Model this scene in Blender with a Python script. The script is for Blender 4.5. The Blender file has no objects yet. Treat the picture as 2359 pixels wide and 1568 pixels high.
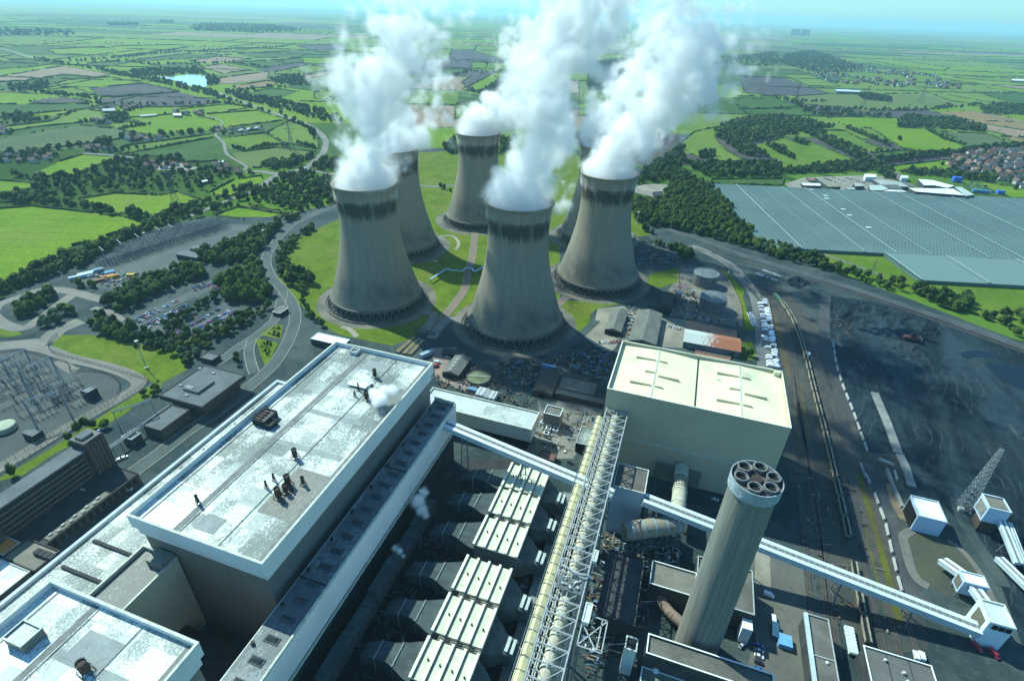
import bpy, bmesh, math, random
import numpy as np
from mathutils import Vector, Matrix
random.seed(7); RNG = np.random.default_rng(7)
scene = bpy.context.scene
COL = scene.collection
rad = math.radians
# ---------------------------------------------------------------- camera
FPX, PITCH, ROLL, YAW = 1244.8, .546164, .0352793, .3090053
CAM = Vector((0, 0, 255.0))
_fw = Vector((-math.sin(YAW)*math.cos(PITCH), math.cos(YAW)*math.cos(PITCH), -math.sin(PITCH)))
_r0 = Vector((math.cos(YAW), math.sin(YAW), 0)); _u0 = _r0.cross(_fw)
CR = math.cos(ROLL)*_r0 + math.sin(ROLL)*_u0
CU = -math.sin(ROLL)*_r0 + math.cos(ROLL)*_u0
cd = bpy.data.cameras.new('camera'); cam = bpy.data.objects.new('camera', cd); COL.objects.link(cam)
cam.matrix_world = Matrix(((CR.x, CU.x, -_fw.x, CAM.x), (CR.y, CU.y, -_fw.y, CAM.y), (CR.z, CU.z, -_fw.z, CAM.z), (0, 0, 0, 1)))
cd.sensor_width = 36; cd.lens = FPX/2359*36; cd.clip_start = 1; cd.clip_end = 200000
scene.camera = cam
# ---------------------------------------------------------------- light
SUN_AZ, SUN_EL = rad(156), rad(46)      # direction the sun stands in (world), elevation
sv = Vector((math.cos(SUN_AZ)*math.cos(SUN_EL), math.sin(SUN_AZ)*math.cos(SUN_EL), math.sin(SUN_EL)))
w = bpy.data.worlds.new('World'); scene.world = w; w.use_nodes = True
nt = w.node_tree; nt.nodes.clear()
sky = nt.nodes.new('ShaderNodeTexSky'); sky.sky_type = 'NISHITA'; sky.sun_disc = False
sky.sun_elevation = SUN_EL; sky.sun_rotation = rad(90) - SUN_AZ
sky.altitude = 250; sky.air_density = 1.0; sky.dust_density = 0.6; sky.ozone_density = 2.0
bg = nt.nodes.new('ShaderNodeBackground'); bg.inputs['Strength'].default_value = 0.145
ow = nt.nodes.new('ShaderNodeOutputWorld')
tint = nt.nodes.new('ShaderNodeMix'); tint.data_type = 'RGBA'; tint.blend_type = 'MULTIPLY'; tint.inputs[0].default_value = 1
tint.inputs[7].default_value = (.46, .86, 1.02, 1); nt.links.new(sky.outputs[0], tint.inputs[6]); nt.links.new(tint.outputs[2], bg.inputs[0]); nt.links.new(bg.outputs[0], ow.inputs[0])
sd = bpy.data.lights.new('sun', 'SUN'); sd.energy = 5.0; sd.angle = rad(0.5); sd.color = (.88, 1.0, .87)
so = bpy.data.objects.new('sun', sd); COL.objects.link(so)
so.rotation_euler = sv.to_track_quat('Z', 'Y').to_euler()
so.location = (0, 0, 600)
vs = scene.view_settings; vs.view_transform = 'Standard'; vs.look = 'None'; vs.gamma = 1; vs.exposure = 0.48
vs.use_curve_mapping = False
cy = scene.cycles
cy.max_bounces = 16; cy.diffuse_bounces = 2; cy.glossy_bounces = 2; cy.transparent_max_bounces = 12
cy.volume_bounces = 9; cy.volume_step_rate = 1.0; cy.volume_max_steps = 256
cy.use_denoising = True
# ---------------------------------------------------------------- helpers
_C = {0: (0, 0, 1.0), 1: (0, 0, .3334), 2: (786.6, 0, .3334), 3: (1572.4, 0, .3334), 4: (0, 522.5, .3334), 5: (786.6, 522.5, .3334),
      6: (1572.4, 522.5, .3334), 7: (0, 1045.8, .3334), 8: (786.6, 1045.8, .3334), 9: (1572.4, 1045.8, .3334)}
def g(n, x, y, z=0.0):
    """a surveyed point: sight (sheet n, x, y) brought down to the level z"""
    ox, oy, s = _C[n]; px = ox + x*s; py = oy + y*s
    d = _fw + CR*((px-1179.5)/FPX) - CU*((py-784)/FPX)
    t = (z - CAM.z)/d.z
    return CAM + d*t
def gs(n, pts, z=0.0): return [g(n, x, y, z) for x, y in pts]
def gd(n, x, y, dist):
    """the point of a sight at a given distance along the level heading"""
    ox, oy, s = _C[n]; px = ox + x*s; py = oy + y*s
    d = _fw + CR*((px-1179.5)/FPX) - CU*((py-784)/FPX)
    return CAM + d*(dist/math.hypot(d.x, d.y))

def tag(o, label=None, cat=None, group=None, kind=None):
    if label: o['label'] = label
    if cat: o['category'] = cat
    if group: o['group'] = group
    if kind: o['kind'] = kind
    return o
def thing(name, label, cat, loc=(0, 0, 0), rz=0.0, group=None):
    o = bpy.data.objects.new(name, None); COL.objects.link(o)
    o.location = loc; o.rotation_euler = (0, 0, rz); o.empty_display_size = 1
    return tag(o, label, cat, group)
def copy_tree(o, parent=None):
    c = o.copy(); COL.objects.link(c); c.parent = parent
    for ch in list(o.children): copy_tree(ch, c)
    return c
def put(o, loc, rz=0.0, label=None, group=None, scale=None):
    o.location = loc; o.rotation_euler = (0, 0, rz)
    if label: o['label'] = label
    if group: o['group'] = group
    if scale: o.scale = scale
    return o

class MB:
    def __init__(s): s.v = []; s.f = []; s.m = []; s.mi = 0
    def _a(s, vs, fs):
        b = len(s.v); s.v += [tuple(p) for p in vs]
        s.f += [tuple(b+i for i in f) for f in fs]; s.m += [s.mi]*len(fs); return s
    def poly(s, pts): return s._a(pts, [tuple(range(len(pts)))])
    def box(s, x0, y0, z0, x1, y1, z1):
        if x0 > x1: x0, x1 = x1, x0
        if y0 > y1: y0, y1 = y1, y0
        v = [(x0,y0,z0),(x1,y0,z0),(x1,y1,z0),(x0,y1,z0),(x0,y0,z1),(x1,y0,z1),(x1,y1,z1),(x0,y1,z1)]
        return s._a(v, [(0,3,2,1),(4,5,6,7),(0,1,5,4),(1,2,6,5),(2,3,7,6),(3,0,4,7)])
    def cbox(s, c, sx, sy, z0, z1, rz=0.0):
        ca, sa = math.cos(rz), math.sin(rz)
        q = [(c[0]+ca*a*sx/2-sa*b*sy/2, c[1]+sa*a*sx/2+ca*b*sy/2) for a, b in ((-1,-1),(1,-1),(1,1),(-1,1))]
        return s.prism(q, z0, z1)
    def prism(s, q, z0, z1, cap=True):
        q = [(p[0], p[1]) for p in q]
        A = sum(q[i][0]*q[(i+1) % len(q)][1]-q[(i+1) % len(q)][0]*q[i][1] for i in range(len(q)))
        if A < 0: q = q[::-1]
        n = len(q); v = [(x, y, z0) for x, y in q]+[(x, y, z1) for x, y in q]
        f = [(i, (i+1) % n, n+(i+1) % n, n+i) for i in range(n)]
        if cap: f += [tuple(range(n, 2*n)), tuple(range(n-1, -1, -1))]
        return s._a(v, f)
    def tube(s, p, q, r, n=6, r2=None, cap=True):
        p = Vector(p); q = Vector(q); d = (q-p)
        if d.length < 1e-6: return s
        d.normalize(); a = d.orthogonal().normalized(); b = d.cross(a); r2 = r if r2 is None else r2
        v = []
        for c, rr in ((p, r), (q, r2)):
            for i in range(n):
                t = 2*math.pi*i/n + math.pi/n; v.append(c+(a*math.cos(t)+b*math.sin(t))*rr)
        f = [(i, (i+1) % n, n+(i+1) % n, n+i) for i in range(n)]
        if cap: f += [tuple(range(n-1, -1, -1)), tuple(range(n, 2*n))]
        return s._a(v, f)
    def bar(s, p, q, w_, h=None):
        p = Vector(p); q = Vector(q); d = (q-p); h = h or w_
        if d.length < 1e-6: return s
        d.normalize(); side = d.cross(Vector((0, 0, 1)))
        if side.length < 1e-3: side = Vector((1, 0, 0))
        side.normalize(); up = side.cross(d)
        v = []
        for c in (p, q):
            for a, b in ((-1,-1),(1,-1),(1,1),(-1,1)): v.append(c+side*a*w_/2+up*b*h/2)
        return s._a(v, [(0,1,5,4),(1,2,6,5),(2,3,7,6),(3,0,4,7),(3,2,1,0),(4,5,6,7)])
    def path(s, pts, r, n=8):
        for a, b in zip(pts[:-1], pts[1:]): s.tube(a, b, r, n)
        return s
    def lathe(s, c, prof, n=32, close=False):
        v = []
        for r, z in prof:
            for i in range(n):
                t = 2*math.pi*i/n; v.append((c[0]+r*math.cos(t), c[1]+r*math.sin(t), c[2]+z))
        f = []
        m = len(prof)
        for j in range(m-1 if not close else m):
            k = (j+1) % m
            for i in range(n): f.append((j*n+i, j*n+(i+1) % n, k*n+(i+1) % n, k*n+i))
        return s._a(v, f)
    def disc(s, c, r, n=24): return s.poly([(c[0]+r*math.cos(2*math.pi*i/n), c[1]+r*math.sin(2*math.pi*i/n), c[2]) for i in range(n)])
    def gable(s, c, L, W_, h, rise, rz=0.0, z=0.0, over=0.0):
        """solid gabled roof volume above height h, ridge along local x"""
        ca, sa = math.cos(rz), math.sin(rz)
        def P(a, b, zz): return (c[0]+ca*a-sa*b, c[1]+sa*a+ca*b, zz)
        l = L/2+over; w2 = W_/2+over; z0 = z+h
        v = [P(-l,-w2,z0), P(l,-w2,z0), P(l,w2,z0), P(-l,w2,z0), P(-l,0,z0+rise), P(l,0,z0+rise)]
        return s._a(v, [(0,1,5,4),(2,3,4,5),(1,2,5),(3,0,4),(3,2,1,0)])
    def build(s, name, mat, parent=None, label=None, smooth=False):
        me = bpy.data.meshes.new(name)
        off = Vector((0, 0, 0))
        if parent is not None:
            r = parent
            while r.parent is not None: r = r.parent
            off = Vector(r.location)
        vv = [(a-off.x, b-off.y, c-off.z) for a, b, c in s.v] if off.length > 0 else s.v
        me.from_pydata(vv, [], s.f)
        mats = mat if isinstance(mat, (list, tuple)) else [mat]
        for m_ in mats: me.materials.append(m_)
        if len(mats) > 1: me.polygons.foreach_set('material_index', s.m)
        if smooth: me.polygons.foreach_set('use_smooth', [True]*len(me.polygons))
        me.update()
        o = bpy.data.objects.new(name, me); COL.objects.link(o); o.parent = parent
        if label: o['label'] = label
        return o
def build_each(mb, name, mat, parent, per):
    """every run of `per` faces becomes a part of its own"""
    for k in range(0, len(mb.f), per):
        fs = mb.f[k:k+per]; ids = sorted({i for f in fs for i in f}); mp = {i: j for j, i in enumerate(ids)}
        q = MB(); q._a([mb.v[i] for i in ids], [tuple(mp[i] for i in f) for f in fs]); q.build(name, mat, parent)
def structure(name, mb, mat): return tag(mb.build(name, mat), kind='structure')

# ---------------------------------------------------------------- materials
class NB:
    """small node-building helper"""
    def __init__(s, name):
        s.mat = bpy.data.materials.new(name); s.mat.use_nodes = True; s.t = s.mat.node_tree
        s.t.nodes.clear(); s.out = s.n('ShaderNodeOutputMaterial')
    def n(s, ty, **kw):
        nd = s.t.nodes.new(ty)
        for k, v in kw.items(): setattr(nd, k, v)
        return nd
    def l(s, a, b): s.t.links.new(a, b)
    def inp(s, nd, k, v):
        if v is None: return
        if hasattr(v, 'is_output'): s.l(v, nd.inputs[k])
        else: nd.inputs[k].default_value = v
    def math(s, op, a, b=None, c=None, clamp=False):
        nd = s.n('ShaderNodeMath', operation=op); nd.use_clamp = clamp
        s.inp(nd, 0, a); s.inp(nd, 1, b); s.inp(nd, 2, c); return nd.outputs[0]
    def pos(s, kind='world'):
        if kind == 'world': return s.n('ShaderNodeNewGeometry').outputs['Position']
        return s.n('ShaderNodeTexCoord').outputs['Object']
    def sep(s, v):
        nd = s.n('ShaderNodeSeparateXYZ'); s.l(v, nd.inputs[0]); return nd.outputs
    def comb(s, x, y, z):
        nd = s.n('ShaderNodeCombineXYZ'); s.inp(nd, 0, x); s.inp(nd, 1, y); s.inp(nd, 2, z); return nd.outputs[0]
    def map(s, v, scale=(1, 1, 1), rot=(0, 0, 0), loc=(0, 0, 0)):
        nd = s.n('ShaderNodeMapping'); s.l(v, nd.inputs[0]); nd.inputs['Scale'].default_value = scale
        nd.inputs['Rotation'].default_value = rot; nd.inputs['Location'].default_value = loc; return nd.outputs[0]
    def noise(s, v, scale=1.0, detail=3.0, rough=.55, dist=0.0):
        nd = s.n('ShaderNodeTexNoise'); s.l(v, nd.inputs['Vector']); nd.inputs['Scale'].default_value = scale
        nd.inputs['Detail'].default_value = detail; nd.inputs['Roughness'].default_value = rough
        nd.inputs['Distortion'].default_value = dist; return nd.outputs[0]
    def vor(s, v, scale=1.0, feature='F1', out='Distance', metric='EUCLIDEAN', rnd=1.0):
        nd = s.n('ShaderNodeTexVoronoi', feature=feature)
        if feature != 'DISTANCE_TO_EDGE': nd.distance = metric
        s.l(v, nd.inputs['Vector']); nd.inputs['Scale'].default_value = scale; nd.inputs['Randomness'].default_value = rnd
        return nd.outputs[out]
    def step(s, v, a, b, lo=0.0, hi=1.0, smooth=True):
        nd = s.n('ShaderNodeMapRange'); nd.interpolation_type = 'SMOOTHSTEP' if smooth else 'LINEAR'
        s.l(v, nd.inputs[0])
        for k, x in enumerate((a, b, lo, hi)): nd.inputs[k+1].default_value = x
        return nd.outputs[0]
    def mix(s, f, a, b, mode='MIX'):
        nd = s.n('ShaderNodeMix', data_type='RGBA', blend_type=mode)
        s.inp(nd, 0, f)
        for k, v in ((6, a), (7, b)):
            if hasattr(v, 'is_output'): s.l(v, nd.inputs[k])
            else: nd.inputs[k].default_value = (*v, 1) if len(v) == 3 else v
        return nd.outputs[2]
    def ramp(s, f, stops, interp='LINEAR'):
        nd = s.n('ShaderNodeValToRGB'); cr = nd.color_ramp; cr.interpolation = interp
        while len(cr.elements) < len(stops): cr.elements.new(.5)
        for e, (p, c) in zip(cr.elements, stops): e.position = p; e.color = (*c, 1)
        s.l(f, nd.inputs[0]); return nd.outputs[0]
    def bump(s, h, strength=.3, dist=.1):
        nd = s.n('ShaderNodeBump'); s.l(h, nd.inputs['Height']); nd.inputs['Strength'].default_value = strength
        nd.inputs['Distance'].default_value = dist; return nd.outputs[0]
    def bsdf(s, col, rough=.8, metal=0.0, spec=.3, normal=None, **kw):
        nd = s.n('ShaderNodeBsdfPrincipled')
        if hasattr(col, 'is_output'): s.l(col, nd.inputs['Base Color'])
        else: nd.inputs['Base Color'].default_value = (*col, 1)
        s.inp(nd, 'Roughness', rough); s.inp(nd, 'Metallic', metal); s.inp(nd, 'Specular IOR Level', spec)
        if normal is not None: s.l(normal, nd.inputs['Normal'])
        for k, v in kw.items(): s.inp(nd, k, v)
        s.l(nd.outputs[0], s.out.inputs[0]); return nd
_MC = {}
def M(name, col, col2=None, scale=.2, rough=.8, metal=0.0, spec=.3, detail=4, lo=.35, hi=.65, bump=0.0, stretch=None, coord='world', fine=.12):
    """plain weathered surface: two tones broken up by noise, with a finer grain on top"""
    if name in _MC: return _MC[name]
    b = NB(name); p = b.pos(coord)
    if stretch: p = b.map(p, scale=stretch)
    n = b.noise(p, scale, detail, .6)
    f = b.step(n, lo, hi)
    c = b.mix(f, col, col2 or tuple(x*.75 for x in col))
    if fine:
        n2 = b.noise(p, scale*9, 2, .6)
        c = b.mix(1.0, c, b.ramp(n2, [(.25, (1-fine*2,)*3), (.75, (1+0*fine,)*3)]), 'MULTIPLY')
    nm = b.bump(b.noise(p, scale*6, 3), bump, .15) if bump else None
    b.bsdf(c, rough, metal, spec, nm); _MC[name] = b.mat; return b.mat
STEAM_ON = True
# ================================================================ ground, air
def ground_material():
    b = NB('far_country'); p = b.pos()
    cellv = b.map(p, scale=(1/420., 1/260., 1), rot=(0, 0, .5))
    n = b.noise(p, .0009, 2)
    col = b.vor(cellv, 1.0, out='Color', metric='MANHATTAN')
    s_ = b.sep(col)
    c = b.ramp(s_[0], [(0, (.05, .12, .02)), (.25, (.07, .15, .02)), (.5, (.09, .18, .02)), (.7, (.13, .19, .03)), (.85, (.13, .12, .06)), (.95, (.06, .065, .06))], 'CONSTANT')
    edge = b.step(b.vor(cellv, 1.0, feature='DISTANCE_TO_EDGE'), .02, .035)
    c = b.mix(edge, (.02, .045, .016), c)
    c = b.mix(b.step(n, .52, .62), c, (.03, .06, .022))
    c = b.mix(.35, c, b.ramp(b.noise(p, .01, 4), [(.3, (.03, .07, .015)), (.7, (.10, .15, .035))]))
    b.bsdf(c, 1.0, 0, 0); return b.mat
gm = MB(); gm.poly([(-90000, -3000, -.6), (90000, -3000, -.6), (90000, 90000, -.6), (-90000, 90000, -.6)])
structure('ground', gm, ground_material())

def haze():
    b = NB('haze_air')
    v = b.n('ShaderNodeVolumePrincipled')
    v.inputs['Color'].default_value = (.50, .83, 1.0, 1); v.inputs['Density'].default_value = HAZE_D
    v.inputs['Anisotropy'].default_value = 0.2
    b.l(v.outputs[0], b.out.inputs['Volume'])
    m = MB(); m.box(-89000, -2900, -2.5, 89000, 89000, 420)
    o = m.build('haze', b.mat); tag(o, 'pale blue haze veiling the distant country', 'haze', kind='stuff')
HAZE_D = 5.4e-5
haze()
# ================================================================ cooling towers and their steam
TOWERS = [(-281, 425), (-330, 564), (-135, 430), (-278, 694), (-81, 560), (-112, 694)]
TH = 119.0
def tower_r(z): return math.sqrt(26.5**2 + ((z-92)/2.35)**2)
def shell_material(rust):
    b = NB('tower_concrete'); p = b.pos('obj'); x, y, z = b.sep(p)
    ang = b.math('ARCTAN2', y, x)
    ribs = b.math('SINE', b.math('MULTIPLY', ang, 132.0))
    lift = b.math('FRACT', b.math('MULTIPLY', z, .42))
    av = b.comb(b.math('MULTIPLY', ang, 6.0), b.math('MULTIPLY', z, .02), 0.0)
    avf = b.comb(b.math('MULTIPLY', ang, 30.0), b.math('MULTIPLY', z, .05), 0.0)
    c = b.mix(b.step(b.noise(av, 1.5, 5, .6), .2, .8), (.305, .268, .195), (.23, .208, .155))
    bands = b.noise(b.comb(0.0, 0.0, b.math('MULTIPLY', z, .13)), 1.0, 3)
    c = b.mix(b.math('MULTIPLY', b.step(bands, .35, .65), .35), c, (.20, .20, .175))
    c = b.mix(b.math('MULTIPLY', b.step(lift, .90, .97), .22), c, (.12, .12, .11))
    c = b.mix(b.math('MULTIPLY', b.step(ribs, .7, 1.0), .14), c, (.13, .13, .12))
    # black algae hanging in streaks below the lip
    drip = b.noise(avf, 1.0, 4, .7)
    edge = b.math('ADD', z, b.math('MULTIPLY', b.math('SUBTRACT', drip, .5), 26.0))
    edge = b.math('ADD', edge, b.math('MULTIPLY', b.math('SUBTRACT', b.noise(b.comb(b.math('MULTIPLY', ang, 90.0), b.math('MULTIPLY', z, .06), 5.0), 1.0, 3, .7), .5), 14.0))
    top = b.math('MULTIPLY', b.step(edge, 90, 97), b.step(b.math('ADD', z, b.math('MULTIPLY', b.math('SUBTRACT', drip, .5), 3.0)), 108.0, 106.0))
    patch = b.step(b.noise(av, .8, 4, .7), .30, .50)
    c = b.mix(b.math('MULTIPLY', b.math('MULTIPLY', top, patch), .84), c, (.022, .024, .022))
    thin = b.math('MULTIPLY', b.step(drip, .52, .66), b.math('MULTIPLY', b.step(z, 78, 102), b.step(z, 112, 108)))
    c = b.mix(b.math('MULTIPLY', thin, .35), c, (.05, .052, .048))
    # darker damp cloud low on the shell and a dirty collar
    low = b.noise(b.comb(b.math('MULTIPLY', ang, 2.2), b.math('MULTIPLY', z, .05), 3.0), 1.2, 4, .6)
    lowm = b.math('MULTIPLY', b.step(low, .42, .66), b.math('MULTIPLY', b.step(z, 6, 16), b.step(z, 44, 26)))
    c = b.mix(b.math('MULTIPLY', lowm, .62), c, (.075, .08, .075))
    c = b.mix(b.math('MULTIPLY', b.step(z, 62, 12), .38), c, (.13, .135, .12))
    c = b.mix(b.math('MULTIPLY', b.step(z, 15, 7), rust), c, (.30, .22, .14))
    h = b.math('ADD', b.math('MULTIPLY', ribs, .5), b.noise(p, .6, 3))
    b.bsdf(c, .92, 0, .15, b.bump(h, .5, .12)); return b.mat
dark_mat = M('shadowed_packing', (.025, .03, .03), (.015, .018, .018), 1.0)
leg_mat = M('leg_concrete', (.15, .15, .135), (.10, .10, .095), .5, coord='obj')
basin_mat = M('basin_concrete', (.13, .125, .11), (.09, .09, .08), .15, coord='obj')
def tower(idx, c, label):
    t = thing('cooling_tower', label, 'cooling tower', (c[0], c[1], 0), 0.7*idx, 'concrete cooling towers')
    t.rotation_euler = (0, 0, 0)
    C = (c[0], c[1], 0)
    mb = MB(); zs = np.linspace(8.5, 117.5, 56)
    prof = [(tower_r(z), z) for z in zs]
    prof += [(tower_r(117.5)+.9, 117.8), (tower_r(119)+1.0, 119), (tower_r(119)-.6, 119), (tower_r(117)-.9, 116.5)]
    prof += [(tower_r(z)-.9, z) for z in np.linspace(110, 8.5, 20)]
    mb.lathe(C, prof, 96, close=True)
    mb.build('shell', shell_material((.5, .3, .35, .6, .8, .2)[idx]), t, smooth=True)
    mb = MB(); mb.lathe(C, [(tower_r(8.5)+1.3, 7.6), (tower_r(8.5)+1.3, 9.6), (tower_r(9.6)+.02, 9.9)], 96); mb.build('ring_beam', leg_mat, t)
    N = 44; ro = 48.6; ri = tower_r(8.5)+.4
    for i in range(N):
        a0 = 2*math.pi*i/N; mb = MB()
        top = (C[0]+ri*math.cos(a0), C[1]+ri*math.sin(a0), 8.4)
        for s_ in (-.46, .46):
            a1 = a0 + s_*2*math.pi/N
            mb.tube((C[0]+ro*math.cos(a1), C[1]+ro*math.sin(a1), .4), top, .42, 5)
        mb.build('leg', leg_mat, t)
    mb = MB(); mb.lathe(C, [(51.2, 0), (51.2, 1.3), (50.5, 1.3), (50.5, .5), (0.1, .5)], 72); mb.build('basin', basin_mat, t)
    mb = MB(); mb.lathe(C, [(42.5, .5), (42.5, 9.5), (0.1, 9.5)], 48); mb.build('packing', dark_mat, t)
    return t
TL = ['cooling tower nearest the boiler house, front left of the six, thick steam pouring from it',
      'cooling tower half hidden behind the front left one, its rim lost in steam',
      'cooling tower closest to the camera, front centre, dark stain low on its flank',
      'rear cooling tower standing clear on grass between two others, steam leaning off its rim',
      'right-hand cooling tower with a sunlit flank beside the dark yard',
      'rear cooling tower mostly hidden behind the right-hand one, only rim and dark stain showing']
tower_objs = [tower(i, c, TL[i]) for i, c in enumerate(TOWERS)]

RS = 1.25
DET = (.040, .055, 2.6, 1.3)
def plume(name, label, blobs, dens, vox, warp=(26, .022), thr=.10, seed=0.0, ks=1.0):
    """blobs: (center, radius, weight); one fog grid computed from them, billowed by noise"""
    lo = Vector((min(c[0]-r*1.25 for c, r, _ in blobs), min(c[1]-r*1.25 for c, r, _ in blobs), min(c[2]-r*1.1 for c, r, _ in blobs)))
    hi = Vector((max(c[0]+r*1.25 for c, r, _ in blobs), max(c[1]+r*1.25 for c, r, _ in blobs), max(c[2]+r*1.2 for c, r, _ in blobs)))
    zmin = blobs[0][0][2]-6
    lo.z = max(lo.z, zmin)
    ng = bpy.data.node_groups.new(name, 'GeometryNodeTree')
    ng.interface.new_socket('Geometry', in_out='INPUT', socket_type='NodeSocketGeometry')
    ng.interface.new_socket('Geometry', in_out='OUTPUT', socket_type='NodeSocketGeometry')
    N = ng.nodes; L = ng.links
    def mt(op, a, b=None, c=None):
        nd = N.new('ShaderNodeMath'); nd.operation = op
        for k, v in enumerate((a, b, c)):
            if v is None: continue
            if hasattr(v, 'is_output'): L.new(v, nd.inputs[k])
            else: nd.inputs[k].default_value = v
        return nd.outputs[0]
    def vm(op, a, b):
        nd = N.new('ShaderNodeVectorMath'); nd.operation = op
        for k, v in enumerate((a, b)):
            if hasattr(v, 'is_output'): L.new(v, nd.inputs[k])
            else: nd.inputs[k].default_value = v
        return nd.outputs['Value'] if op in ('DISTANCE', 'LENGTH') else nd.outputs[0]
    pos = N.new('GeometryNodeInputPosition').outputs[0]
    def nz(v, scale, detail, rough=.6, dim='3D', out=0):
        nd = N.new('ShaderNodeTexNoise'); nd.noise_dimensions = dim; L.new(v, nd.inputs['Vector'])
        nd.inputs['Scale'].default_value = scale; nd.inputs['Detail'].default_value = detail; nd.inputs['Roughness'].default_value = rough
        return nd.outputs[out]
    ps = vm('ADD', pos, (seed*37.0, seed*91.0, seed*13.0))
    wv = vm('SUBTRACT', nz(ps, warp[1], 4, .55, out=1), (.5, .5, .5))
    # the wander grows with height over the tower's mouth
    sepz = N.new('ShaderNodeSeparateXYZ'); L.new(pos, sepz.inputs[0])
    gr = N.new('ShaderNodeMapRange'); L.new(sepz.outputs[2], gr.inputs[0])
    for k, v in enumerate((zmin+4, zmin+45, .12, 1.0)): gr.inputs[k+1].default_value = v
    sc = N.new('ShaderNodeVectorMath'); sc.operation = 'SCALE'; L.new(wv, sc.inputs[0])
    L.new(mt('MULTIPLY', gr.outputs[0], warp[0]*2.0), sc.inputs['Scale'])
    pw = vm('ADD', pos, sc.outputs[0])
    cur = None
    for c, r, wt in blobs:
        d = vm('DISTANCE', pw, tuple(c))
        v = mt('MULTIPLY', mt('SUBTRACT', 1.0, mt('DIVIDE', d, r)), 1.0)
        v = mt('MULTIPLY', mt('MAXIMUM', v, 0.0), wt)
        cur = v if cur is None else mt('MAXIMUM', cur, v)
    det = nz(ps, DET[0]*ks, 6, .64)
    vo = N.new('ShaderNodeTexVoronoi'); vo.feature = 'SMOOTH_F1'; L.new(vm('ADD', ps, sc.outputs[0]), vo.inputs['Vector']); vo.inputs['Scale'].default_value = DET[1]*ks
    vo.inputs['Smoothness'].default_value = .35; vo.inputs['Detail'].default_value = 2.0; vo.inputs['Roughness'].default_value = .6
    e = mt('ADD', mt('MULTIPLY', mt('SUBTRACT', det, .5), DET[2]), mt('MULTIPLY', mt('SUBTRACT', .42, vo.outputs['Distance']), DET[3]))
    e = mt('MULTIPLY', e, gr.outputs[0])
    val = mt('SUBTRACT', mt('ADD', mt('MULTIPLY', cur, 2.0), mt('MULTIPLY', e, mt('MINIMUM', mt('MULTIPLY', cur, 5.0), 1.0))), thr+.12)
    val = mt('MINIMUM', mt('MAXIMUM', mt('MULTIPLY', val, 2.2), 0.0), 1.3)
    val = mt('MULTIPLY', mt('MULTIPLY', val, val), dens)
    if zmin > 100 and zmin < 110:      # inside the mouth the steam stays within the shell
        dx = mt('SUBTRACT', sepz.outputs[0], blobs[0][0][0]); dy = mt('SUBTRACT', sepz.outputs[1], blobs[0][0][1])
        rr_ = mt('SQRT', mt('ADD', mt('MULTIPLY', dx, dx), mt('MULTIPLY', dy, dy)))
        val = mt('MULTIPLY', val, mt('MAXIMUM', mt('LESS_THAN', rr_, 27.6), mt('GREATER_THAN', sepz.outputs[2], 120.0)))
    vc = N.new('GeometryNodeVolumeCube'); L.new(val, vc.inputs['Density'])
    vc.inputs['Min'].default_value = lo; vc.inputs['Max'].default_value = hi
    for k, a in zip(('Resolution X', 'Resolution Y', 'Resolution Z'), (hi-lo)): vc.inputs[k].default_value = max(8, int(a/vox))
    sm = N.new('GeometryNodeSetMaterial'); L.new(vc.outputs[0], sm.inputs[0]); sm.inputs['Material'].default_value = STEAM
    go = N.new('NodeGroupOutput'); L.new(sm.outputs[0], go.inputs[0])
    me = bpy.data.meshes.new(name); me.materials.append(STEAM)
    o = bpy.data.objects.new(name, me); COL.objects.link(o)
    md = o.modifiers.new('steam', 'NODES'); md.node_group = ng
    tag(o, label, 'steam', kind='stuff'); return o
def steam_material():
    b = NB('steam')
    v = b.n('ShaderNodeVolumePrincipled'); v.inputs['Color'].default_value = (1.0, 1.0, 1.0, 1)
    v.inputs['Density'].default_value = 1.0; v.inputs['Anisotropy'].default_value = .0
    v.inputs['Density Attribute'].default_value = 'density'
    b.l(v.outputs[0], b.out.inputs['Volume']); return b.mat
STEAM = steam_material()
def track(pts, dist0, ddist=0.0):
    """blobs along the plume's axis: pts = (x, y, radius in m, weight) sighted at a heading distance"""
    out = []
    for k, (x, y, r, wt) in enumerate(pts): out.append((gd(0, x, y, dist0 + ddist*k), r*RS, wt))
    return out
def mouth(i): return [((TOWERS[i][0], TOWERS[i][1], 112), 46, 1.0), ((TOWERS[i][0], TOWERS[i][1], 121), 44, 1.0), ((TOWERS[i][0]+3, TOWERS[i][1], 132), 44, 1.0)]
def hd(i): return math.hypot(*TOWERS[i])
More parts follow.
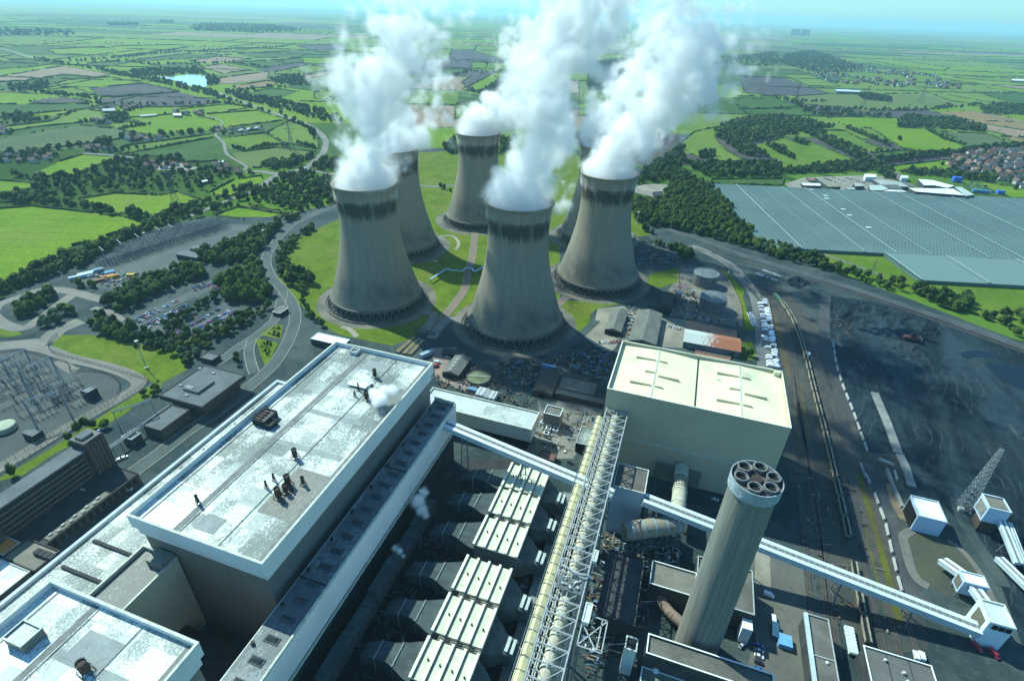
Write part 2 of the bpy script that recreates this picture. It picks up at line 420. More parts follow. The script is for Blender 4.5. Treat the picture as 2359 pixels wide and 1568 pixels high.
# ================================================================ land: fields, lawns, roads, yards
_C.update({10: (0, 774.4, .20795), 11: (1385.7, 570.6, .17314), 12: (1956.3, 1059.7, .2080), 13: (937.4, 489, .2764), 14: (1671, 1181.9, .2916)})
def field_mat(name, c1, c2, c3=None, rows=0.0, ang=.4, sc=.012):
    if name in _MC: return _MC[name]
    b = NB(name); p = b.pos()
    n = b.noise(p, sc, 5, .6); n2 = b.noise(p, .16, 4, .65)
    c = b.mix(b.step(n, .36, .64), c1, c2)
    c = b.mix(b.math('MULTIPLY', b.step(b.noise(p, sc*.45, 3), .48, .66), .6), c, c3 or tuple(.6*a+.4*q for a, q in zip(c1, (.14, .15, .05))))
    if rows:
        v = b.map(p, rot=(0, 0, ang)); x = b.sep(v)[0]
        fr = b.math('FRACT', b.math('MULTIPLY', b.math('ADD', x, b.math('MULTIPLY', n, 5.0)), 1/rows))
        tram = b.math('MULTIPLY', b.math('GREATER_THAN', fr, .92), .42)
        c = b.mix(tram, c, tuple(a*.5 for a in c1))
    c = b.mix(1.0, c, b.ramp(n2, [(.25, (.70,)*3), (.75, (1.15,)*3)]), 'MULTIPLY')
    c = b.mix(b.math('MULTIPLY', b.step(b.noise(p, .035, 6, .75, 1.5), .54, .70), .45), c, tuple(v*.55 for v in c1))
    b.bsdf(c, .95, 0, .1); _MC[name] = b.mat; return b.mat
FM = {
 'LG': field_mat('young_wheat', (.10, .19, .004), (.135, .22, .007), (.165, .205, .025), rows=24, ang=1.2),
 'MG': field_mat('pasture', (.078, .145, .011), (.115, .18, .018)),
 'DG': field_mat('dark_crop', (.034, .080, .014), (.050, .105, .020), rows=30, ang=.2),
 'YG': field_mat('dry_pasture', (.10, .17, .022), (.135, .19, .03)),
 'OL': field_mat('olive_crop', (.095, .14, .035), (.12, .15, .045)),
 'GY': field_mat('grey_green_crop', (.065, .10, .045), (.085, .12, .05)),
 'BR': field_mat('bare_soil', (.22, .17, .12), (.27, .20, .14), rows=36),
 'OR': field_mat('red_soil', (.23, .15, .08), (.20, .16, .07)),
 'PU': field_mat('ploughed_soil', (.055, .052, .062), (.085, .075, .08), rows=18, ang=.9),
}
def S(n, s): return [(n, float(a), float(b)) for a, b in (q.split(',') for q in s.split())]
FIELDS = [
 ('LG', S(1, '-400,1470 230,1425 640,1470 1060,1530')+S(4, '900,20 500,130 0,390 -400,560')),
 ('LG', S(1, '-200,1230 290,1270 200,1310 0,1335 -200,1340')),
 ('LG', S(1, '245,1195 420,1115 560,1070 900,1095 700,1130 600,1180 480,1210 330,1220')),
 ('LG', S(1, '550,1375 800,1335 1100,1350 1230,1325 1380,1380 1190,1440 1060,1500 1000,1480 830,1470 700,1440')),
 ('LG', S(1, '1450,1330 1620,1240 1810,1215 1820,1250 1700,1320 1560,1365 1470,1350')),
 ('LG', S(1, '1480,1490 1640,1430 1960,1480 1920,1530 1850,1550 1650,1510')),
 ('OR', S(1, '1640,1415 1700,1418 2010,1470 1960,1480 1640,1430')),
 ('DG', S(1, '820,1075 1000,1040 1500,945 1580,1090 1600,1105 1400,1120 1290,1120 1270,1100 1000,1075')),
 ('MG', S(1, '860,1010 1490,925 1500,944 1000,1038 830,1070')),
 ('GY', S(1, '-300,985 0,960 560,865 870,900 830,960 700,985 560,1000 200,1040 -300,1060')),
 ('LG', S(1, '890,815 1200,790 1450,820 1540,850 1500,900 1000,930 870,905 840,890 1010,862')),
 ('YG', S(1, '700,870 880,840 1008,858 838,888')),
 ('LG', S(1, '1430,790 1780,765 1990,830 1545,885 1550,850')),
 ('MG', S(1, '1510,960 1830,920 1960,990 1700,1030 1590,1030')),
 ('YG', S(1, '1835,920 2000,835 2120,880 2200,960 2200,1030 1965,990')),
 ('OL', S(1, '1600,1060 1900,1020 2180,1050 2150,1090 1830,1110 1800,1160 1700,1160 1650,1110')),
 ('LG', S(1, '1200,760 1600,718 1730,745 1500,780 1240,785')),
 ('PU', S(1, '620,610 1000,578 1240,632 700,675')),
 ('PU', S(1, '670,700 700,682 1240,638 1530,710 1280,740 880,745 720,720')),
 ('LG', S(1, '390,580 480,550 760,535 990,575 620,605 420,600')),
 ('BR', S(1, '-200,545 0,530 430,458 760,515 700,533 430,517 160,560 -200,580')),
 ('DG', S(1, '-200,640 0,590 170,565 430,520 690,537 470,555 385,578 280,590 0,625')),
 ('MG', S(1, '330,620 500,605 690,660 480,665')),
 ('PU', S(1, '200,700 430,670 620,700 640,712 420,718 230,712')),
 ('DG', S(1, '-200,730 0,722 600,720 700,745 300,780 0,815 -200,830')),
 ('YG', S(1, '-200,920 0,880 350,840 560,755 700,770 720,830 540,850 240,880 0,920')),
 ('LG', S(1, '960,740 1090,725 1110,745 980,760')),
 ('DG', S(1, '600,440 900,420 1300,372 1600,380 1400,400 900,432 760,462 640,460')),
 ('YG', S(1, '840,392 1300,330 2040,300 1960,325 1400,350 1000,380')),
 ('BR', S(1, '1310,425 1500,392 1740,410 1600,425 1420,437')),
 ('BR', S(1, '1380,465 1530,445 1740,485 1540,510')),
 ('BR', S(1, '1520,540 1860,495 1850,545 1580,580 1500,575')),
 ('OR', S(1, '1610,600 1840,560 1920,570 1880,600 1640,620')),
 ('DG', S(1, '1040,450 1240,437 1390,450 1180,470')),
 ('DG', S(1, '1580,435 2080,405 2100,430 1780,475 1620,445')),
 ('MG', S(1, '1900,500 2130,450 2330,475 2070,520 1900,515')),
 ('OR', S(1, '2080,530 2359,480 2359,505 2130,545')),
 ('DG', S(1, '1960,600 2359,530 2359,600 2170,630 2010,610')),
 ('DG', S(1, '1620,660 1880,610 2060,635 1960,670 1740,690 1650,680')),
 ('MG', S(1, '2170,640 2330,620 2300,700 2170,680')),
 ('PU', S(1, '2050,320 2359,303 2400,352 2150,350')),
 ('MG', S(1, '-200,255 400,253 740,262 500,290 200,320 -200,330')),
 ('OL', S(1, '0,395 100,380 180,405 90,415')),
 ('DG', S(1, '-200,430 230,410 400,440 200,465 -200,490')),
 ('LG', S(1, '320,345 700,325 1240,310 1300,325 840,388 380,375')),
 ('DG', S(1, '1640,372 2100,350 2359,372 2359,400 2100,400 1760,400')),
 ('BR', S(2, '830,295 1230,320 1220,335 860,310')),
 ('PU', S(2, '760,345 900,350 1150,420 1150,436 870,425 740,420')),
 ('PU', S(2, '830,570 900,520 1060,502 860,606')),
 ('LG', S(2, '866,606 1064,502 1150,512 1150,550 990,640 830,615')),
 ('DG', S(2, '640,480 880,480 740,525 600,540')),
 ('MG', S(2, '900,430 1150,440 1150,500 900,485')),
 ('DG', S(2, '810,640 1030,680 970,700 800,712')),
 ('YG', S(2, '790,722 1000,705 860,800 780,830')),
 ('MG', S(2, '1640,560 2359,560 2359,700 1640,700')),
 ('LG', S(2, '1640,720 1900,700 1900,800 1640,800')),
 ('PU', S(3, '380,525 700,540 870,600 1010,648 800,663 600,663 430,640')),
 ('YG', S(3, '700,515 870,518 1090,600 875,598 750,545')),
 ('OL', S(3, '800,665 1020,650 1250,655 1400,650 1660,645 1850,710 1700,760 1250,770 1100,740 900,730 760,700')),
 ('DG', S(3, '380,665 600,665 790,740 600,750 380,745')),
 ('DG', S(3, '390,755 800,755 900,800 700,805 460,800')),
 ('LG', S(3, '1000,815 1230,800 1480,815 1500,850 1480,880 1690,895 1980,1030 1700,1050 1520,1030 1300,890 1130,870')),
 ('OR', S(3, '1720,775 2000,770 2200,800 2500,870 2500,925 2100,860 1900,815')),
 ('GY', S(3, '1770,910 2100,925 2300,1000 2000,1020 1870,950')),
 ('OR', S(3, '2200,945 2500,955 2500,1000 2300,990')),
 ('YG', S(3, '-100,1060 80,910 230,880 350,870 230,900 220,950 300,1040 430,1110 330,1130 130,1090 0,1050')),
 ('MG', S(3, '460,1010 560,990 700,950 770,980 800,950 1200,1110 850,1150 690,1170 640,1100')),
 ('MG', S(3, '920,900 1120,905 1300,1000 1430,1040 1320,1060 1210,1020')),
 ('DG', S(3, '1310,1060 1500,1040 1730,1055 1500,1090 1350,1105')),
 ('LG', S(3, '1420,1150 1880,1100 1940,1120 1830,1180 1500,1180')),
 ('YG', S(3, '1600,600 2000,630 2280,720 2050,725 1850,700 1690,640')),
 ('DG', S(3, '2050,640 2500,640 2500,740 2290,720')),
 ('BR', S(3, '1850,560 2500,610 2500,640 2000,575')),
 ('LG', S(3, '1240,405 1500,420 1850,470 1800,490 1500,460')),
 ('MG', S(3, '1870,520 2500,560 2500,590 1880,540')),
 ('LG', S(3, '2040,1260 2359,1300 2600,1420 2600,1500 2359,1380 2150,1330')),
 ('DG', S(3, '200,1240 700,1235 690,1282 205,1272')),
]
NF = 0
HEDGES = []
for ty, pts in FIELDS:
    z = -.34 + .003*(NF % 11); w_ = [g(*q, z) for q in pts]
    m = MB(); m.poly(w_); structure('field', m, FM[ty]); NF += 1
    HEDGES.append([(p.x, p.y) for p in w_])
# a patchwork of far fields out to the horizon
def far_fields():
    keys = ['DG', 'LG', 'LG', 'MG', 'LG', 'YG', 'GY', 'OL', 'BR', 'PU', 'DG', 'YG']
    mb = MB(); rnd = random.Random(5); lines = []
    ang = .35; ca, sa = math.cos(ang), math.sin(ang)
    y = 1100
    while y < 26000:
        h = rnd.uniform(150, 380)*(1+y/6000.); x = -24000-rnd.uniform(0, 500)
        while x < 24000:
            w_ = rnd.uniform(320, 950)*(1+y/7000.)
            if abs(x+.32*y) < 1.35*y+2500:
                k = rnd.random()
                mb.mi = rnd.randrange(len(keys)) if k < .8 else 1
                P = [(x+5, y+5), (x+w_-5, y+rnd.uniform(0, 30)+5), (x+w_-5, y+h-5), (x+5, y+h-5)]
                q = [(ca*a-sa*b, sa*a+ca*b, -.45) for a, b in P]
                mb.poly(q)
                if y < 9000: lines.append((q[0], q[1])); lines.append((q[1], q[2]))
            x += w_
        y += h
    structure('far_fields', mb, [FM[k] for k in keys]); return lines
FAR_LINES = far_fields()

# ---- station ground
concrete = M('yard_concrete', (.30, .285, .225), (.19, .185, .15), .035, detail=6, bump=.2)
def _x():
    pass
def site_mat():
    b = NB('station_ground'); p = b.pos()
    c = b.mix(b.step(b.noise(p, .018, 6, .65), .38, .62), (.022, .040, .044), (.055, .074, .072))
    c = b.mix(b.math('MULTIPLY', b.step(b.noise(p, .07, 5, .7), .52, .68), .7), c, (.022, .028, .032))
    c = b.mix(b.math('MULTIPLY', b.step(b.noise(p, .30, 4, .7), .55, .75), .45), c, (.16, .165, .15))
    x, y, z = b.sep(p)
    gl = b.math('MAXIMUM', b.math('GREATER_THAN', b.math('FRACT', b.math('MULTIPLY', x, .085)), .965), b.math('GREATER_THAN', b.math('FRACT', b.math('MULTIPLY', y, .06)), .97))
    c = b.mix(b.math('MULTIPLY', gl, .22), c, (.02, .025, .027))
    c = b.mix(b.math('MULTIPLY', b.step(b.noise(b.map(p, scale=(.25, 2.2, 1), rot=(0, 0, .2)), .25, 5, .7), .60, .72), .35), c, (.19, .19, .17))
    b.bsdf(c, .9, 0, .15, b.bump(b.noise(p, .5, 4), .35, .3)); return b.mat
site = site_mat()
asphalt = M('road_asphalt', (.062, .086, .090), (.042, .060, .064), .05, detail=5)
pale_road = M('pale_road', (.185, .18, .155), (.13, .13, .115), .03, detail=6)
lawn = field_mat('lawn', (.080, .132, .009), (.115, .165, .013), (.135, .155, .03), sc=.045)
rough_grass = field_mat('rough_grass', (.055, .10, .012), (.09, .14, .02), (.11, .13, .03), sc=.04)
kerb_m = M('kerb_stone', (.24, .235, .20), (.18, .175, .15), .3)
def coal_mat():
    b = NB('coal_dust'); p = b.pos()
    v = b.map(p, rot=(0, 0, -.7), scale=(1, .35, 1))
    c = b.mix(b.step(b.noise(v, .02, 7, .65, 1.2), .38, .68), (.009, .019, .027), (.030, .054, .068))
    c = b.mix(b.math('MULTIPLY', b.step(b.noise(v, .035, 6, .7, 2.0), .60, .74), .55), c, (.13, .14, .14))
    c = b.mix(b.math('MULTIPLY', b.step(b.noise(p, .012, 4), .55, .7), .4), c, (.036, .036, .032))
    x, y, z = b.sep(b.map(p, rot=(0, 0, .25))); wv_ = b.math('ADD', x, b.math('MULTIPLY', b.noise(p, .012, 3), 55.0))
    tr = b.math('GREATER_THAN', b.math('SINE', b.math('MULTIPLY', wv_, .9)), .90)
    c = b.mix(b.math('MULTIPLY', b.math('MULTIPLY', tr, b.step(b.noise(p, .016, 3), .48, .6)), .5), c, (.075, .082, .085))
    c = b.mix(b.math('MULTIPLY', b.step(b.noise(b.map(p, rot=(0, 0, .35), scale=(1, .12, 1)), .09, 5, .7, .8), .62, .72), .6), c, (.15, .13, .105))
    c = b.mix(b.math('MULTIPLY', b.step(b.noise(p, .35, 4, .75), .58, .70), .5), c, (.085, .092, .095))
    b.bsdf(c, .95, 0, .05, b.bump(b.noise(p, .12, 7, .75), 1.0, 2.5)); return b.mat
coal = coal_mat()
def sheet(name, mat, pts, z, hedge=False):
    m = MB(); w_ = [g(*q, z) for q in pts]; m.poly(w_); return structure(name, m, mat)
sheet('station_ground', site, S(0, '-500,1900 -400,760 0,690 190,590 330,535 470,500 620,500 770,470 800,400 900,345 1180,335 1330,345 1470,470 1640,520 1850,600 2100,690 2359,790 2700,930 2700,1900'), -.12)
sheet('coal_yard', coal, S(6, '960,470 1200,500 1500,540 2000,700 2700,930')+S(0, '2700,1900 2359,1500 2290,1300 2150,1130 2110,1120')+S(6, '1560,1740 1290,1540 1060,1000 1010,780'), -.08)
sheet('tower_lawn', lawn, S(0, '640,640 655,560 700,540 790,500 800,420 900,355 1180,340 1325,350 1460,480 1478,500 1500,540 1400,560 1290,570 1290,690')+S(13, '1700,760 1800,760 1590,800 1530,850 1520,930 1450,1010 1300,900 1240,700')+S(0, '1100,690 1060,728 1010,728 960,770')+S(5, '460,780 350,820 0,750')+S(0, '740,748 690,700 650,680'), -.06)
sheet('lawn', lawn, S(10, '560,130 640,-10 1000,-20 1400,60 2000,160 2080,370 1780,520 1640,500 1200,340 800,230 620,190'), -.055)
sheet('lawn', lawn, S(10, '-100,1620 400,1340 1100,900 1540,620 1700,520 1800,520 1750,640 1600,700 1320,900 900,1150 620,1290 250,1540'), -.052)
sheet('traffic_island', lawn, S(4, '1785,745 1830,710 1900,675 1955,680 1940,775'), .13)
sheet('traffic_island', lawn, S(4, '1760,765 1925,800 1900,850 1840,955 1825,950'), .13)
sheet('railway_lands', M('ballast_soil', (.036, .046, .047), (.070, .074, .060), .03, detail=6), S(6, '560,470 640,480 760,520 960,700 1020,900 1290,1560')+S(9, '1500,0 1540,300 1650,900 1700,1350 1200,1400 900,700 700,0')+S(6, '690,1000 640,800 580,560'), -.075)
sheet('weedy_strip', field_mat('weeds', (.085, .085, .03), (.10, .115, .02), (.07, .06, .04), sc=.05), S(9, '1180,120 1300,180 1390,420 1440,700 1530,960 1560,1200 1400,1100 1300,700 1210,300'), -.06)
sheet('weedy_strip', field_mat('orange_weeds', (.10, .085, .05), (.13, .10, .05), (.07, .065, .045), sc=.06), S(6, '600,560 650,600 700,800 800,1000 860,1300 900,1560 800,1560 760,1100 700,950 640,880'), -.062)
sheet('greenhouse_meadow', FM['MG'], S(6, '760,160 940,172 1390,192 1600,366 2600,445 2600,760 2359,690 2100,640 1900,540 1500,430 1200,330 1100,300 850,200'), -.2)
sheet('greenhouse_meadow', FM['LG'], S(3, '195,1280 250,1340 520,1600')+S(6, '560,130 500,90 400,-10')+S(3, '330,1560'), -.21)
sheet('tank_yard', M('tank_yard_gravel', (.21, .20, .16), (.11, .11, .095), .06, detail=6), S(11, '1050,260 1560,270 1750,560 1860,800 1890,1060 1200,960 900,900 900,560'), -.04)
sheet('grass_verge', lawn, S(11, '1560,290 1640,290 1760,420 1910,560 1880,650 1940,850 1960,960 2040,1080 1990,1110 1900,1090 1880,900 1840,700 1740,480'), -.03)
sheet('grass_verge', rough_grass, S(11, '1840,1260 2000,1240 2080,1500 1700,1470 1600,1380 1840,1380'), -.03)
sheet('grass_verge', lawn, S(11, '640,360 1050,255 1005,470 930,480 780,540 600,480'), -.03)
sheet('works_yard', concrete, S(13, '1590,800 1800,780 1900,820 2110,870 2359,900 2300,1130 2100,1120 1790,1060 1700,1170 1560,1100 1450,1020 1560,930'), -.035)
sheet('dark_yard', M('dark_ground', (.025, .03, .032), (.07, .075, .065), .08, detail=6), S(13, '1100,1200 1400,1130 1560,1100 1730,1180 1700,1400 1300,1474 1000,1420 760,1474 560,1280'), -.034)  # dark mottled ground before the nearest tower
sheet('brick_yard', M('brick_paving', (.30, .21, .17), (.2, .17, .15), .08), S(13, '200,1130 420,1120 300,1330 560,1440 700,1520 500,1500 240,1380 220,1250'), -.03)
sheet('service_yard', M('service_concrete', (.23, .23, .195), (.14, .145, .13), .05, detail=6), S(5, '1350,1180 1830,1240 1600,1600 1250,1600 1370,1300'), -.03)
sheet('loading_yard', M('loading_asphalt', (.095, .10, .09), (.14, .14, .12), .04, detail=6), S(14, '230,240 600,330 640,620 640,900 640,1400 100,1400 240,1000 150,500'), -.03)
sheet('forecourt', concrete, S(14, '240,240 350,280 360,600 230,540'), -.025)
sheet('car_park', asphalt, S(4, '830,650 1240,480 1500,350 1690,290 1560,400 1350,480 1000,640 1250,740 1550,520 1690,570 1400,760 1180,745 1060,720'), -.05)
sheet('works_compound', M('compound_gravel', (.056, .078, .078), (.038, .054, .056), .05, detail=6), S(4, '480,360 700,290 900,300 1060,330 860,440 740,430 520,390'), -.05)
sheet('switchyard_floor', M('switch_gravel', (.060, .082, .082), (.040, .058, .060), .05, detail=6), S(4, '700,300 840,170 1180,30 1500,-20 1820,-10 1750,40 1500,110 1300,230 1100,330 900,310'), -.052)
sheet('switchyard_floor', M('switch_tarmac', (.044, .060, .062), (.032, .045, .048), .05, detail=6), S(10, '-400,180 200,160 500,230 760,310 790,400 1000,390 1240,430 1330,530 1300,640 900,880 500,1130 0,1450 -400,1700'), -.045)
sheet('sand_patch', M('orange_sand', (.26, .19, .11), (.18, .14, .10), .1), S(12, '400,260 470,260 560,500 720,640 690,700 560,640 480,520'), -.02)
sheet('grass_bund', M('oval_grass', (.055, .062, .050), (.075, .082, .050), .06, detail=5), S(12, '620,860 720,790 860,820 1100,900 1300,1060 1500,1350 1560,1500 1100,1500 900,1400 760,1340 680,1200 620,960'), -.01)
sheet('corner_meadow', lawn, S(4, '-200,670 0,670 160,740 60,765 -200,760'), -.05)
water = NB('pond_water'); wn = water.bump(water.noise(water.pos(), .08, 3), .05, .2); water.bsdf((.004, .009, .016), .35, 0, .2, wn)
lakew = NB('lake_water'); lakew.bsdf((.30, .52, .62), .25, 0, .5)
sheet('lake', lakew.mat, S(1, '1070,528 1170,530 1190,538 1220,525 1330,513 1430,530 1450,560 1420,600 1395,608 1350,592 1290,590 1240,565 1160,545'), -.28)
sheet('pond', water.mat, S(6, '1925,870 2000,850 2100,860 2230,905 2120,900 2010,900 1960,915 1930,900'), -.02)
sheet('pond', water.mat, S(6, '2090,950 2200,945 2500,980 2500,1180 2300,1110 2150,1020'), -.02)

# ---- roads
def smooth(P, k=5):
    out = []
    for i in range(len(P)-1):
        p0, p1, p2, p3 = P[max(i-1, 0)], P[i], P[i+1], P[min(i+2, len(P)-1)]
        for j in range(k):
            t = j/k; out.append(.5*((2*p1)+(p2-p0)*t+(2*p0-5*p1+4*p2-p3)*t*t+(3*p1-p0-3*p2+p3)*t**3))
    return out+[P[-1]]
def ribbon(mb, P, w0, w1, z):
    """a strip between lateral offsets w0 and w1 of the path"""
    L = []
    for i, p in enumerate(P):
        d = (P[min(i+1, len(P)-1)]-P[max(i-1, 0)]); d.z = 0; d.normalize(); n = Vector((-d.y, d.x, 0))
        a = p+n*w0; b = p+n*w1; L.append(((a.x, a.y, z), (b.x, b.y, z)))
    for (a, b), (c, d) in zip(L[:-1], L[1:]): mb.poly([a, c, d, b])
_rz = [0]
ROADCELLS = set()
def road(name, pts, width, mat, kerbs=False, line=False, zz=None):
    P = smooth([g(*q, 0) for q in pts]); 
    for a, b in zip(P[:-1], P[1:]):
        L = (b-a).length; n = max(1, int(L/3))
        for i in range(n):
            q = a+(b-a)*(i/n); r = int((width/2+3)//4)+1
            for u in range(-r, r+1):
                for v in range(-r, r+1):
                    if (u*u+v*v)*16 <= (width/2+4)**2: ROADCELLS.add((int(q.x//4)+u, int(q.y//4)+v))
    _rz[0] += 1; z = (zz if zz is not None else .02+.004*_rz[0])
    m = MB(); ribbon(m, P, -width/2, width/2, z); structure(name, m, mat)
    if kerbs:
        m = MB()
        for s_ in (-1, 1):
            ribbon(m, P, s_*width/2, s_*(width/2+.8), z+.12); ribbon(m, P, s_*width/2+.001*s_, s_*(width/2)+.002*s_, z+.1)
        structure('kerb', m, kerb_m)
    if line:
        m = MB()
        for i in range(0, len(P)-1, 2): ribbon(m, P[i:i+2], -.18, .18, z+.02)
        structure('road_marking', m, white_paint)
    return P
white_paint = M('white_paint', (.75, .75, .72), (.6, .6, .58), .5)
road('road', S(1, '1500,640 1700,715 1900,785 2100,850 2200,910 2250,975 2235,1050 2190,1095 2110,1160 1960,1198 1880,1230 1815,1285'), 13, pale_road)
road('road', S(1, '2110,1165 2220,1190 2340,1200')+S(2, '400,1130 530,1275 770,1282 900,1290'), 9, pale_road)
road('road', S(1, '1700,1190 1800,1185 1900,1200 2000,1190'), 14, pale_road)
road('access_road', S(1, '1815,1285 1700,1340 1600,1375 1440,1440 1300,1500'), 9, pale_road)
ACC = road('access_road', S(1, '2359,1400 2280,1430 2160,1485')+S(4, '2010,-10 1900,110 1840,215 1865,330 1950,430 2015,520 2040,620 2020,720 1970,830 1880,960 1750,1080 1500,1280 1300,1410 1050,1600 700,1850'), 9.5, asphalt, True)
road('access_road', S(4, '1960,440 1930,560 1890,650 1780,745 1650,830 1560,900 1480,950'), 8, asphalt, True)
road('access_road', S(4, '1740,780 1720,860 1740,960 1760,1010'), 7, asphalt, True)
road('perimeter_road', S(4, '-250,850 100,815 300,790 400,715 480,680 560,648'), 16, pale_road)
road('perimeter_road', S(4, '200,830 330,850 480,905 650,945 800,985 930,1040 960,1085 900,1140 700,1255 400,1425 150,1575 -100,1720'), 8.5, pale_road, True)
road('perimeter_road', S(10, '640,270 790,370 860,380'), 8, pale_road)
road('compound_track', S(4, '-60,620 -20,545 120,490 300,432 480,445 620,480 740,510'), 11, pale_road)
road('compound_track', S(4, '-60,600 20,670 160,700 300,620 430,520 500,470'), 11, pale_road)
road('compound_track', S(4, '640,560 760,590 850,650'), 7, pale_road)
road('lane', S(1, '1490,935 1545,990 1565,1060 1640,1112 1700,1150 1690,1178'), 6, pale_road)
road('lane', S(1, '580,1060 760,1072 920,1090'), 9, pale_road)
road('lane', S(1, '1420,800 1500,825 1540,852 1500,895 1490,935'), 5, pale_road)
road('lane', S(1, '-60,320 60,350 240,405'), 14, pale_road)
road('lane', S(3, '1640,640 1880,720 2050,780 2359,850'), 9, pale_road)
road('lane', S(6, '930,172 1050,215 1200,270 1390,340'), 5, pale_road)
road('lane', S(3, '1420,1175 1480,1200 1520,1250 1600,1290'), 14, pale_road)
road('haul_road', S(6, '-100,20 100,80 400,190 800,310 1300,465 1700,600 2000,700 2359,830 2600,920'), 12, M('haul_dust', (.080, .095, .098), (.052, .064, .068), .05, detail=6))
road('yard_road', S(11, '1200,-30 1400,60 1600,160 1760,270 1900,430 2030,620 2090,800 2120,1000 2150,1250 2180,1600'), 13, M('concrete_road', (.17, .175, .165), (.135, .14, .135), .05, detail=5))
road('yard_road', S(6, '990,470 980,600 985,760 1030,900 1080,1100 1130,1300 1200,1560')+S(9, '1380,300 1450,600 1560,900 1750,1100'), 10, M('dust_track', (.075, .08, .082), (.05, .055, .058), .05, detail=6), zz=-.03)
road('cooling_culvert', S(5, '925,20 905,200 870,330 850,430 760,560 650,680 600,740'), 7, M('culvert_cover', (.21, .15, .11), (.16, .13, .10), .1), True)
road('tower_path', S(5, '830,640 740,640 690,680 620,770'), 9, M('path_concrete', (.24, .24, .21), (.17, .17, .15), .08))
road('tower_path', S(5, '560,590 630,600 620,650 560,730'), 8, M('path_concrete', (.15, .15, .135)))
road('tower_path', S(5, '0,690 60,710 105,760'), 5, concrete)
road('tower_path', S(5, '670,70 760,60 810,110 790,160'), 4, concrete)
road('culvert', S(5, '1610,470 1540,500 1490,545'), 7, M('culvert_cover', (.2, .16, .12)), True)
road('yard_road', S(13, '1580,900 1540,940 1400,1060 1250,1160 1100,1230'), 8, asphalt)
road('oval_road', S(12, '700,775 600,840 620,960 680,1180 760,1320 880,1400'), 5, pale_road)
road('oval_road', S(12, '1090,890 1250,1000 1450,1250 1600,1560'), 3, pale_road)
road('yard_road', S(12, '1180,430 1250,640 1400,900 1560,1130 1720,1400'), 7, asphalt)
for i, c in enumerate(TOWERS):
    m = MB(); m.lathe((c[0], c[1], -.045), [(51, 0), (59.5+i % 2, 0)], 64); structure('tower_apron', m, M('apron', (.17, .16, .12), (.085, .09, .075), .05))

sheet('boiler_yard_shade', M('boiler_yard_shade', (.018, .022, .026), (.032, .036, .040), .15, detail=6), [(8, 880, 30), (8, 1180, 40), (8, 1440, 200), (8, 1560, 330), (8, 1500, 900), (8, 1250, 1567), (8, 1200, 1900), (8, -900, 1900), (8, -300, 1400), (8, 560, 350)], -.02)  # dark sheet paints in the shade on the ground between the precipitator ducts
# ================================================================ trees and hedges
def leaf_mat(name, a, b_, c_):
    b = NB(name); p = b.pos(); n = b.noise(p, .35, 3, .6); n2 = b.noise(p, .045, 2)
    c = b.mix(b.step(n, .35, .65), a, b_); c = b.mix(b.math('MULTIPLY', b.step(n2, .45, .6), .8), c, c_)
    b.bsdf(c, .9, 0, .15); return b.mat
LEAF = [leaf_mat('leaves_dark', (.016, .040, .009), (.034, .075, .012), (.024, .050, .014)),
        leaf_mat('leaves_mid', (.032, .072, .010), (.070, .12, .016), (.048, .080, .022)),
        leaf_mat('leaves_olive', (.055, .095, .014), (.095, .125, .022), (.04, .075, .02)),
        leaf_mat('leaves_silver', (.06, .095, .055), (.095, .135, .075), (.05, .08, .045))]
bark = M('bark', (.07, .06, .045), (.045, .04, .03), 2.0, coord='obj')
def crown_arrays(rnd, n, R, H, z0, size, lobes=5):
    """n leaf clumps, each a bent quad, spread through a lumpy crown; returns verts (m,3), quads (k,4)"""
    L = []
    for i in range(lobes):
        a = rnd.uniform(0, 2*math.pi); rr = rnd.uniform(.15, .5)*R
        L.append((rr*math.cos(a), rr*math.sin(a), z0+H*rnd.uniform(.3, .72), R*rnd.uniform(.45, .68), H*rnd.uniform(.24, .38)))
    L.append((0, 0, z0+H*.5, R*.72, H*.5))
    V = np.zeros((n*4, 3)); F = np.arange(n*4).reshape(n, 4)
    for k in range(n):
        lx, ly, lz, lr, lh = L[rnd.randrange(len(L))]
        u = rnd.uniform(-.75, 1); t = rnd.uniform(0, 2*math.pi); s_ = math.sqrt(1-u*u); q = rnd.uniform(.72, 1.04)
        d = Vector((s_*math.cos(t), s_*math.sin(t), u))
        c = Vector((lx+d.x*lr*q, ly+d.y*lr*q, lz+d.z*lh*q))
        nn = (d+Vector((rnd.uniform(-.6, .6), rnd.uniform(-.6, .6), rnd.uniform(-.2, .7)))).normalized()
        a = nn.orthogonal().normalized(); a.rotate(Matrix.Rotation(rnd.uniform(0, 6.28), 3, nn)); b = nn.cross(a)
        w_ = size*rnd.uniform(.6, 1.3); h = size*rnd.uniform(.6, 1.3)
        for j, (p_, q_) in enumerate(((-1, -1), (1, -1), (1, 1), (-1, 1))): V[k*4+j] = c+a*p_*w_*.5+b*q_*h*.5-nn*(.18*size if j % 2 else 0)
    return V, F
def mesh_np(name, V, F, mats, mi=None):
    me = bpy.data.meshes.new(name); nv, nf, k = len(V), len(F), F.shape[1]
    me.vertices.add(nv); me.vertices.foreach_set('co', np.asarray(V, dtype=np.float32).ravel())
    me.loops.add(nf*k); me.loops.foreach_set('vertex_index', np.asarray(F, dtype=np.int32).ravel())
    me.polygons.add(nf); me.polygons.foreach_set('loop_start', np.arange(0, nf*k, k, dtype=np.int32))
    for m_ in mats: me.materials.append(m_)
    if mi is not None: me.polygons.foreach_set('material_index', np.asarray(mi, dtype=np.int32))
    me.update(calc_edges=True); return me
rt = random.Random(11)
CROWNS = []   # detailed crowns with their core, for single trees
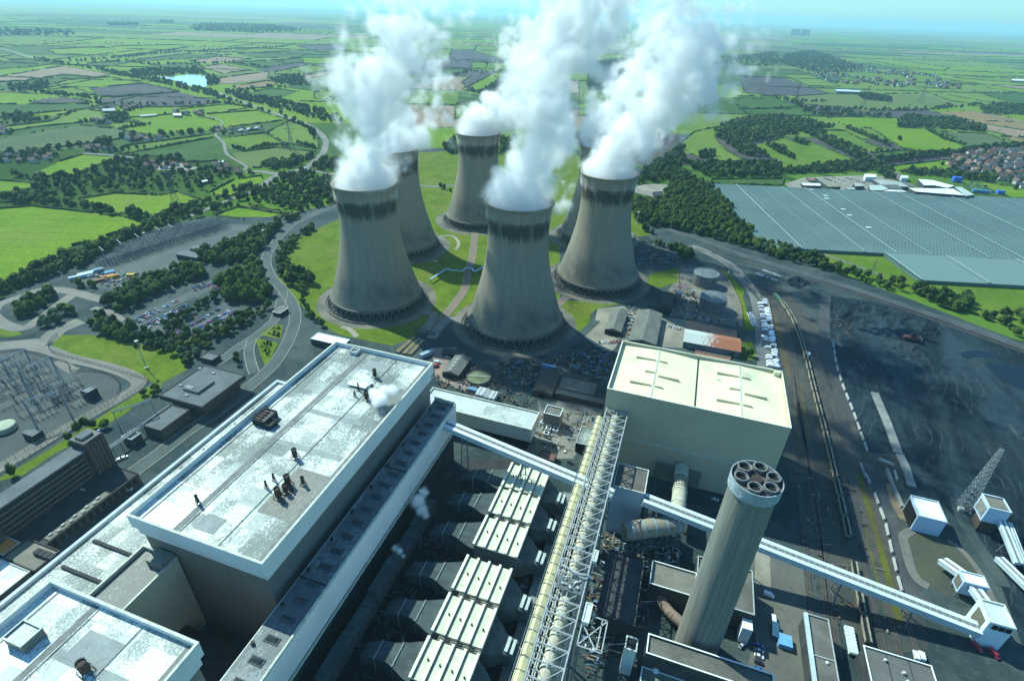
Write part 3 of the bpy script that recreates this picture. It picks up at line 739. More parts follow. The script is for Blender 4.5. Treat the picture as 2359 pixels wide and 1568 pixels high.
for k in range(8):
    kind = (0, 1, 1, 2, 0, 3, 1, 2)[k]; H = (11, 9, 12, 8, 13, 9, 10, 7)[k]; R = (4.2, 4.4, 5.0, 3.8, 3.6, 4.2, 4.6, 3.4)[k]
    V, F = crown_arrays(rt, 420, R, H*.86, H*.12, 1.25)
    CROWNS.append((V, F, kind, H, R, mesh_np('crown', V, F, [LEAF[kind]])))
FARC = []
for k in range(5):
    V, F = crown_arrays(rt, 70, 4.6, 9.5, 0.0, 3.0, 4); FARC.append((V, F))
MIDC = []
for k in range(6):
    V, F = crown_arrays(rt, 190, 4.4, 10.5, 0.3, 1.75, 5); MIDC.append((V, F))
def in_poly(x, y, P):
    c = False; n = len(P); j = n-1
    for i in range(n):
        if (P[i][1] > y) != (P[j][1] > y) and x < (P[j][0]-P[i][0])*(y-P[i][1])/(P[j][1]-P[i][1])+P[i][0]: c = not c
        j = i
    return c
TREES = []   # (x, y, scale, kind)
def wood(n, s, gap, sc=1.0, kinds=(0, 0, 1, 1, 2), jit=.45):
    P = [(q.x, q.y) for q in (g(*t, 0) for t in S(n, s))]
    xs = [p[0] for p in P]; ys = [p[1] for p in P]; y = min(ys)
    while y < max(ys):
        x = min(xs)
        while x < max(xs):
            a = x+rt.uniform(-jit, jit)*gap; b = y+rt.uniform(-jit, jit)*gap
            if in_poly(a, b, P): TREES.append((a, b, sc*rt.choice((rt.uniform(.5, .85), rt.uniform(.75, 1.15), rt.uniform(.9, 1.35))), rt.choice(kinds)))
            x += gap
        y += gap
def row(n, s, gap, sc=1.0, kinds=(0, 1, 1), off=0.0, prob=1.0):
    P = [g(*t, 0) for t in S(n, s)]
    for a, b in zip(P[:-1], P[1:]):
        d = b-a; L = d.length; m_ = max(1, int(L/gap))
        for i in range(m_):
            if rt.random() > prob: continue
            q = a+d*((i+rt.uniform(.2, .8))/m_); TREES.append((q.x+rt.uniform(-off, off), q.y+rt.uniform(-off, off), sc*rt.uniform(.7, 1.25), rt.choice(kinds)))
# station woodland
wood(4, '60,620 200,520 400,430 480,470 350,560 130,650', 6.0)
wood(4, '230,660 440,580 600,600 540,650 300,710', 7, .95, (1, 2, 3))
wood(4, '500,390 660,400 700,450 620,465', 7, .8)
wood(4, '715,520 870,440 1080,360 1250,285 1420,310 1430,350 1250,400 1080,470 830,600 730,560', 5.6)
wood(4, '1350,200 1600,110 1820,30 1990,-10 1890,100 1830,180 1620,260 1430,270', 5.8)
wood(4, '1520,385 1680,300 1760,240 1840,340 1885,470 1840,540 1700,530 1540,500', 5.6, .95, (1, 1, 2))
wood(4, '1110,690 1350,570 1390,500 1500,450 1510,500 1300,650 1220,735 1120,710', 5.6, .62)
wood(4, '590,630 780,590 830,680 1060,745 1300,765 1410,740 1490,830 1380,910 1290,960 1240,890 960,820 700,760 620,700', 6.0, .78, (0, 1, 2, 2, 3))
wood(4, '1440,710 1700,590 1870,560 1830,620 1500,790 1430,770', 6.0, .66)
wood(4, '2160,10 2190,30 2080,90 1970,240 2140,330 2170,390 2100,470 1990,400 1890,290 1940,130', 6.5, .8)
row(4, '2070,490 2100,560 2160,640 2240,690', 6, .6, off=3)
wood(4, '1560,890 1660,880 1655,970 1520,950', 6, .6)
wood(4, '970,1140 1080,1115 1100,1170 1000,1190', 6, .7, (0, 2))
row(4, '470,1490 560,1410 620,1390 750,1385', 5, .6)
row(10, '120,1560 250,1490', 5, .6)
row(4, '1430,960 1540,880', 5, .5)
wood(4, '0,500 0,400 240,300 500,195 800,90 960,20 1270,-10 1010,45 800,150 560,280 280,370 130,430', 6.2, 1.0, (0, 1, 1))
wood(1, '1060,1510 1200,1450 1540,1365 1630,1420 1400,1490 1260,1530 1080,1560', 8, .9)
wood(1, '1540,1370 1620,1310 1820,1275 1900,1220 2020,1195 2250,1205 2320,1280 2330,1390 2290,1440 2050,1470 1900,1430 1700,1400 1600,1370', 10.5, 1.0, (0, 0, 1))
wood(1, '2120,1150 2200,1100 2359,1110 2359,1180 2200,1180', 9)
wood(1, '1860,1560 1990,1500 2130,1480 2050,1570', 8, .9)
# right side of the towers
wood(3, '-60,1170 0,1190 200,1290 250,1370 320,1440 430,1567 0,1567 -150,1400', 7.5, 1.0, (0, 1, 1))
wood(6, '-60,-10 430,0 520,110 620,105 800,180 1110,300 1060,320 700,230 450,150 200,80 0,30', 7.5)
row(6, '1110,315 1250,350 1400,390 1520,400', 6, .9, off=5); row(6, '1110,335 1320,395 1500,440', 6, .9, off=5)
wood(6, '1560,440 1640,405 1700,460 1980,500 2000,590 1900,600 1700,520', 7.5, 1.05)
row(6, '2000,590 2100,620 2200,650 2300,600 2450,760', 7, .9, off=6); row(6, '2020,610 2200,670 2359,760', 7, .8, off=5)
wood(13, '1880,10 2359,10 2359,190 2140,110 1880,50', 8, 1)
row(13, '1960,150 2050,180', 6, 1); row(13, '2060,260 2359,340', 6, .9, off=3)
wood(11, '860,-20 1050,0 1240,100 1180,180 1050,150 900,40', 6.5, .8)
row(11, '1690,1440 1800,1440 1950,1430 2050,1480', 5, .55); 
# middle distance
wood(3, '225,900 330,845 600,805 800,825 1040,880 900,895 1300,1080 1290,1105 1180,1090 1000,1000 850,920 700,940 560,975 440,1000 600,1090 500,1085 420,1075 300,990 235,940', 11, 1.15)
wood(3, '0,1120 220,1135 640,1125 690,1180 1200,1115 1390,1140 1480,1225 1300,1185 700,1200 650,1225 190,1225 100,1180', 9.5, 1.05, (0, 0, 1))
wood(3, '1485,830 1520,805 1850,828 2100,880 2090,912 1850,898 1490,880', 13, 1.2, (0, 0, 1))
wood(3, '1205,652 1330,655 1450,690 1440,708 1240,688', 14, 1.2, (0,))
row(3, '1340,1110 1600,1080 1900,1050 2120,1020 2500,990', 9, 1.15, (0, 1)); row(3, '1360,1130 1700,1090 2000,1050 2500,1008', 9, 1.1, (0,))
row(3, '620,672 760,700 1000,705', 12, 1.1, off=8); row(3, '740,700 830,745 1140,770 1150,790 900,790 1000,800 1450,800', 11, 1.2, off=10)
row(3, '820,770 1140,760 1640,765', 12, 1.1, off=8); row(3, '1700,760 2000,725 2250,735 2359,790', 14, 1.3, off=20); wood(3, '2050,750 2200,725 2500,740 2500,800 2280,795 2100,790', 14, 1.1)
row(3, '1130,885 1360,980 1430,1010', 9, 1.1); row(3, '870,870 1040,885', 9); row(3, '1690,900 1800,960 1960,1010', 11)
row(3, '570,1000 700,1070 770,1100', 10, 1.1, prob=.5); wood(3, '615,1010 700,1015 705,1070 640,1050', 9); wood(3, '775,965 870,985 865,1015 790,990', 9)
wood(3, '115,1045 220,1045 220,1100 120,1100', 9, 1.0, (0,)); row(3, '1480,965 1500,968', 6); row(3, '1320,1045 1460,1055', 10)
wood(3, '1360,1195 1440,1175 1490,1240 1400,1240', 8); wood(3, '1490,1180 1880,1195 2160,1240 2150,1262 1800,1225 1500,1200', 9)
wood(3, '700,380 900,350 1250,470 1200,500 900,505 680,440', 34, 1.3, (0, 1)); wood(3, '100,410 300,400 640,360 700,440 400,490 150,440', 34, 1.2, (0, 1))
wood(1, '0,1195 290,1235 400,1215 600,1185 700,1135 920,1085 1270,1100 1290,1135 1000,1160 1090,1195 1290,1185 1460,1155 1790,1180 1780,1210 1560,1230 1450,1300 1490,1335 1380,1345 1230,1305 1090,1325 800,1320 560,1365 440,1365 250,1395 0,1395 0,1345 180,1315 290,1275', 15, 1.0, (0, 0, 1))
row(1, '-60,1390 240,1400 440,1410 620,1445 830,1480 1050,1515', 8, 1.2, off=8)
wood(1, '70,1380 240,1350 440,1370 300,1410 110,1420', 10, 1.1)
wood(1, '1480,600 1560,630 1900,690 2200,760 2359,830 2359,860 2150,815 1880,745 1620,680', 17, 1.2, (0, 1))
row(1, '760,510 1060,560 1400,640 1620,700 1900,785 2110,870 2200,960', 11, 1.1, off=10); row(1, '780,500 1080,545 1240,585 1420,625 1640,690', 12, 1.1, off=10)
wood(1, '1430,520 1500,540 1520,580 1440,600 1430,560', 16, 1.2); wood(1, '900,490 1040,480 1380,478 1430,520 1220,512 1190,530 1060,525 960,525 900,510', 17, 1.2)
row(1, '250,410 480,450 620,470 780,505', 16, 1.2, off=12); wood(1, '60,590 340,570 340,610 80,640', 18, 1.2); row(1, '250,640 560,670 680,690', 14, 1.2, off=6)
wood(1, '720,800 880,785 890,830 770,855', 12, 1.1); wood(1, '20,800 230,790 240,840 30,850', 14, 1.1); row(1, '0,860 340,830', 10, .9)
row(1, '830,960 1000,945 1500,910', 15, 1.3, off=8, prob=.8); row(1, '320,1040 560,1010 800,970', 14, 1.2, off=8); wood(1, '0,1080 240,1040 400,1080 200,1120 20,1110', 14, 1.1)
wood(1, '680,970 770,970 790,1010 690,1020', 12, 1.2); row(1, '690,1060 1000,1020', 10, .9, off=5); row(1, '1600,1020 1700,1045 1900,1000 1990,1015', 10, .9)
row(1, '2050,990 2190,1030', 10); wood(1, '1820,1130 2060,1100 2170,1070 2150,1110 1900,1180 1830,1160', 9)
row(1, '540,850 700,830 1000,870', 12, .8, prob=.5); row(1, '840,890 1040,862', 9, .8); row(1, '600,720 1100,725 1530,712 1730,745', 14, .9, off=4)
row(1, '470,425 900,430 1050,450 1310,445 1600,440 1860,470', 20, 1.2, off=10); row(1, '560,420 900,395 1200,360 1560,365', 20, 1.1, off=8); row(1, '1400,350 1900,330 2040,310', 26, 1.1)
wood(1, '1860,545 2050,520 2130,550 2150,600 1920,580', 18, 1.2); row(1, '1650,640 1880,600 1990,610', 14, 1.1, off=10)
wood(1, '1310,190 1400,165 1900,175 2100,215 1800,230 1350,215', 60, 2.0, (0,)); wood(1, '740,165 950,160 960,178 750,180', 40, 1.8, (0,)); wood(1, '0,205 500,215 540,245 0,250', 55, 1.8, (0,)); wood(1, '1100,145 1200,150 1200,160 1100,160', 40, 1.7, (0,))
wood(2, '820,615 1000,660 1040,670 1140,545 1100,545 970,640', 13, 1.2); row(2, '760,530 900,495 1150,500', 18, 1.2, off=8)
wood(2, '700,1010 790,950 800,1070 740,1070', 10); wood(2, '1090,960 1200,955 1190,1010 1100,1080', 9); row(2, '680,1300 760,1325', 8, .8); wood(2, '1700,440 2200,380 2200,560 1700,640', 16, 1.3, (0, 0, 1))
wood(2, '1980,1240 2050,1200 2359,1010 2359,1230 2050,1275', 10, 1.1, (0, 0, 1)); wood(2, '2010,1370 2359,1440 2359,1600 2010,1540', 8, 1, (0, 1, 2))
wood(4, '1800,745 1900,690 1940,690 1930,765', 3.2, .24, (0, 2))
wood(4, '1785,780 1900,805 1840,920', 3.2, .24, (0, 2))
# ---- the 300 nearest stand as single trees, each with trunk and crown; the rest is far woodland
TREES = [t for t in TREES if not any((t[0]-c[0])**2+(t[1]-c[1])**2 < 54**2 for c in TOWERS)]
def off_road(t): return (int(t[0]//4), int(t[1]//4)) not in ROADCELLS
TREES = [t for t in TREES if off_road(t)]
TREES.sort(key=lambda t: (t[0]**2+t[1]**2)/(1 if t[2] > .4 else .3))
near, rest = TREES[:300], TREES[300:]
KN = ['dark broadleaf tree', 'mid green broadleaf tree', 'yellowish olive tree', 'pale silvery tree']
protos = {}
for i, (x, y, s_, kd) in enumerate(near):
    opts = [k for k in range(8) if CROWNS[k][2] == kd]; k = rt.choice(opts); V, F, _, H, R, me = CROWNS[k]
    if x > -60: where, gp = 'standing right of the cooling towers towards the tank yard', 'trees right of the cooling towers'
    elif x < -290 and y < 270: where, gp = 'in the belt between the corner lawn and the car park', 'trees between the corner lawn and the car park'
    elif x < -230: where, gp = 'in the planting round the car park and access road', 'trees round the car park'
    else: where, gp = 'standing beside the station buildings', 'trees beside the station buildings'
    lab = f'{KN[kd]} {where}'
    t = thing('tree', lab, 'tree', (x, y, 0), rt.uniform(0, 6.28), gp+' '+KN[kd]); s_ *= 1.12; t.scale = (s_, s_, s_*rt.uniform(.85, 1.15))
    c = bpy.data.objects.new('crown', me); COL.objects.link(c); c.parent = t
    if k not in protos:
        m = MB(); m.tube((0, 0, 0), (0, 0, H*.45), .28, 7, .16)
        for q in range(4):
            a = q*1.6+.3; m.tube((0, 0, H*(.28+.05*q)), (R*.5*math.cos(a), R*.5*math.sin(a), H*(.5+.05*q)), .12, 5, .05)
        _o = m.build('trunk', bark); protos[k] = _o.data; bpy.data.objects.remove(_o)
    tr = bpy.data.objects.new('trunk', protos[k]); COL.objects.link(tr); tr.parent = t
def hedge_trees():
    out = []
    def along(a, b, gap, sc, prob):
        a = np.array(a[:2]); b = np.array(b[:2]); L = np.linalg.norm(b-a); m_ = int(L/gap)
        for i in range(m_):
            if rt.random() < prob:
                q = a+(b-a)*((i+rt.random())/m_); out.append((q[0]+rt.uniform(-2, 2), q[1]+rt.uniform(-2, 2), sc*rt.uniform(.5, 1.3)*(1.5 if rt.random() < .08 else 1), rt.choice((0, 0, 1))))
    for P in HEDGES:
        for i in range(len(P)):
            a, b = P[i], P[(i+1) % len(P)]; d = math.hypot((a[0]+b[0])/2, (a[1]+b[1])/2)
            if d > 700: along(a, b, 6+d/300., .34+d/20000., .5 if rt.random() < .5 else .12)
    for a, b in FAR_LINES:
        d = math.hypot(a[0], a[1]); 
        if d > 1800: along(a, b, 11+d/180., .36+d/15000., .5 if rt.random() < .35 else .05)
    return [t for t in out if off_road(t)]
def mass(name, label, pts, protos_, cat):
    Vs, Fs, Ms = [], [], []; base = 0
    for (x, y, s_, kd) in pts:
        V, F = protos_[rt.randrange(len(protos_))]; a = rt.uniform(0, 6.28); ca, sa = math.cos(a), math.sin(a); sz = s_*rt.uniform(.8, 1.15)
        W_ = np.empty_like(V); W_[:, 0] = (V[:, 0]*ca-V[:, 1]*sa)*s_+x; W_[:, 1] = (V[:, 0]*sa+V[:, 1]*ca)*s_+y; W_[:, 2] = V[:, 2]*sz-.3
        Vs.append(W_); Fs.append(F+base); base += len(V); Ms.append(np.full(len(F), kd))
    me = mesh_np(name, np.concatenate(Vs), np.concatenate(Fs), LEAF, np.concatenate(Ms))
    o = bpy.data.objects.new(name, me); COL.objects.link(o); tag(o, label, cat, kind='stuff'); return o
def hedge_strips():
    V, F, K = [], [], []
    def strip(a, b, w_, h):
        a = np.array(a[:2]); b = np.array(b[:2]); L = np.linalg.norm(b-a)
        if L < 15: return
        d = (b-a)/L; n_ = np.array((-d[1], d[0])); k = max(2, int(L/(7+np.hypot(*a)/400.))); prev = None
        for i in range(k+1):
            q = a+d*(L*i/k)+n_*rt.uniform(-.8, .8); ww = w_*rt.uniform(.55, 1.3); hh = h*rt.uniform(.35, 1.25)
            if rt.random() < .07 or (int(q[0]//4), int(q[1]//4)) in ROADCELLS: prev = None; continue
            base = len(V); V.extend([(*(q-n_*ww), -.4), (*(q-n_*ww*.7), hh*.8), (*(q+n_*ww*.1), hh), (*(q+n_*ww), -.4)])
            if prev is not None:
                for j in range(3): F.append((prev+j, prev+j+1, base+j+1, base+j))
                K.extend([rt.choice((0, 0, 1))]*3)
            prev = base
    for P in HEDGES:
        for i in range(len(P)):
            a, b = P[i], P[(i+1) % len(P)]; D = math.hypot((a[0]+b[0])/2, (a[1]+b[1])/2)
            if D > 650 and rt.random() < .85: strip(a, b, 1.6+D/2600., 2.6+D/2200.)
    for a, b in FAR_LINES:
        D = math.hypot(a[0], a[1])
        if D > 1800 and rt.random() < .7: strip(a, b, 1.6+D/3500., 2.4+D/3500.)
    me = mesh_np('hedges', np.array(V), np.array(F), LEAF, np.array(K)); o = bpy.data.objects.new('hedges', me); COL.objects.link(o); tag(o, 'clipped hedge lines dividing the fields', 'hedges', kind='stuff')
hedge_strips()
mid = [t for t in rest if t[0]**2+t[1]**2 < 1100**2]; far = [t for t in rest if t[0]**2+t[1]**2 >= 1100**2]
# keep far masses off traced lake water
mass('woodland', 'massed green trees of the belts and copses beyond the station', mid, MIDC, 'woodland')
hd_ = [t for t in hedge_trees()]
mass('hedgerow_trees', 'hedges and scattered trees between the distant fields', far+hd_, FARC, 'hedgerows')
print('TREES', len(TREES), len(mid), len(far), len(hd_))
# ================================================================ main station block
_C.update({15: (1018.9, 978.1, .17314), 16: (733.6, 1222.6, .20793), 17: (1304.2, 1018.9, .20793), 18: (1100.4, 1271.6, .20732)})
def roof_mat(name, hi, lo, cover=.5, sc=.9):
    """silver-painted felt roof, laid in sheets, worn through to grey in patches"""
    b = NB(name); p = b.pos()
    x, y, z = b.sep(p)
    cell = b.comb(b.math('FLOOR', b.math('MULTIPLY', x, .16)), b.math('FLOOR', b.math('MULTIPLY', y, .10)), 0.0)
    wn_ = b.n('ShaderNodeTexWhiteNoise'); b.l(cell, wn_.inputs['Vector']); r = wn_.outputs['Value']
    big = b.noise(p, .035, 3)
    n = b.math('ADD', b.math('MULTIPLY', b.noise(b.map(p, scale=(1, .6, 1)), sc, 4, .75), .55), b.math('MULTIPLY', b.noise(b.map(p, scale=(.5, 1, 1)), sc*3.4, 3, .7), .45))
    thr = b.math('ADD', b.math('MULTIPLY', r, .13), b.math('MULTIPLY', big, .52))
    f = b.step(b.math('SUBTRACT', b.math('ADD', n, cover-.5), b.math('ADD', thr, .08)), -.03, .07)
    seam = b.math('MAXIMUM', b.math('GREATER_THAN', b.math('FRACT', b.math('MULTIPLY', x, .16)), .96), b.math('GREATER_THAN', b.math('FRACT', b.math('MULTIPLY', y, .10)), .97))
    c = b.mix(f, lo, hi)
    c = b.mix(b.math('MULTIPLY', b.math('LESS_THAN', r, .10), .6), c, tuple(v*1.5 for v in lo))
    c = b.mix(b.math('MULTIPLY', seam, .35), c, lo)
    c = b.mix(b.math('MULTIPLY', b.step(b.noise(b.map(p, scale=(1, .45, 1)), 2.6, 3, .8), .46, .60), .60), c, lo)
    c = b.mix(b.math('MULTIPLY', b.step(b.noise(p, .11, 5, .7, 1.0), .50, .66), .40), c, tuple(v*1.3 for v in lo))
    b.bsdf(c, .6, 0, .4, b.bump(n, .3, .1)); return b.mat
def panel_mat(name, col, dirt=(.12, .12, .10), step_=2.4, amt=.5, streak=.25, rough=.6):
    """sheet cladding with fine vertical joints and run-off streaks"""
    b = NB(name); p = b.pos(); x, y, z = b.sep(p)
    s_ = b.math('ADD', x, y); j = b.math('GREATER_THAN', b.math('FRACT', b.math('MULTIPLY', s_, 1/step_)), .93)
    c = b.mix(b.step(b.noise(p, .05, 4), .35, .7), col, tuple(v*.88 for v in col))
    c = b.mix(b.math('MULTIPLY', j, .16), c, dirt)
    st = b.noise(b.comb(b.math('MULTIPLY', s_, .8), 0.0, b.math('MULTIPLY', z, .05)), 1.0, 5, .7)
    c = b.mix(b.math('MULTIPLY', b.step(st, .55, .75), streak), c, dirt)
    b.bsdf(c, rough, 0, .3); return b.mat
R_SILVER = roof_mat('silver_felt_roof', (.68, .74, .70), (.105, .135, .13), .43, 1.7)
R_WHITE = roof_mat('white_felt_roof', (.78, .84, .81), (.18, .225, .22), .49, 1.5)
R_GREY = roof_mat('grey_felt_roof', (.42, .47, .46), (.10, .11, .11), .37)
R_ANNEX = roof_mat('pale_felt_roof', (.50, .56, .54), (.26, .30, .30), .5)
W_WHITE = panel_mat('white_cladding', (.72, .77, .74), (.20, .21, .20))
W_PARAPET = panel_mat('pale_parapet', (.62, .68, .66), (.30, .28, .20), 6.0)
W_DARK = panel_mat('stained_shade_wall', (.19, .19, .165), (.05, .05, .04), 1.6, streak=.6)  # base colour darkened for the shaded boiler house front, under stain streaks
CREAM = panel_mat('cream_cladding', (.68, .68, .44), (.45, .46, .34), 2.0, streak=.10)
CREAM2 = panel_mat('grey_green_cladding', (.47, .42, .29), (.30, .28, .22), 2.0, streak=.12)
cap_m = M('coping', (.62, .66, .58), (.45, .48, .42), .4)
black = M('black_void', (.010, .012, .013), (.006, .007, .008), 1.0, fine=0)
dk = M('dark_cladding', (.030, .036, .042), (.020, .024, .028), .2)
steel = M('steel_paint', (.17, .21, .24), (.11, .14, .16), .5)
lsteel = M('light_steel', (.42, .46, .46), (.30, .33, .33), .6)
rust = M('rusty_metal', (.10, .05, .03), (.045, .035, .03), .8, coord='obj')
sooty = M('sooty_metal', (.035, .03, .028), (.06, .045, .04), 1.2, coord='obj')
def shell_block(t, x0, y0, x1, y1, z0, z1, rim=2.4, wall=W_WHITE, roof=R_SILVER, top=cap_m, thick=.7, rdrop=2.4):
    """walls, recessed roof and coping of one flat-roofed building"""
    m = MB(); m.box(x0+.05, y0+.05, z0, x1-.05, y1-.05, z1-rdrop-.05)
    for a in ((x0, y0, x1, y0+thick), (x0, y1-thick, x1, y1), (x0, y0+thick, x0+thick, y1-thick), (x1-thick, y0+thick, x1, y1-thick)):
        m.box(a[0], a[1], z1-rdrop-.6, a[2], a[3], z1)
    m.build('wall', wall, t)
    m = MB(); m.poly([(x0+thick, y0+thick, z1-rdrop), (x1-thick, y0+thick, z1-rdrop), (x1-thick, y1-thick, z1-rdrop), (x0+thick, y1-thick, z1-rdrop)]); m.build('roof', roof, t)
    m = MB(); e = .12
    for a in ((x0-e, y0-e, x1+e, y0+thick+e), (x0-e, y1-thick-e, x1+e, y1+e), (x0-e, y0+thick+e, x0+thick+e, y1-thick-e), (x1-thick-e, y0+thick+e, x1+e, y1-thick-e)):
        m.box(a[0], a[1], z1+.003, a[2], a[3], z1+.25)
    m.build('coping', top, t)
# ---- boiler houses
def boiler(label, x0, y0, x1, y1, roof_mats, far=True):
    t = thing('boiler_house', label, 'boiler house', (x0, y0, 0))
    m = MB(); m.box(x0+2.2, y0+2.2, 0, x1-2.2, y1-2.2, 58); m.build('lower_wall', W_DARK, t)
    m = MB(); m.box(x0+1.2, y0+1.2, 58.003, x1-1.2, y1-1.2, 62); m.build('ledge', W_WHITE, t)
    m = MB(); m.box(x0+.9, y0+.9, 62.1, x1-.9, y1-.9, 62.8); m.build('gutter_line', dk, t)
    shell_block(t, x0, y0, x1, y1, 62.9, 70, wall=W_WHITE, roof=roof_mats, rdrop=2.6, thick=.8)
    # broad gutters dividing the roof
    zr = 67.44; m = MB()
    gx = x0+.33*(x1-x0)
    m.box(gx-1.3, y0+1, zr-.05, gx+1.3, y1-1, zr+.05)
    m.box(x1-4.5, y0+1, zr-.05, x1-1.2, y1-1, zr+.04)
    m.build('roof_gutter', M('gutter_felt', (.21, .225, .22), (.15, .16, .16), .3), t)
    m = MB()
    m.box(x0+1, y0+1, zr-.03, gx-1.5, y0+24, zr+.02); m.build('roof_patch', R_WHITE, t)
    for k_, (ya_, yb_) in enumerate(((6, 14), (y1-y0-18, y1-y0-8))):
        m = MB(); m.box(gx+6, y0+ya_, zr-.07, gx+16+6*k_, y0+yb_, zr+.075); m.build('roof_patch', M('smooth_felt', (.30, .34, .33), (.24, .27, .27), .2), t)
    for k_ in range(3):
        m = MB(); m.bar((x0+5+k_*20, y0+2, zr+.25), (x0+5+k_*20, y1-2, zr+.25), .22); m.build('cable_tray', M('tray', (.25, .27, .26), (.2, .21, .21), .5), t)
    m = MB()
    m.box(x1-22, y0+22, zr-.03, x1-4.7, y0+50, zr+.02); m.build('roof_patch', M('brown_grey_felt', (.27, .27, .235), (.20, .20, .18), .3, stretch=(4, 1, 1)), t)
    for k in range(3):
        yy = y0+60+26*k
        if yy+9 < y1:
            m = MB(); m.box(gx+2, yy, zr-.02, x1-6-5*k, yy+3.2, zr+.03); m.build('roof_patch', M('smooth_felt', (.30, .34, .33), (.24, .27, .27), .2), t)
    return t
BA = boiler('long white boiler house with the silvery patchwork roof, filling the left centre', -198, 97, -129, 247, R_SILVER)
BB = boiler('second white boiler house with bright roof at the bottom left corner, across the dark courtyard', -197, -40, -128, 65.3, R_WHITE)
# stair turret where the courtyard walls meet and the courtyard's side wall
t = thing('deaerator_bay', 'grey flat roof bay bridging the two boiler houses beside the courtyard', 'building', (-199, 66, 0))
shell_block(t, -199, 65.6, -180, 98.5, 0, 49, wall=panel_mat('courtyard_wall', (.50, .50, .38), (.32, .26, .10), 7.0, streak=.5), roof=R_GREY, rdrop=1.6)
m = MB(); m.box(-190, 92, 47.5, -180.9, 98.4, 51); m.build('stair_head', W_DARK, t)
t = thing('link_building', 'low dark roofed building on the floor of the courtyard', 'building', (-179, 68, 0))
shell_block(t, -179.9, 70, -131, 90, 0, 12, wall=dk, roof=dk, top=dk, rdrop=.6)
# ---- turbine hall
t = thing('turbine_hall', 'long low turbine hall with pale roof running down the left side of the boiler houses', 'turbine hall', (-244, -40, 0))
shell_block(t, -244, -40, -200.1, 237, 0, 34.2, wall=W_WHITE, roof=R_SILVER, top=M('blue_white_coping', (.52, .62, .70), (.42, .50, .55), .2), rdrop=1.4, thick=1.6)
for y in (84, 99, 150, 166, 190, 206):
    m = MB(); m.box(-238, y, 32.7, -214, y+1.4, 33.9); m.build('roof_monitor', dk, t)
m = MB(); m.box(-243.9, -39, 22, -246.5, 236, 24); m.build('crane_ledge', cap_m, t)
for y in range(30, 236, 22):
    m = MB(); m.box(-213.5, y, 32.85, -200.9, y+12, 33.3); m.build('roof_panel', R_ANNEX, t)
# ---- bunker bay
t = thing('bunker_bay', 'shadowed long bunker bay below the boiler house, its roof lined with dark hatches', 'bunker bay', (-128.9, 30, 0))
m = MB(); m.box(-126.7, 20, 0, -114.5, 241.5, 29.5); m.build('base_wall', M('dark_base_wall', (.035, .042, .05), (.02, .024, .03), .1), t)  # dark tone on the recessed base below the pale cladding
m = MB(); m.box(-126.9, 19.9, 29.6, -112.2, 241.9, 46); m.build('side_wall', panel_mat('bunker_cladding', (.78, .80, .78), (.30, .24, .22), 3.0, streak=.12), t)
BUNK_ROOF = roof_mat('bunker_roof', (.20, .25, .27), (.085, .105, .115), .40, .5)
m = MB(); m.box(-126.6, 20.3, 46.003, -112.8, 241.5, 46.1); m.build('roof', BUNK_ROOF, t)
m = MB(); m.box(-112.9, 19.9, 46.006, -112.1, 242, 47.1); m.box(-126.5, 241.2, 46.006, -113, 242, 48.6); m.build('parapet', cap_m, t)
m = MB(); m.box(-114.4, 20, 25.6, -112.6, 241.6, 27.4); m.build('rail_band', cap_m, t)
for y in (110, 180): 
    m = MB(); m.box(-126.5, y, 46.15, -113, y+.5, 46.6); m.build('roof_joint', dk, t)
yy = 236.0; k = 0
while yy > 60:
    m = MB(); m.box(-122.3, yy-1.5, 46.11, -116.2, yy+1.5, 46.5); m.build('hatch_kerb', M('hatch_kerb', (.12, .14, .15), (.09, .10, .11), .5), t)
    m = MB(); z0 = 46.5; a, b_, c_, d_ = (-121.9, yy-1.2, z0), (-116.6, yy-1.2, z0), (-116.6, yy+1.2, z0), (-121.9, yy+1.2, z0)
    e, f = (-120.9, yy, z0+.9), (-117.6, yy, z0+.9)
    m._a([a, b_, c_, d_, e, f], [(0, 1, 5, 4), (2, 3, 4, 5), (1, 2, 5), (3, 0, 4)]); m.build('hatch', M('hatch_glass', (.055, .07, .08), (.03, .035, .04), 1.0, rough=.4), t)
    if k % 2 == 0:
        m = MB(); m.tube((-125, yy-3.8, 46.1), (-125, yy-3.8, 47.3), .75, 12); m.build('vent', sooty, t)
    yy -= 8.45; k += 1
# ---- roof furniture of the boiler house: each stands on the roof
def stack(label, n, x, y, h=4.2, r=1.0, tilt=0, legs=True, z=67.5, kind='steam_vent', group=None):
    p = g(n, x, y, z+1); p.z = z
    t = thing(kind, label, 'roof vent', p, group=group)
    m = MB(); q = p+Vector((0, 0, 1.0)); m.tube(q, q+Vector((0, 0, h)), r, 14, cap=False); m.tube(q+Vector((0, 0, h-.05)), q+Vector((0, 0, h+.25)), r*1.12, 14, cap=False); m.build('pipe', rust, t)
    m = MB(); m.disc((p.x, p.y, z+1+h-.5), r*.97, 14); m.build('mouth', sooty, t)
    if legs:
        m = MB()
        for a in range(4):
            c, s_ = math.cos(a*1.571+.6), math.sin(a*1.571+.6); m.bar((p.x+c*r*1.9, p.y+s_*r*1.9, z), (p.x+c*r*.9, p.y+s_*r*.9, z+1+h*.55), .18)
            m.bar((p.x+c*r*1.9, p.y+s_*r*1.9, z+.2), (p.x-s_*r*1.9, p.y+c*r*1.9, z+.2), .14)
        m.build('frame', sooty, t)
    return t
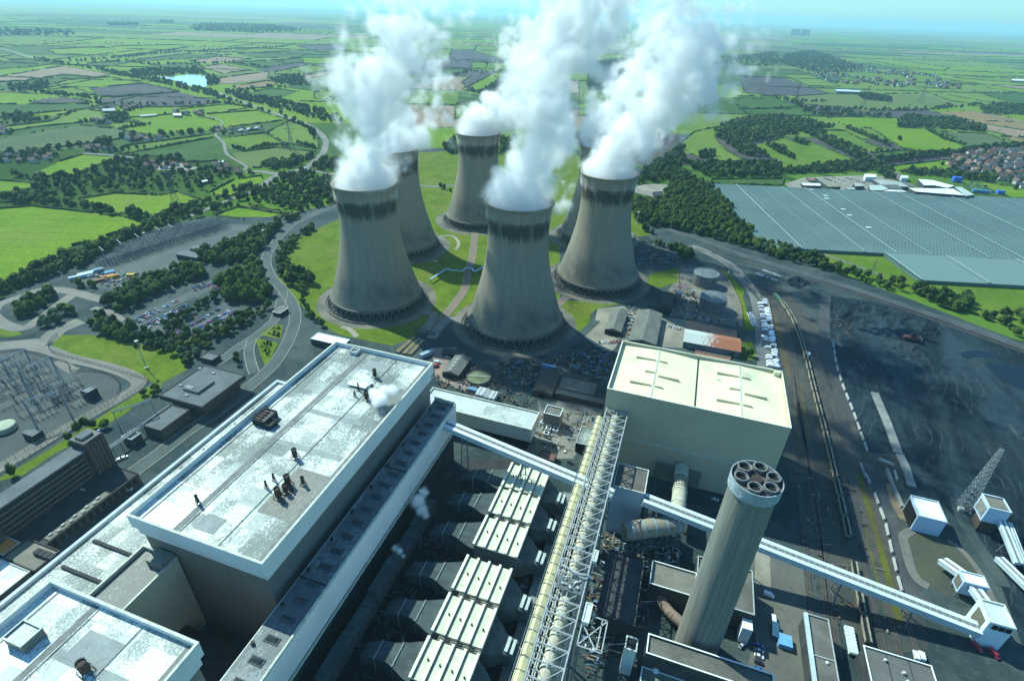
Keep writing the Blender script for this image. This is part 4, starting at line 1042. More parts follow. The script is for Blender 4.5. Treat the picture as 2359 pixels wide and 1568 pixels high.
for a in [('tall rusty vent at the back of the roof cluster', 7, 1990, 200, 4.6, 1.35), ('tall rusty vent at the front of the roof cluster', 7, 1925, 290, 4.8, 1.35),
          ('middle rusty vent of the roof cluster', 7, 1975, 255, 3.8, 1.1), ('slim black vent right of the roof cluster', 7, 2095, 200, 3.6, .8),
          ('small black pipe left of the roof cluster, the farther one', 7, 1892, 170, 3.0, .45), ('small black pipe left of the roof cluster, the nearer one', 7, 1840, 222, 3.0, .45),
          ('lone black pipe on the paler left part of the boiler house roof', 7, 1368, 330, 4.0, .6), ('rusty vent by the far edge of the boiler house roof', 5, 232, 1030, 4.5, 1.1),
          ('rusty vent with steam drifting from it on the far roof', 5, 175, 1185, 4.5, 1.25), ('rusty vent behind the steaming one', 5, 212, 1120, 2.6, .95),
          ('black pipe standing on the white roof platform', 5, 118, 1120, 4.0, .4), ('second black pipe beside the white roof platform', 5, 92, 1160, 2.4, .4),
          ('rusty vent alone in the middle of the boiler house roof', 7, 2040, 15, 4.5, 1.2), ('fat rusty vent on the bottom left boiler house roof', 7, 590, 1490, 4.4, 1.5),
          ('low pipe beside the cluster of rusty vents', 7, 2010, 240, 2.4, .5), ('thin pipe at the front of the rusty vent cluster', 7, 1955, 330, 2.2, .35)]:
    stack(a[0]+', boiler house roof' if 'roof' not in a[0] else a[0], *a[1:4], h=a[4], r=a[5])
def boxthing(name, label, cat, x0, y0, x1, y1, z0, z1, wall, roof, top=None, rdrop=.5, extra=None, group=None, thick=.35):
    t = thing(name, label, cat, (x0, y0, z0), group=group)
    shell_block(t, x0, y0, x1, y1, z0, z1, wall=wall, roof=roof, top=top or cap_m, rdrop=rdrop, thick=thick)
    if extra: extra(t)
    return t
c = g(4, 1835, 1330, 68); x, y = c.x, c.y
def _ph(t):
    m = MB()
    for k in range(4): m.box(x-2.6, y-4+2*k, 70.6, x+.6, y-2.7+2*k, 71.3)
    m.build('louvre', rust, t)
boxthing('penthouse', 'dark roof penthouse with rusty louvres on the left part of the roof', 'roof plant', x-4, y-5, x+4, y+5, 67.45, 71, dk, M('plant_roof', (.12, .12, .11), (.09, .09, .085), .5), dk, extra=_ph)
boxthing('plant_box', 'small dark plant box standing beside the rusty louvred penthouse', 'roof plant', x+4.4, y-5.5, x+8, y, 67.45, 70, dk, dk, dk)
boxthing('lift_motor_room', 'silver roofed box on the bottom left boiler house, behind its parapet', 'roof plant', -189, 44, -180, 51, 67.45, 71.5, W_DARK, R_ANNEX)
boxthing('plant_box', 'small blue grey box at the far left corner of the boiler house roof', 'roof plant', -184, 240.5, -179, 245, 67.45, 69.5, W_WHITE, steel)
c = g(5, 150, 1090, 69)
t = thing('roof_platform', 'white steel platform by the far vents of the boiler house roof', 'platform', (c.x, c.y, 67.45))
m = MB(); m.box(c.x-9, c.y-2.6, 68.7, c.x+3, c.y+2.2, 68.9); m.build('deck', M('white_deck', (.72, .78, .76), (.6, .65, .63), .5), t)
m = MB()
for dx in (-8.6, -3, 2.6):
    for dy in (-2.3, 1.9): m.bar((c.x+dx, c.y+dy, 67.45), (c.x+dx, c.y+dy, 68.7), .2)
m.build('post', steel, t)
# ---- annex behind the bunker bay
t = thing('annex_building', 'long pale roofed annex beyond the bunker bay with a cream front and parapet', 'building', (-149, 265.6, 0))
shell_block(t, -150, 265.6, -69.3, 285, 9, 20, wall=panel_mat('annex_cladding', (.55, .55, .45), (.35, .35, .3), 6.0, streak=.1), roof=R_ANNEX, rdrop=.8, thick=.5)
m = MB(); m.box(-147, 269, 0, -72, 283, 8.9); m.build('undercroft', black, t)
for k in range(10):
    m = MB(); m.box(-146+8*k, 266.4, 0, -145.2+8*k, 267.2, 8.95); m.build('column', dk, t)
# ---- cream FGD hall
t = thing('absorber_hall', 'huge cream clad hall with pitched cream roof panels, right of centre', 'industrial hall', (-25, 271, 0))
def hall(t, x0, y0, x1, y1, z):
    m = MB(); m.box(x0, y0+.8, 0, x1, y1, 26); m.build('lower_wall', CREAM2, t)
    m = MB(); m.box(x0, y0+.1, 26.003, x1, y1, 28); m.build('band', M('pale_band', (.52, .56, .46), (.45, .48, .4), .3), t)
    m = MB(); m.box(x0, y0, 28.003, x1, y1-.01, z-2.6)
    T = .6
    for a in ((x0, y0, x1, y0+T), (x0, y1-T, x1, y1), (x0, y0+T, x0+T, y1-T), (x1-T, y0+T, x1, y1-T)): m.box(a[0], a[1], z-2.59, a[2], a[3], z)
    m.build('upper_wall', CREAM2, t)
    xm = (x0+x1)/2
    for k, (a, b_) in enumerate(((x0+T, xm-.5), (xm+.5, x1-T))):
        m = MB(); mid = (a+b_)/2; zz = z-2.5
        m.poly([(a, y0+T, zz), (mid, y0+T, zz+1.3), (mid, y1-T, zz+1.3), (a, y1-T, zz)]); m.poly([(mid, y0+T, zz+1.3), (b_, y0+T, zz), (b_, y1-T, zz), (mid, y1-T, zz+1.3)])
        m.build('roof_slope', CREAM, t)
        m = MB(); m.box(mid-.35, y0+T, zz+1.25, mid+.35, y1-T, zz+1.6); m.build('ridge', cap_m, t)
        for (dx, dy, L) in ((-14, 44, 13), (-14, 14, 13), (-6.5, 29, 6), (2, 26, 13), (1, 44, 5), (1, 14, 5)):
            m = MB(); m.box(mid+dx, y0+dy, zz+.5, mid+dx+L, y0+dy+1.1, zz+2.0); m.build('roof_vent', CREAM2, t)
    m = MB(); m.box(xm-.5, y0+T, z-2.5, xm+.5, y1-T, z-2.35); m.build('valley', dk, t)
    m = MB(); e = .1
    for a in ((x0-e, y0-e, x1+e, y0+T+e), (x0-e, y1-T-e, x1+e, y1+e), (x0-e, y0+T+e, x0+T+e, y1-T-e), (x1-T-e, y0+T+e, x1+e, y1-T-e)): m.box(a[0], a[1], z+.003, a[2], a[3], z+.25)
    m.build('coping', M('cream_coping', (.78, .80, .62), (.7, .72, .56), .5), t)
    m = MB(); m.box(x1-5, y1-4, z-2.4, x1-1.2, y1-1.2, z+.6); m.build('lift_head', CREAM, t)
    m = MB(); m.box(12, y0-.6, 2, 40, y0+.7, 14); m.build('duct_housing', M('duct_housing', (.20, .21, .18), (.15, .16, .14), .2), t)
hall(t, -25, 271.5, 78.5, 331.5, 61.5)
# ---- chimney
def chimney():
    cx_, cy_, H = 43.2, 165.6, 112.0
    t = thing('chimney', 'tall grey concrete chimney with six dark flues and a pale blue cap', 'chimney', (cx_, cy_, 0))
    b = NB('chimney_concrete'); p = b.pos('obj'); x, y, z = b.sep(p); ang = b.math('ARCTAN2', y, x)
    av = b.comb(b.math('MULTIPLY', ang, 5.0), b.math('MULTIPLY', z, .02), 0.0)
    c = b.mix(b.step(b.noise(av, 1.5, 5), .35, .65), (.235, .235, .20), (.165, .168, .15))
    st = b.math('MULTIPLY', b.step(b.noise(b.comb(b.math('MULTIPLY', ang, 14.0), b.math('MULTIPLY', z, .03), 0.0), 1.0, 5, .7), .5, .68), b.step(z, 40, 104))
    c = b.mix(b.math('MULTIPLY', st, .5), c, (.08, .08, .075))
    fr = b.math('GREATER_THAN', b.math('FRACT', b.math('MULTIPLY', z, .5)), .93); c = b.mix(b.math('MULTIPLY', fr, .12), c, (.1, .1, .1))
    b.bsdf(c, .85, 0, .2)
    m = MB(); m.lathe((cx_, cy_, 0), [(9.5, 0), (8.45, H-5.2)], 64); m.build('shaft', b.mat, t, smooth=True)
    m = MB(); m.lathe((cx_, cy_, 0), [(8.5, H-5.6), (9.2, H-5.2), (9.2, H), (8.9, H), (8.9, H-1.2), (0.05, H-1.2)], 64); m.build('cap', [M('blue_white_cap', (.42, .49, .52), (.28, .34, .37), .4, coord='obj')], t)
    m = MB(); m.lathe((cx_, cy_, H-1.15), [(.05, 0.0), (8.85, 0.0)], 48); m.build('cap_floor', M('red_deck', (.09, .09, .09), (.13, .085, .08), .6, coord='obj'), t)
    m = MB(); m.lathe((cx_, cy_, H-1.1), [(2.2, 0), (2.2, .7), (.05, .9)], 6); m.build('centre_hatch', sooty, t)
    for k in range(6):
        a = math.radians(60*k+18); c = (cx_+5.9*math.cos(a), cy_+5.9*math.sin(a), H-1.15)
        m = MB(); m.lathe(c, [(2.3, 0), (2.3, 1.6), (2.6, 1.6), (2.6, 2.1), (2.1, 2.1), (2.1, .3)], 24); f = m.build('flue', M('flue_rim', (.22, .24, .24), (.12, .13, .13), .8, coord='obj'), t, smooth=False)
        m = MB(); m.disc((c[0], c[1], c[2]+.7), 2.11, 20); m.build('flue_mouth', black, f)
    for k in range(14):
        a = math.radians(-150+k*26); m = MB(); q = (cx_+9.25*math.cos(a), cy_+9.25*math.sin(a), H-5.2)
        m.cbox(q, .12, .9, H-4.2, H-3.7, a); m.build('cap_bracket', cap_m, t)
chimney()
# ---- precipitators in front of the boiler house
esp_m = M('esp_panel', (.66, .69, .52), (.52, .55, .42), .25, detail=5)
esp_rib = M('esp_rib', (.82, .86, .70), (.70, .74, .60), .4)
esp_wall = M('esp_wall', (.17, .20, .20), (.12, .14, .14), .1)
duct_m = M('duct_lagging', (.060, .085, .090), (.035, .050, .056), .12, detail=5, stretch=(1, 3, 1))
EY = [(208.5, 227), (188.6, 206.6), (166.4, 185), (140.4, 158.8), (119, 137.2), (98.5, 115.8), (74, 92)]
ORD = ['farthest', 'second', 'third', 'fourth', 'fifth', 'sixth', 'nearest']
for k, (y0, y1) in enumerate(EY):
    t = thing('precipitator', f'{ORD[k]} cream ribbed precipitator of the row, counting from the conveyor' if k else 'farthest cream ribbed precipitator, half shaded beside the conveyor', 'precipitator', (-70.5, y0, 0), group='precipitators in a row')
    Z = 25.0
    m = MB(); m.box(-70, y0+.3, 9, -46.6, y1-.3, Z-1.2); m.build('casing', esp_wall, t)
    m = MB(); m.box(-70.3, y0, Z-1.2, -46.3, y1, Z-.5); m.build('roof', esp_m, t)
    for i in range(5):
        xx = -70.2+i*5.65
        m = MB(); m.box(xx, y0-.4, Z-.49, xx+1.25, y1+.4, Z+.75); m.build('rib', esp_rib, t)
        if i < 4:
            m = MB(); m.box(xx+1.3, y0+.1, Z-.48, xx+1.75, y1-.1, Z+.0); m.build('walkway', M('walkway_grating', (.20, .22, .20), (.14, .15, .14), .5), t)
            m = MB(); m.tube((xx+4.4, (y0+y1)/2-.5*i, Z-.5), (xx+4.4, (y0+y1)/2-.5*i, Z+.5), .42, 8); m.build('rapper', sooty, t)
    # inlet hood flaring from the gas duct, outlet hood to the fan
    yc = (y0+y1)/2
    m = MB(); v = []
    for (x, hw, zt, zb) in ((-98, 3.6, 13, 7), (-93, 3.9, 16.5, 9), (-88, 4.2, 18.6, 10), (-83, 4.4, 19.6, 10), (-78, 6.3, 19.8, 9.5), (-74, 8.0, 20.0, 9.5), (-70.3, 9.0, 20.6, 9.2)):
        v += [(x, yc-hw, zb), (x, yc+hw, zb), (x, yc+hw, zt), (x, yc-hw, zt)]
    f = []
    for j in range(6):
        for i in range(4): f.append((j*4+i, j*4+(i+1) % 4, j*4+4+(i+1) % 4, j*4+4+i))
    f += [(0, 1, 2, 3), (27, 26, 25, 24)]; m._a(v, f); m.build('inlet_hood', duct_m, t)
    for (x, hw, zt) in ((-90, 4.15, 18.0), (-80.5, 5.3, 19.9)):
        m = MB(); m.box(x, yc-hw-.15, 8.5, x+.6, yc+hw+.15, zt+.35); m.build('duct_flange', M('flange', (.22, .27, .28), (.16, .19, .2), .3), t)
    m = MB(); v = []
    for (x, hw, zt, zb) in ((-46.6, 9.0, 20.5, 9), (-42.5, 6.8, 19, 9), (-39.5, 4.4, 17.5, 9), (-34, 4.0, 15.5, 9)):
        v += [(x, yc-hw, zb), (x, yc+hw, zb), (x, yc+hw, zt), (x, yc-hw, zt)]
    f = []
    for j in range(3):
        for i in range(4): f.append((j*4+i, j*4+(i+1) % 4, j*4+4+(i+1) % 4, j*4+4+i))
    f += [(0, 1, 2, 3), (15, 14, 13, 12)]; m._a(v, f); m.build('outlet_hood', M('outlet_lagging', (.12, .145, .14), (.08, .095, .095), .2), t)
    m = MB(); m.box(-38.5, yc-3.4, 17.2, -37.0, yc+3.4, 18.3); m.box(-36.0, yc-3.4, 16.6, -34.6, yc+3.4, 17.7); m.build('damper', M('pale_damper', (.50, .60, .60), (.4, .48, .48), .5), t)
    m = MB()
    for xx in (-68, -58, -48):
        for q in (y0+1, y1-1): m.bar((xx, q, 0), (xx, q, 9), .6)
    build_each(m, 'support_leg', dk, t, 6)
    if k in (0, 1, 3, 4, 5):
        m = MB(); ya, yb = EY[k][0], (EY[k+1][1] if k+1 < len(EY) else y0-3)
        for q in range(4): m.box(-66+q*5.6, yb+.2, Z-1.0, -63.2+q*5.6, ya-.5, Z-.7)
        for q in range(3): m.box(-66, yb+.5+(ya-yb)*.3*q, Z-.95, -48, yb+.65+(ya-yb)*.3*q, Z-.3)
        m.build('gangway', M('gangway', (.22, .22, .18), (.16, .16, .14), .4), t)
for k in range(6):
    yc = (EY[k][0]+EY[k+1][1])/2
# gas main along the wall
t = thing('gas_main', 'dark lagged gas main running along the foot of the bunker bay wall', 'duct', (-104, 70, 0))
for k in range(6):
    m = MB(); ya = 66+k*20.5; zt = (19, 21, 20, 22, 20, 21)[k]
    m.box(-107.5, ya+.1, 13, -101.5, ya+20.4, zt); m.build('duct_section', duct_m, t)
m = MB()
for k in range(8): m.bar((-104, 68+k*17, 0), (-104, 68+k*17, 13), .7)
build_each(m, 'support', dk, t, 6)
t = thing('fan_deck', 'pale cluttered fan platform between the precipitators and the lattice bridge', 'platform', (-36, 70, 0))
m = MB(); m.box(-38, 70, 7.5, -29.5, 232, 8.2); m.build('deck', M('fan_deck', (.24, .26, .235), (.15, .16, .15), .3, detail=6), t)
rr = random.Random(3)
for k, (y0, y1) in enumerate(EY):
    yc = (y0+y1)/2
    m = MB(); m.box(-33.8, yc-4, 8.25, -30, yc+4, 11); m.lathe((-35.6, yc, 8.2), [(2.2, 0), (2.2, 2.2), (.05, 2.3)], 14); m.build('fan_casing', M('fan_casing', (.34, .40, .39), (.22, .26, .25), .6), t)
    m = MB()
    for q in range(12):
        a = -36.5+rr.random()*6; b_ = yc-8+rr.random()*16; m.box(a, b_, 8.3, a+rr.uniform(.3, 1.6), b_+rr.uniform(.3, 1.6), 8.3+rr.uniform(.4, 2.4))
    m.build('machinery', M('machinery', (.28, .29, .26), (.08, .08, .08), 1.2), t)
    m = MB()
    for q in range(3): m.tube((-38+q*2.8, yc-6, 9+q*.7), (-38+q*2.8, yc+7, 9+q*.7), .25, 6)
    m.build('pipe', M('orange_primer', (.36, .19, .10), (.2, .15, .1), .8), t)
# ---- lattice bridge carrying the flue gas duct
t = thing('lattice_bridge', 'long grey lattice steel bridge running up to the cream hall, cream ducts inside', 'pipe bridge', (-23, 60, 0))
x0, x1, zt, zb = -23.3, -10.3, 48.0, 40.0; ys = np.arange(64, 272, 6.6)
m = MB()
for x in (x0, x1):
    for z in (zt, zb): m.bar((x, 60, z), (x, 271.4, z), .55)
m.bar(((x0+x1)/2, 60, zt), ((x0+x1)/2, 271.4, zt), .4); m.build('chord', lsteel, t)
for i, y in enumerate(ys):
    m = MB()
    m.bar((x0, y, zt), (x1, y, zt), .38); m.bar((x0, y, zb), (x1, y, zb), .38); m.bar((x0, y, zb), (x0, y, zt), .38); m.bar((x1, y, zb), (x1, y, zt), .38)
    m.bar((x0, y, zt-.9), (x1, y, zt-.9), .22)
    y2 = min(y+6.6, 271)
    a, b_ = (x0, x1) if i % 2 else (x1, x0)
    m.bar(((x0+x1)/2, y, zt), (a, y2, zt), .3); m.bar(((x0+x1)/2, y, zt), (b_, y2, zt), .3)
    m.bar((x1, y, zb if i % 2 else zt), (x1, y2, zt if i % 2 else zb), .3); m.bar((x0, y, zb if i % 2 else zt), (x0, y2, zt if i % 2 else zb), .3)
    m.build('truss_bay', lsteel, t)
gas_m = M('cream_duct', (.55, .52, .38), (.42, .38, .28), .12, detail=4)
for i in range(26):
    y = 62+i*8.05
    m = MB(); m.tube((-16.8, y, 43.6), (-16.8, y+7.2, 43.6), 2.6, 20); m.build('gas_duct', gas_m, t, smooth=False)
    m = MB(); m.tube((-16.8, y+7.2, 43.6), (-16.8, y+8.05, 43.6), 2.95, 20); m.build('expansion_joint', M('pale_joint', (.66, .66, .52), (.5, .5, .4), .5), t)
m = MB()
for x, r in ((-21.6, .35), (-20.7, .35), (-12.4, .55), (-11.5, .3)): m.tube((x, 60, 42), (x, 271, 42), r, 8)
m.build('small_pipes', M('pipe_lagging', (.5, .5, .42), (.4, .4, .34), .4), t)
for k, y in enumerate((92, 128, 164, 200, 236)):
    m = MB()
    for x in (x0, x1):
        m.bar((x, y-2, 0), (x, y-2, zb), .7); m.bar((x, y+2, 0), (x, y+2, zb), .7)
        for z in range(4, 38, 9): m.bar((x, y-2, z), (x, y+2, z+9), .3)
    for z in range(4, 38, 12): m.bar((x0, y, z), (x1, y, z+12), .35); m.bar((x1, y, z), (x0, y, z+12), .35)
    m.build('trestle', steel, t)
t = thing('cream_duct_line', 'yellow cream square duct hung along the left side of the lattice bridge', 'duct', (-27, 60, 0))
yel = M('yellow_cream_duct', (.66, .64, .36), (.52, .50, .32), .1)
for k in range(12):
    ya = 62+k*17.3
    m = MB(); m.box(-28.6, ya+.1, 37.5, -24.6, ya+17.1, 40.6); m._a([(-28.6, ya+.1, 40.6), (-24.6, ya+.1, 40.6), (-24.6, ya+17.1, 40.6), (-28.6, ya+17.1, 40.6), (-26.6, ya+.1, 41.4), (-26.6, ya+17.1, 41.4)], [(0, 4, 5, 3), (1, 2, 5, 4), (0, 1, 4), (2, 3, 5)]); m.build('duct_length', yel, t)
m = MB()
for k in range(38): m.bar((-29, 64+k*5.5, 41.3), (-23.5, 64+k*5.5, 41.3), .22); 
m.bar((-29.2, 62, 42), (-29.2, 268, 42), .2); m.build('hangers', steel, t)
m = MB()
for y in (100, 145, 190, 235): m.bar((-27, y, 0), (-27, y, 37.5), .8)
m.build('support', steel, t)
t = thing('platform_frame', 'open lattice platform jutting from the right side of the bridge near the white cabin', 'platform', (-8, 135, 0))
m = MB(); X0, X1, Y0, Y1, Z = -8, 1.5, 120.5, 134, 48
for a, b_ in (((X0, Y0), (X1, Y0)), ((X1, Y0), (X1, Y1)), ((X1, Y1), (X0, Y1)), ((X0, Y1), (X0, Y0)), ((X0, Y0), (X1, Y1)), ((X1-2, Y0), (X1-2, Y1)), ((X1-2, Y0), (X0, Y1-4))): m.bar((*a, Z), (*b_, Z), .45)
m.build('frame', lsteel, t)
m = MB()
for a in ((X0, Y0), (X1, Y0), (X1, Y1), (X0, Y1)): m.bar((*a, 0), (*a, Z), .45)
for z in range(4, 44, 8): m.bar((X1, Y0, z), (X1, Y1, z+8), .25); m.bar((X0, Y0, z+8), (X1, Y0, z), .25)
m.build('tower_legs', steel, t)
boxthing('cabin', 'white cabin perched on the right side of the lattice bridge', 'cabin', -8.2, 129, -5.4, 137.5, 48.2, 50.4, W_WHITE, M('cabin_roof', (.62, .74, .82), (.55, .66, .72), .5), rdrop=.1)
boxthing('cabin', 'small white cabin on the bridge beside the round duct, nearer the cream hall', 'cabin', -9.7, 158, -8, 164, 48.2, 50, W_WHITE, M('cabin_roof', (.62, .74, .82)), rdrop=.1)
t = thing('valve_deck', 'cluttered grey valve platform across the lattice bridge', 'platform', (-22, 138, 48))
m = MB(); m.box(-22, 141, 48.3, -11, 147.5, 48.6); m.build('deck', M('valve_deck', (.15, .17, .17), (.1, .11, .11), .5), t)
for q in range(14):
    a = -21.5+rr.random()*9.5; b_ = 141.3+rr.random()*5.5
    m = MB(); m.box(a, b_, 48.61, a+rr.uniform(.4, 1.5), b_+rr.uniform(.3, 1.2), 48.6+rr.uniform(.3, 1.5)); m.build('valve', M('white_kit', (.6, .68, .7), (.2, .22, .22), 1.4), t)
m = MB(); m.path(smooth([Vector((-22, 152, 49)), Vector((-18, 151, 49.3)), Vector((-14, 149.5, 50)), Vector((-10.5, 150, 50)), Vector((-8, 150, 48.5))], 5), .55, 8); m.build('bent_pipe', lsteel, t)
# ---- conveyors
g_white = M('gallery_white', (.68, .80, .80), (.58, .68, .68), .1); g_grey = M('gallery_grey', (.20, .22, .22), (.15, .165, .165), .2, stretch=(3, 3, 3))
g_side = M('gallery_side', (.50, .62, .66), (.44, .54, .58), .1)
def gallery(name, label, P, Q, w_=5.6, h=3.4, legs=(), leg_m=None, dark_end=None):
    """inclined conveyor gallery: side walls, white eaves, grey walkway roof; P and Q on the roof's centre line"""
    P, Q = Vector(P), Vector(Q); t = thing(name, label, 'conveyor', (P.x, P.y, P.z-h))
    d = (Q-P); L = d.length; d.normalize(); s_ = d.cross(Vector((0, 0, 1))).normalized(); up = s_.cross(d)
    def slab(nm, mat, a0, a1, z0, z1):
        m = MB(); v = [c+s_*a+up*z for c in (P, Q) for a, z in ((a0, z0), (a1, z0), (a1, z1), (a0, z1))]
        m._a(v, [(0, 1, 2, 3), (7, 6, 5, 4), (0, 4, 5, 1), (1, 5, 6, 2), (2, 6, 7, 3), (3, 7, 4, 0)]); m.build(nm, mat, t)
    slab('gallery_wall', g_side, -w_/2, w_/2, -h, -.25)
    slab('eaves', g_white, -w_/2-.15, -w_*.17, -.24, .12); slab('eaves', g_white, w_*.17, w_/2+.15, -.24, .12); slab('walkway_roof', g_grey, -w_*.168, w_*.168, -.24, .02)
    m = MB(); n = int(L/3)
    for k in range(n):
        c = P+d*(L*(k+.5)/n); m.bar(c+s_*(-w_*.15)+up*.06, c+s_*(w_*.15)+up*.06, .25, .12)
    m.build('roof_lights', lsteel, t)
    for f in legs:
        c = P+d*(L*f); m = MB(); zz = c.z-h
        for a in (-w_/2, w_/2): m.bar((c.x+s_.x*a*1.5, c.y+s_.y*a*1.5, 0), (c.x+s_.x*a*.8, c.y+s_.y*a*.8, zz), .5)
        k = 0
        while k*5+5 < zz: m.bar((c.x-s_.x*w_*.7, c.y-s_.y*w_*.7, k*5), (c.x+s_.x*w_*.6, c.y+s_.y*w_*.6, k*5+5), .25); k += 1
        m.build('trestle', leg_m or steel, t)
    return t
gallery('conveyor_gallery', 'pale conveyor gallery from the bunker bay to the lattice bridge', (-111.8, 226.5, 44), (-8, 209, 41), 6.2, 3.6, (.12, .5, .85))
gallery('conveyor_gallery', 'long white conveyor gallery crossing the railway down to the corner tower', (8, 219.5, 33.5), (171.8, 216.5, 9.5), 6.6, 3.6, (.08, .3, .62, .82))
t = boxthing('transfer_tower', 'blue grey transfer tower with brown roof, right of the lattice bridge', 'tower', -9.3, 219.5, 7.9, 238, 0, 36, panel_mat('blue_cladding', (.36, .46, .54), (.25, .3, .34), 3), M('brown_roof', (.13, .125, .11), (.10, .10, .09), .2), rdrop=.5)
# big elbow duct and its neighbour
lag = M('tan_lagging', (.30, .27, .20), (.22, .21, .17), .15); ring_m = M('ring_paint', (.30, .38, .42), (.25, .31, .34), .5)
t = thing('flue_duct', 'fat tan horizontal duct on a trestle between lattice bridge and chimney', 'duct', (0, 205, 0))
a = g(17, 640, 985, 22); b_ = g(17, 1270, 900, 22); d = (b_-a).normalized(); L = (b_-a).length
m = MB(); m.tube(a, b_, 4.9, 28); m.build('pipe', lag, t)
for k in range(5):
    c = a+d*(L*(.1+.2*k)); m = MB(); m.tube(c, c+d*.9, 5.15, 28); m.build('ring', ring_m, t)
m = MB(); s_ = d.cross(Vector((0, 0, 1)))
for k in range(9):
    c = a+d*(L*k/8); m.bar(c+s_*4-Vector((0, 0, 5)), Vector((c.x+s_.x*4, c.y+s_.y*4, 10)), .3)
    if k < 8: m.bar(Vector((c.x+s_.x*4, c.y+s_.y*4, 10)), a+d*(L*(k+1)/8)+s_*4-Vector((0, 0, 5)), .25)
m.bar(a+s_*4-Vector((0, 0, 12)), b_+s_*4-Vector((0, 0, 12)), .4)
for k in (0, 4, 8): c = a+d*(L*k/8); m.bar((c.x, c.y, 0), (c.x, c.y, 17), .8)
m.build('trestle', steel, t)
t = thing('flue_duct', 'upright cream duct leaving the dark foot of the cream hall', 'duct', (28, 255, 0))
m = MB(); m.tube((28, 271, 15), (28, 232, 15), 4.1, 26); m.build('pipe', M('pale_lagging', (.52, .52, .40), (.42, .42, .33), .2), t)
for y in (262, 250, 240):
    m = MB(); m.tube((28, y, 15), (28, y-1, 15), 4.4, 26); m.build('ring', cap_m, t)
m = MB()
for k in range(7):
    for q in range(9):
        aa = math.radians(10+20*q); 
        if q < 8: bb = aa+math.radians(20); m.bar((28+4.5*math.cos(aa), 260-k*1.6, 15+4.5*math.sin(aa)), (28+4.5*math.cos(bb), 260-k*1.6, 15+4.5*math.sin(bb)), .13)
for q in range(9):
    aa = math.radians(10+20*q); m.bar((28+4.5*math.cos(aa), 260, 15+4.5*math.sin(aa)), (28+4.5*math.cos(aa), 250, 15+4.5*math.sin(aa)), .13)
m.build('scaffold', rust, t)
m = MB()
for y in (236, 246, 256): m.bar((28, y, 0), (28, y, 11), 1.2)
m.build('support', steel, t)
t = thing('curved_duct', 'pinkish curved duct at the foot of the chimney', 'duct', (38, 176, 0))
m = MB(); m.path(smooth([Vector((24, 190, 4)), Vector((25, 182, 6)), Vector((30, 176, 6)), Vector((37, 172, 6))], 4), 2.6, 16); m.build('pipe', M('pink_lagging', (.30, .20, .16), (.2, .15, .12), .4), t)
# ---- buildings right of the bridge
grey_roof = M('flat_grey_roof', (.15, .15, .13), (.10, .10, .09), .08, detail=5); tan_roof = M('tan_flat_roof', (.20, .195, .16), (.15, .15, .125), .08, detail=5)
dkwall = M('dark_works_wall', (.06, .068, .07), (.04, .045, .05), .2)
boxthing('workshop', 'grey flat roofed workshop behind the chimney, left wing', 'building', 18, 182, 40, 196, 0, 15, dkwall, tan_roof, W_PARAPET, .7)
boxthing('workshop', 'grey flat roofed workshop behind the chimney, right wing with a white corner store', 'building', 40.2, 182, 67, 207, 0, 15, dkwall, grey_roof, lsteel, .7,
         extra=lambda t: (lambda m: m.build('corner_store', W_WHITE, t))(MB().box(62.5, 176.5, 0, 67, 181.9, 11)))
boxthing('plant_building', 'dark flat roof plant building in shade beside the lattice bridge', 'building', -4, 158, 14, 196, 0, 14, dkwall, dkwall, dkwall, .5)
boxthing('pump_building', 'long grey roofed building with white parapet at the foot of the chimney', 'building', 20, 143.7, 72, 152.8, 0, 20, dkwall, grey_roof, W_WHITE, .9)
boxthing('stair_tower', 'small white edged tower left of the grey roofed building by the chimney', 'building', 10.9, 142.6, 16, 148.6, 0, 20, W_WHITE, dk, cap_m, .8)
t = boxthing('pump_annex', 'tan roofed annex in front of the grey roofed building, with a white dome', 'building', 19.8, 120, 55, 143.5, 0, 9.5, dkwall, tan_roof, W_WHITE, .5)
m = MB(); c = g(18, 1980, 1300, 10); m.lathe((c.x, c.y, 9), [(1.4, 0), (1.4, 1.2), (1.1, 1.8), (.5, 2.2), (.02, 2.35)], 16); m.build('vent_dome', g_white, t)
t = boxthing('long_workshop', 'long narrow grey roofed workshop with a blue white side parapet, beside the road', 'building', 91.3, 120, 101.6, 194.4, 0, 11.5, dkwall, grey_roof, lsteel, .5)
m = MB(); m.box(90.6, 120, 10.9, 92.3, 194.3, 12.3); m.build('side_parapet', g_side, t)
m = MB(); m.box(92.5, 173.6, 11.05, 101, 174.1, 11.5); m.build('roof_joint', lsteel, t)
m = MB(); m.lathe((98, 172, 11), [(.7, 0), (.7, .7), (.02, 1.0)], 10); m.build('roof_vent', cap_m, t)
t = boxthing('flat_workshop', 'wide flat grey roofed workshop with white edge at the bottom right', 'building', 115, 130, 142.3, 186.3, 0, 11.5, dkwall, M('wide_roof', (.135, .14, .13), (.115, .12, .112), .05), W_WHITE, .5)
for (x, y) in ((122.5, 181.5), (129, 178), (137.5, 175), (129.5, 174.3)):
    m = MB(); m.box(x, y, 11.02, x+.9, y+.9, 12.1); m.tube((x+.45, y+.45, 12.1), (x+.45, y+.45, 12.5), .6, 10); m.build('roof_vent', cap_m, t)
for x in (124, 133):
    m = MB(); m.box(x, 130.6, 11.01, x+.35, 185.6, 11.2); m.build('roof_joint', dkwall, t)
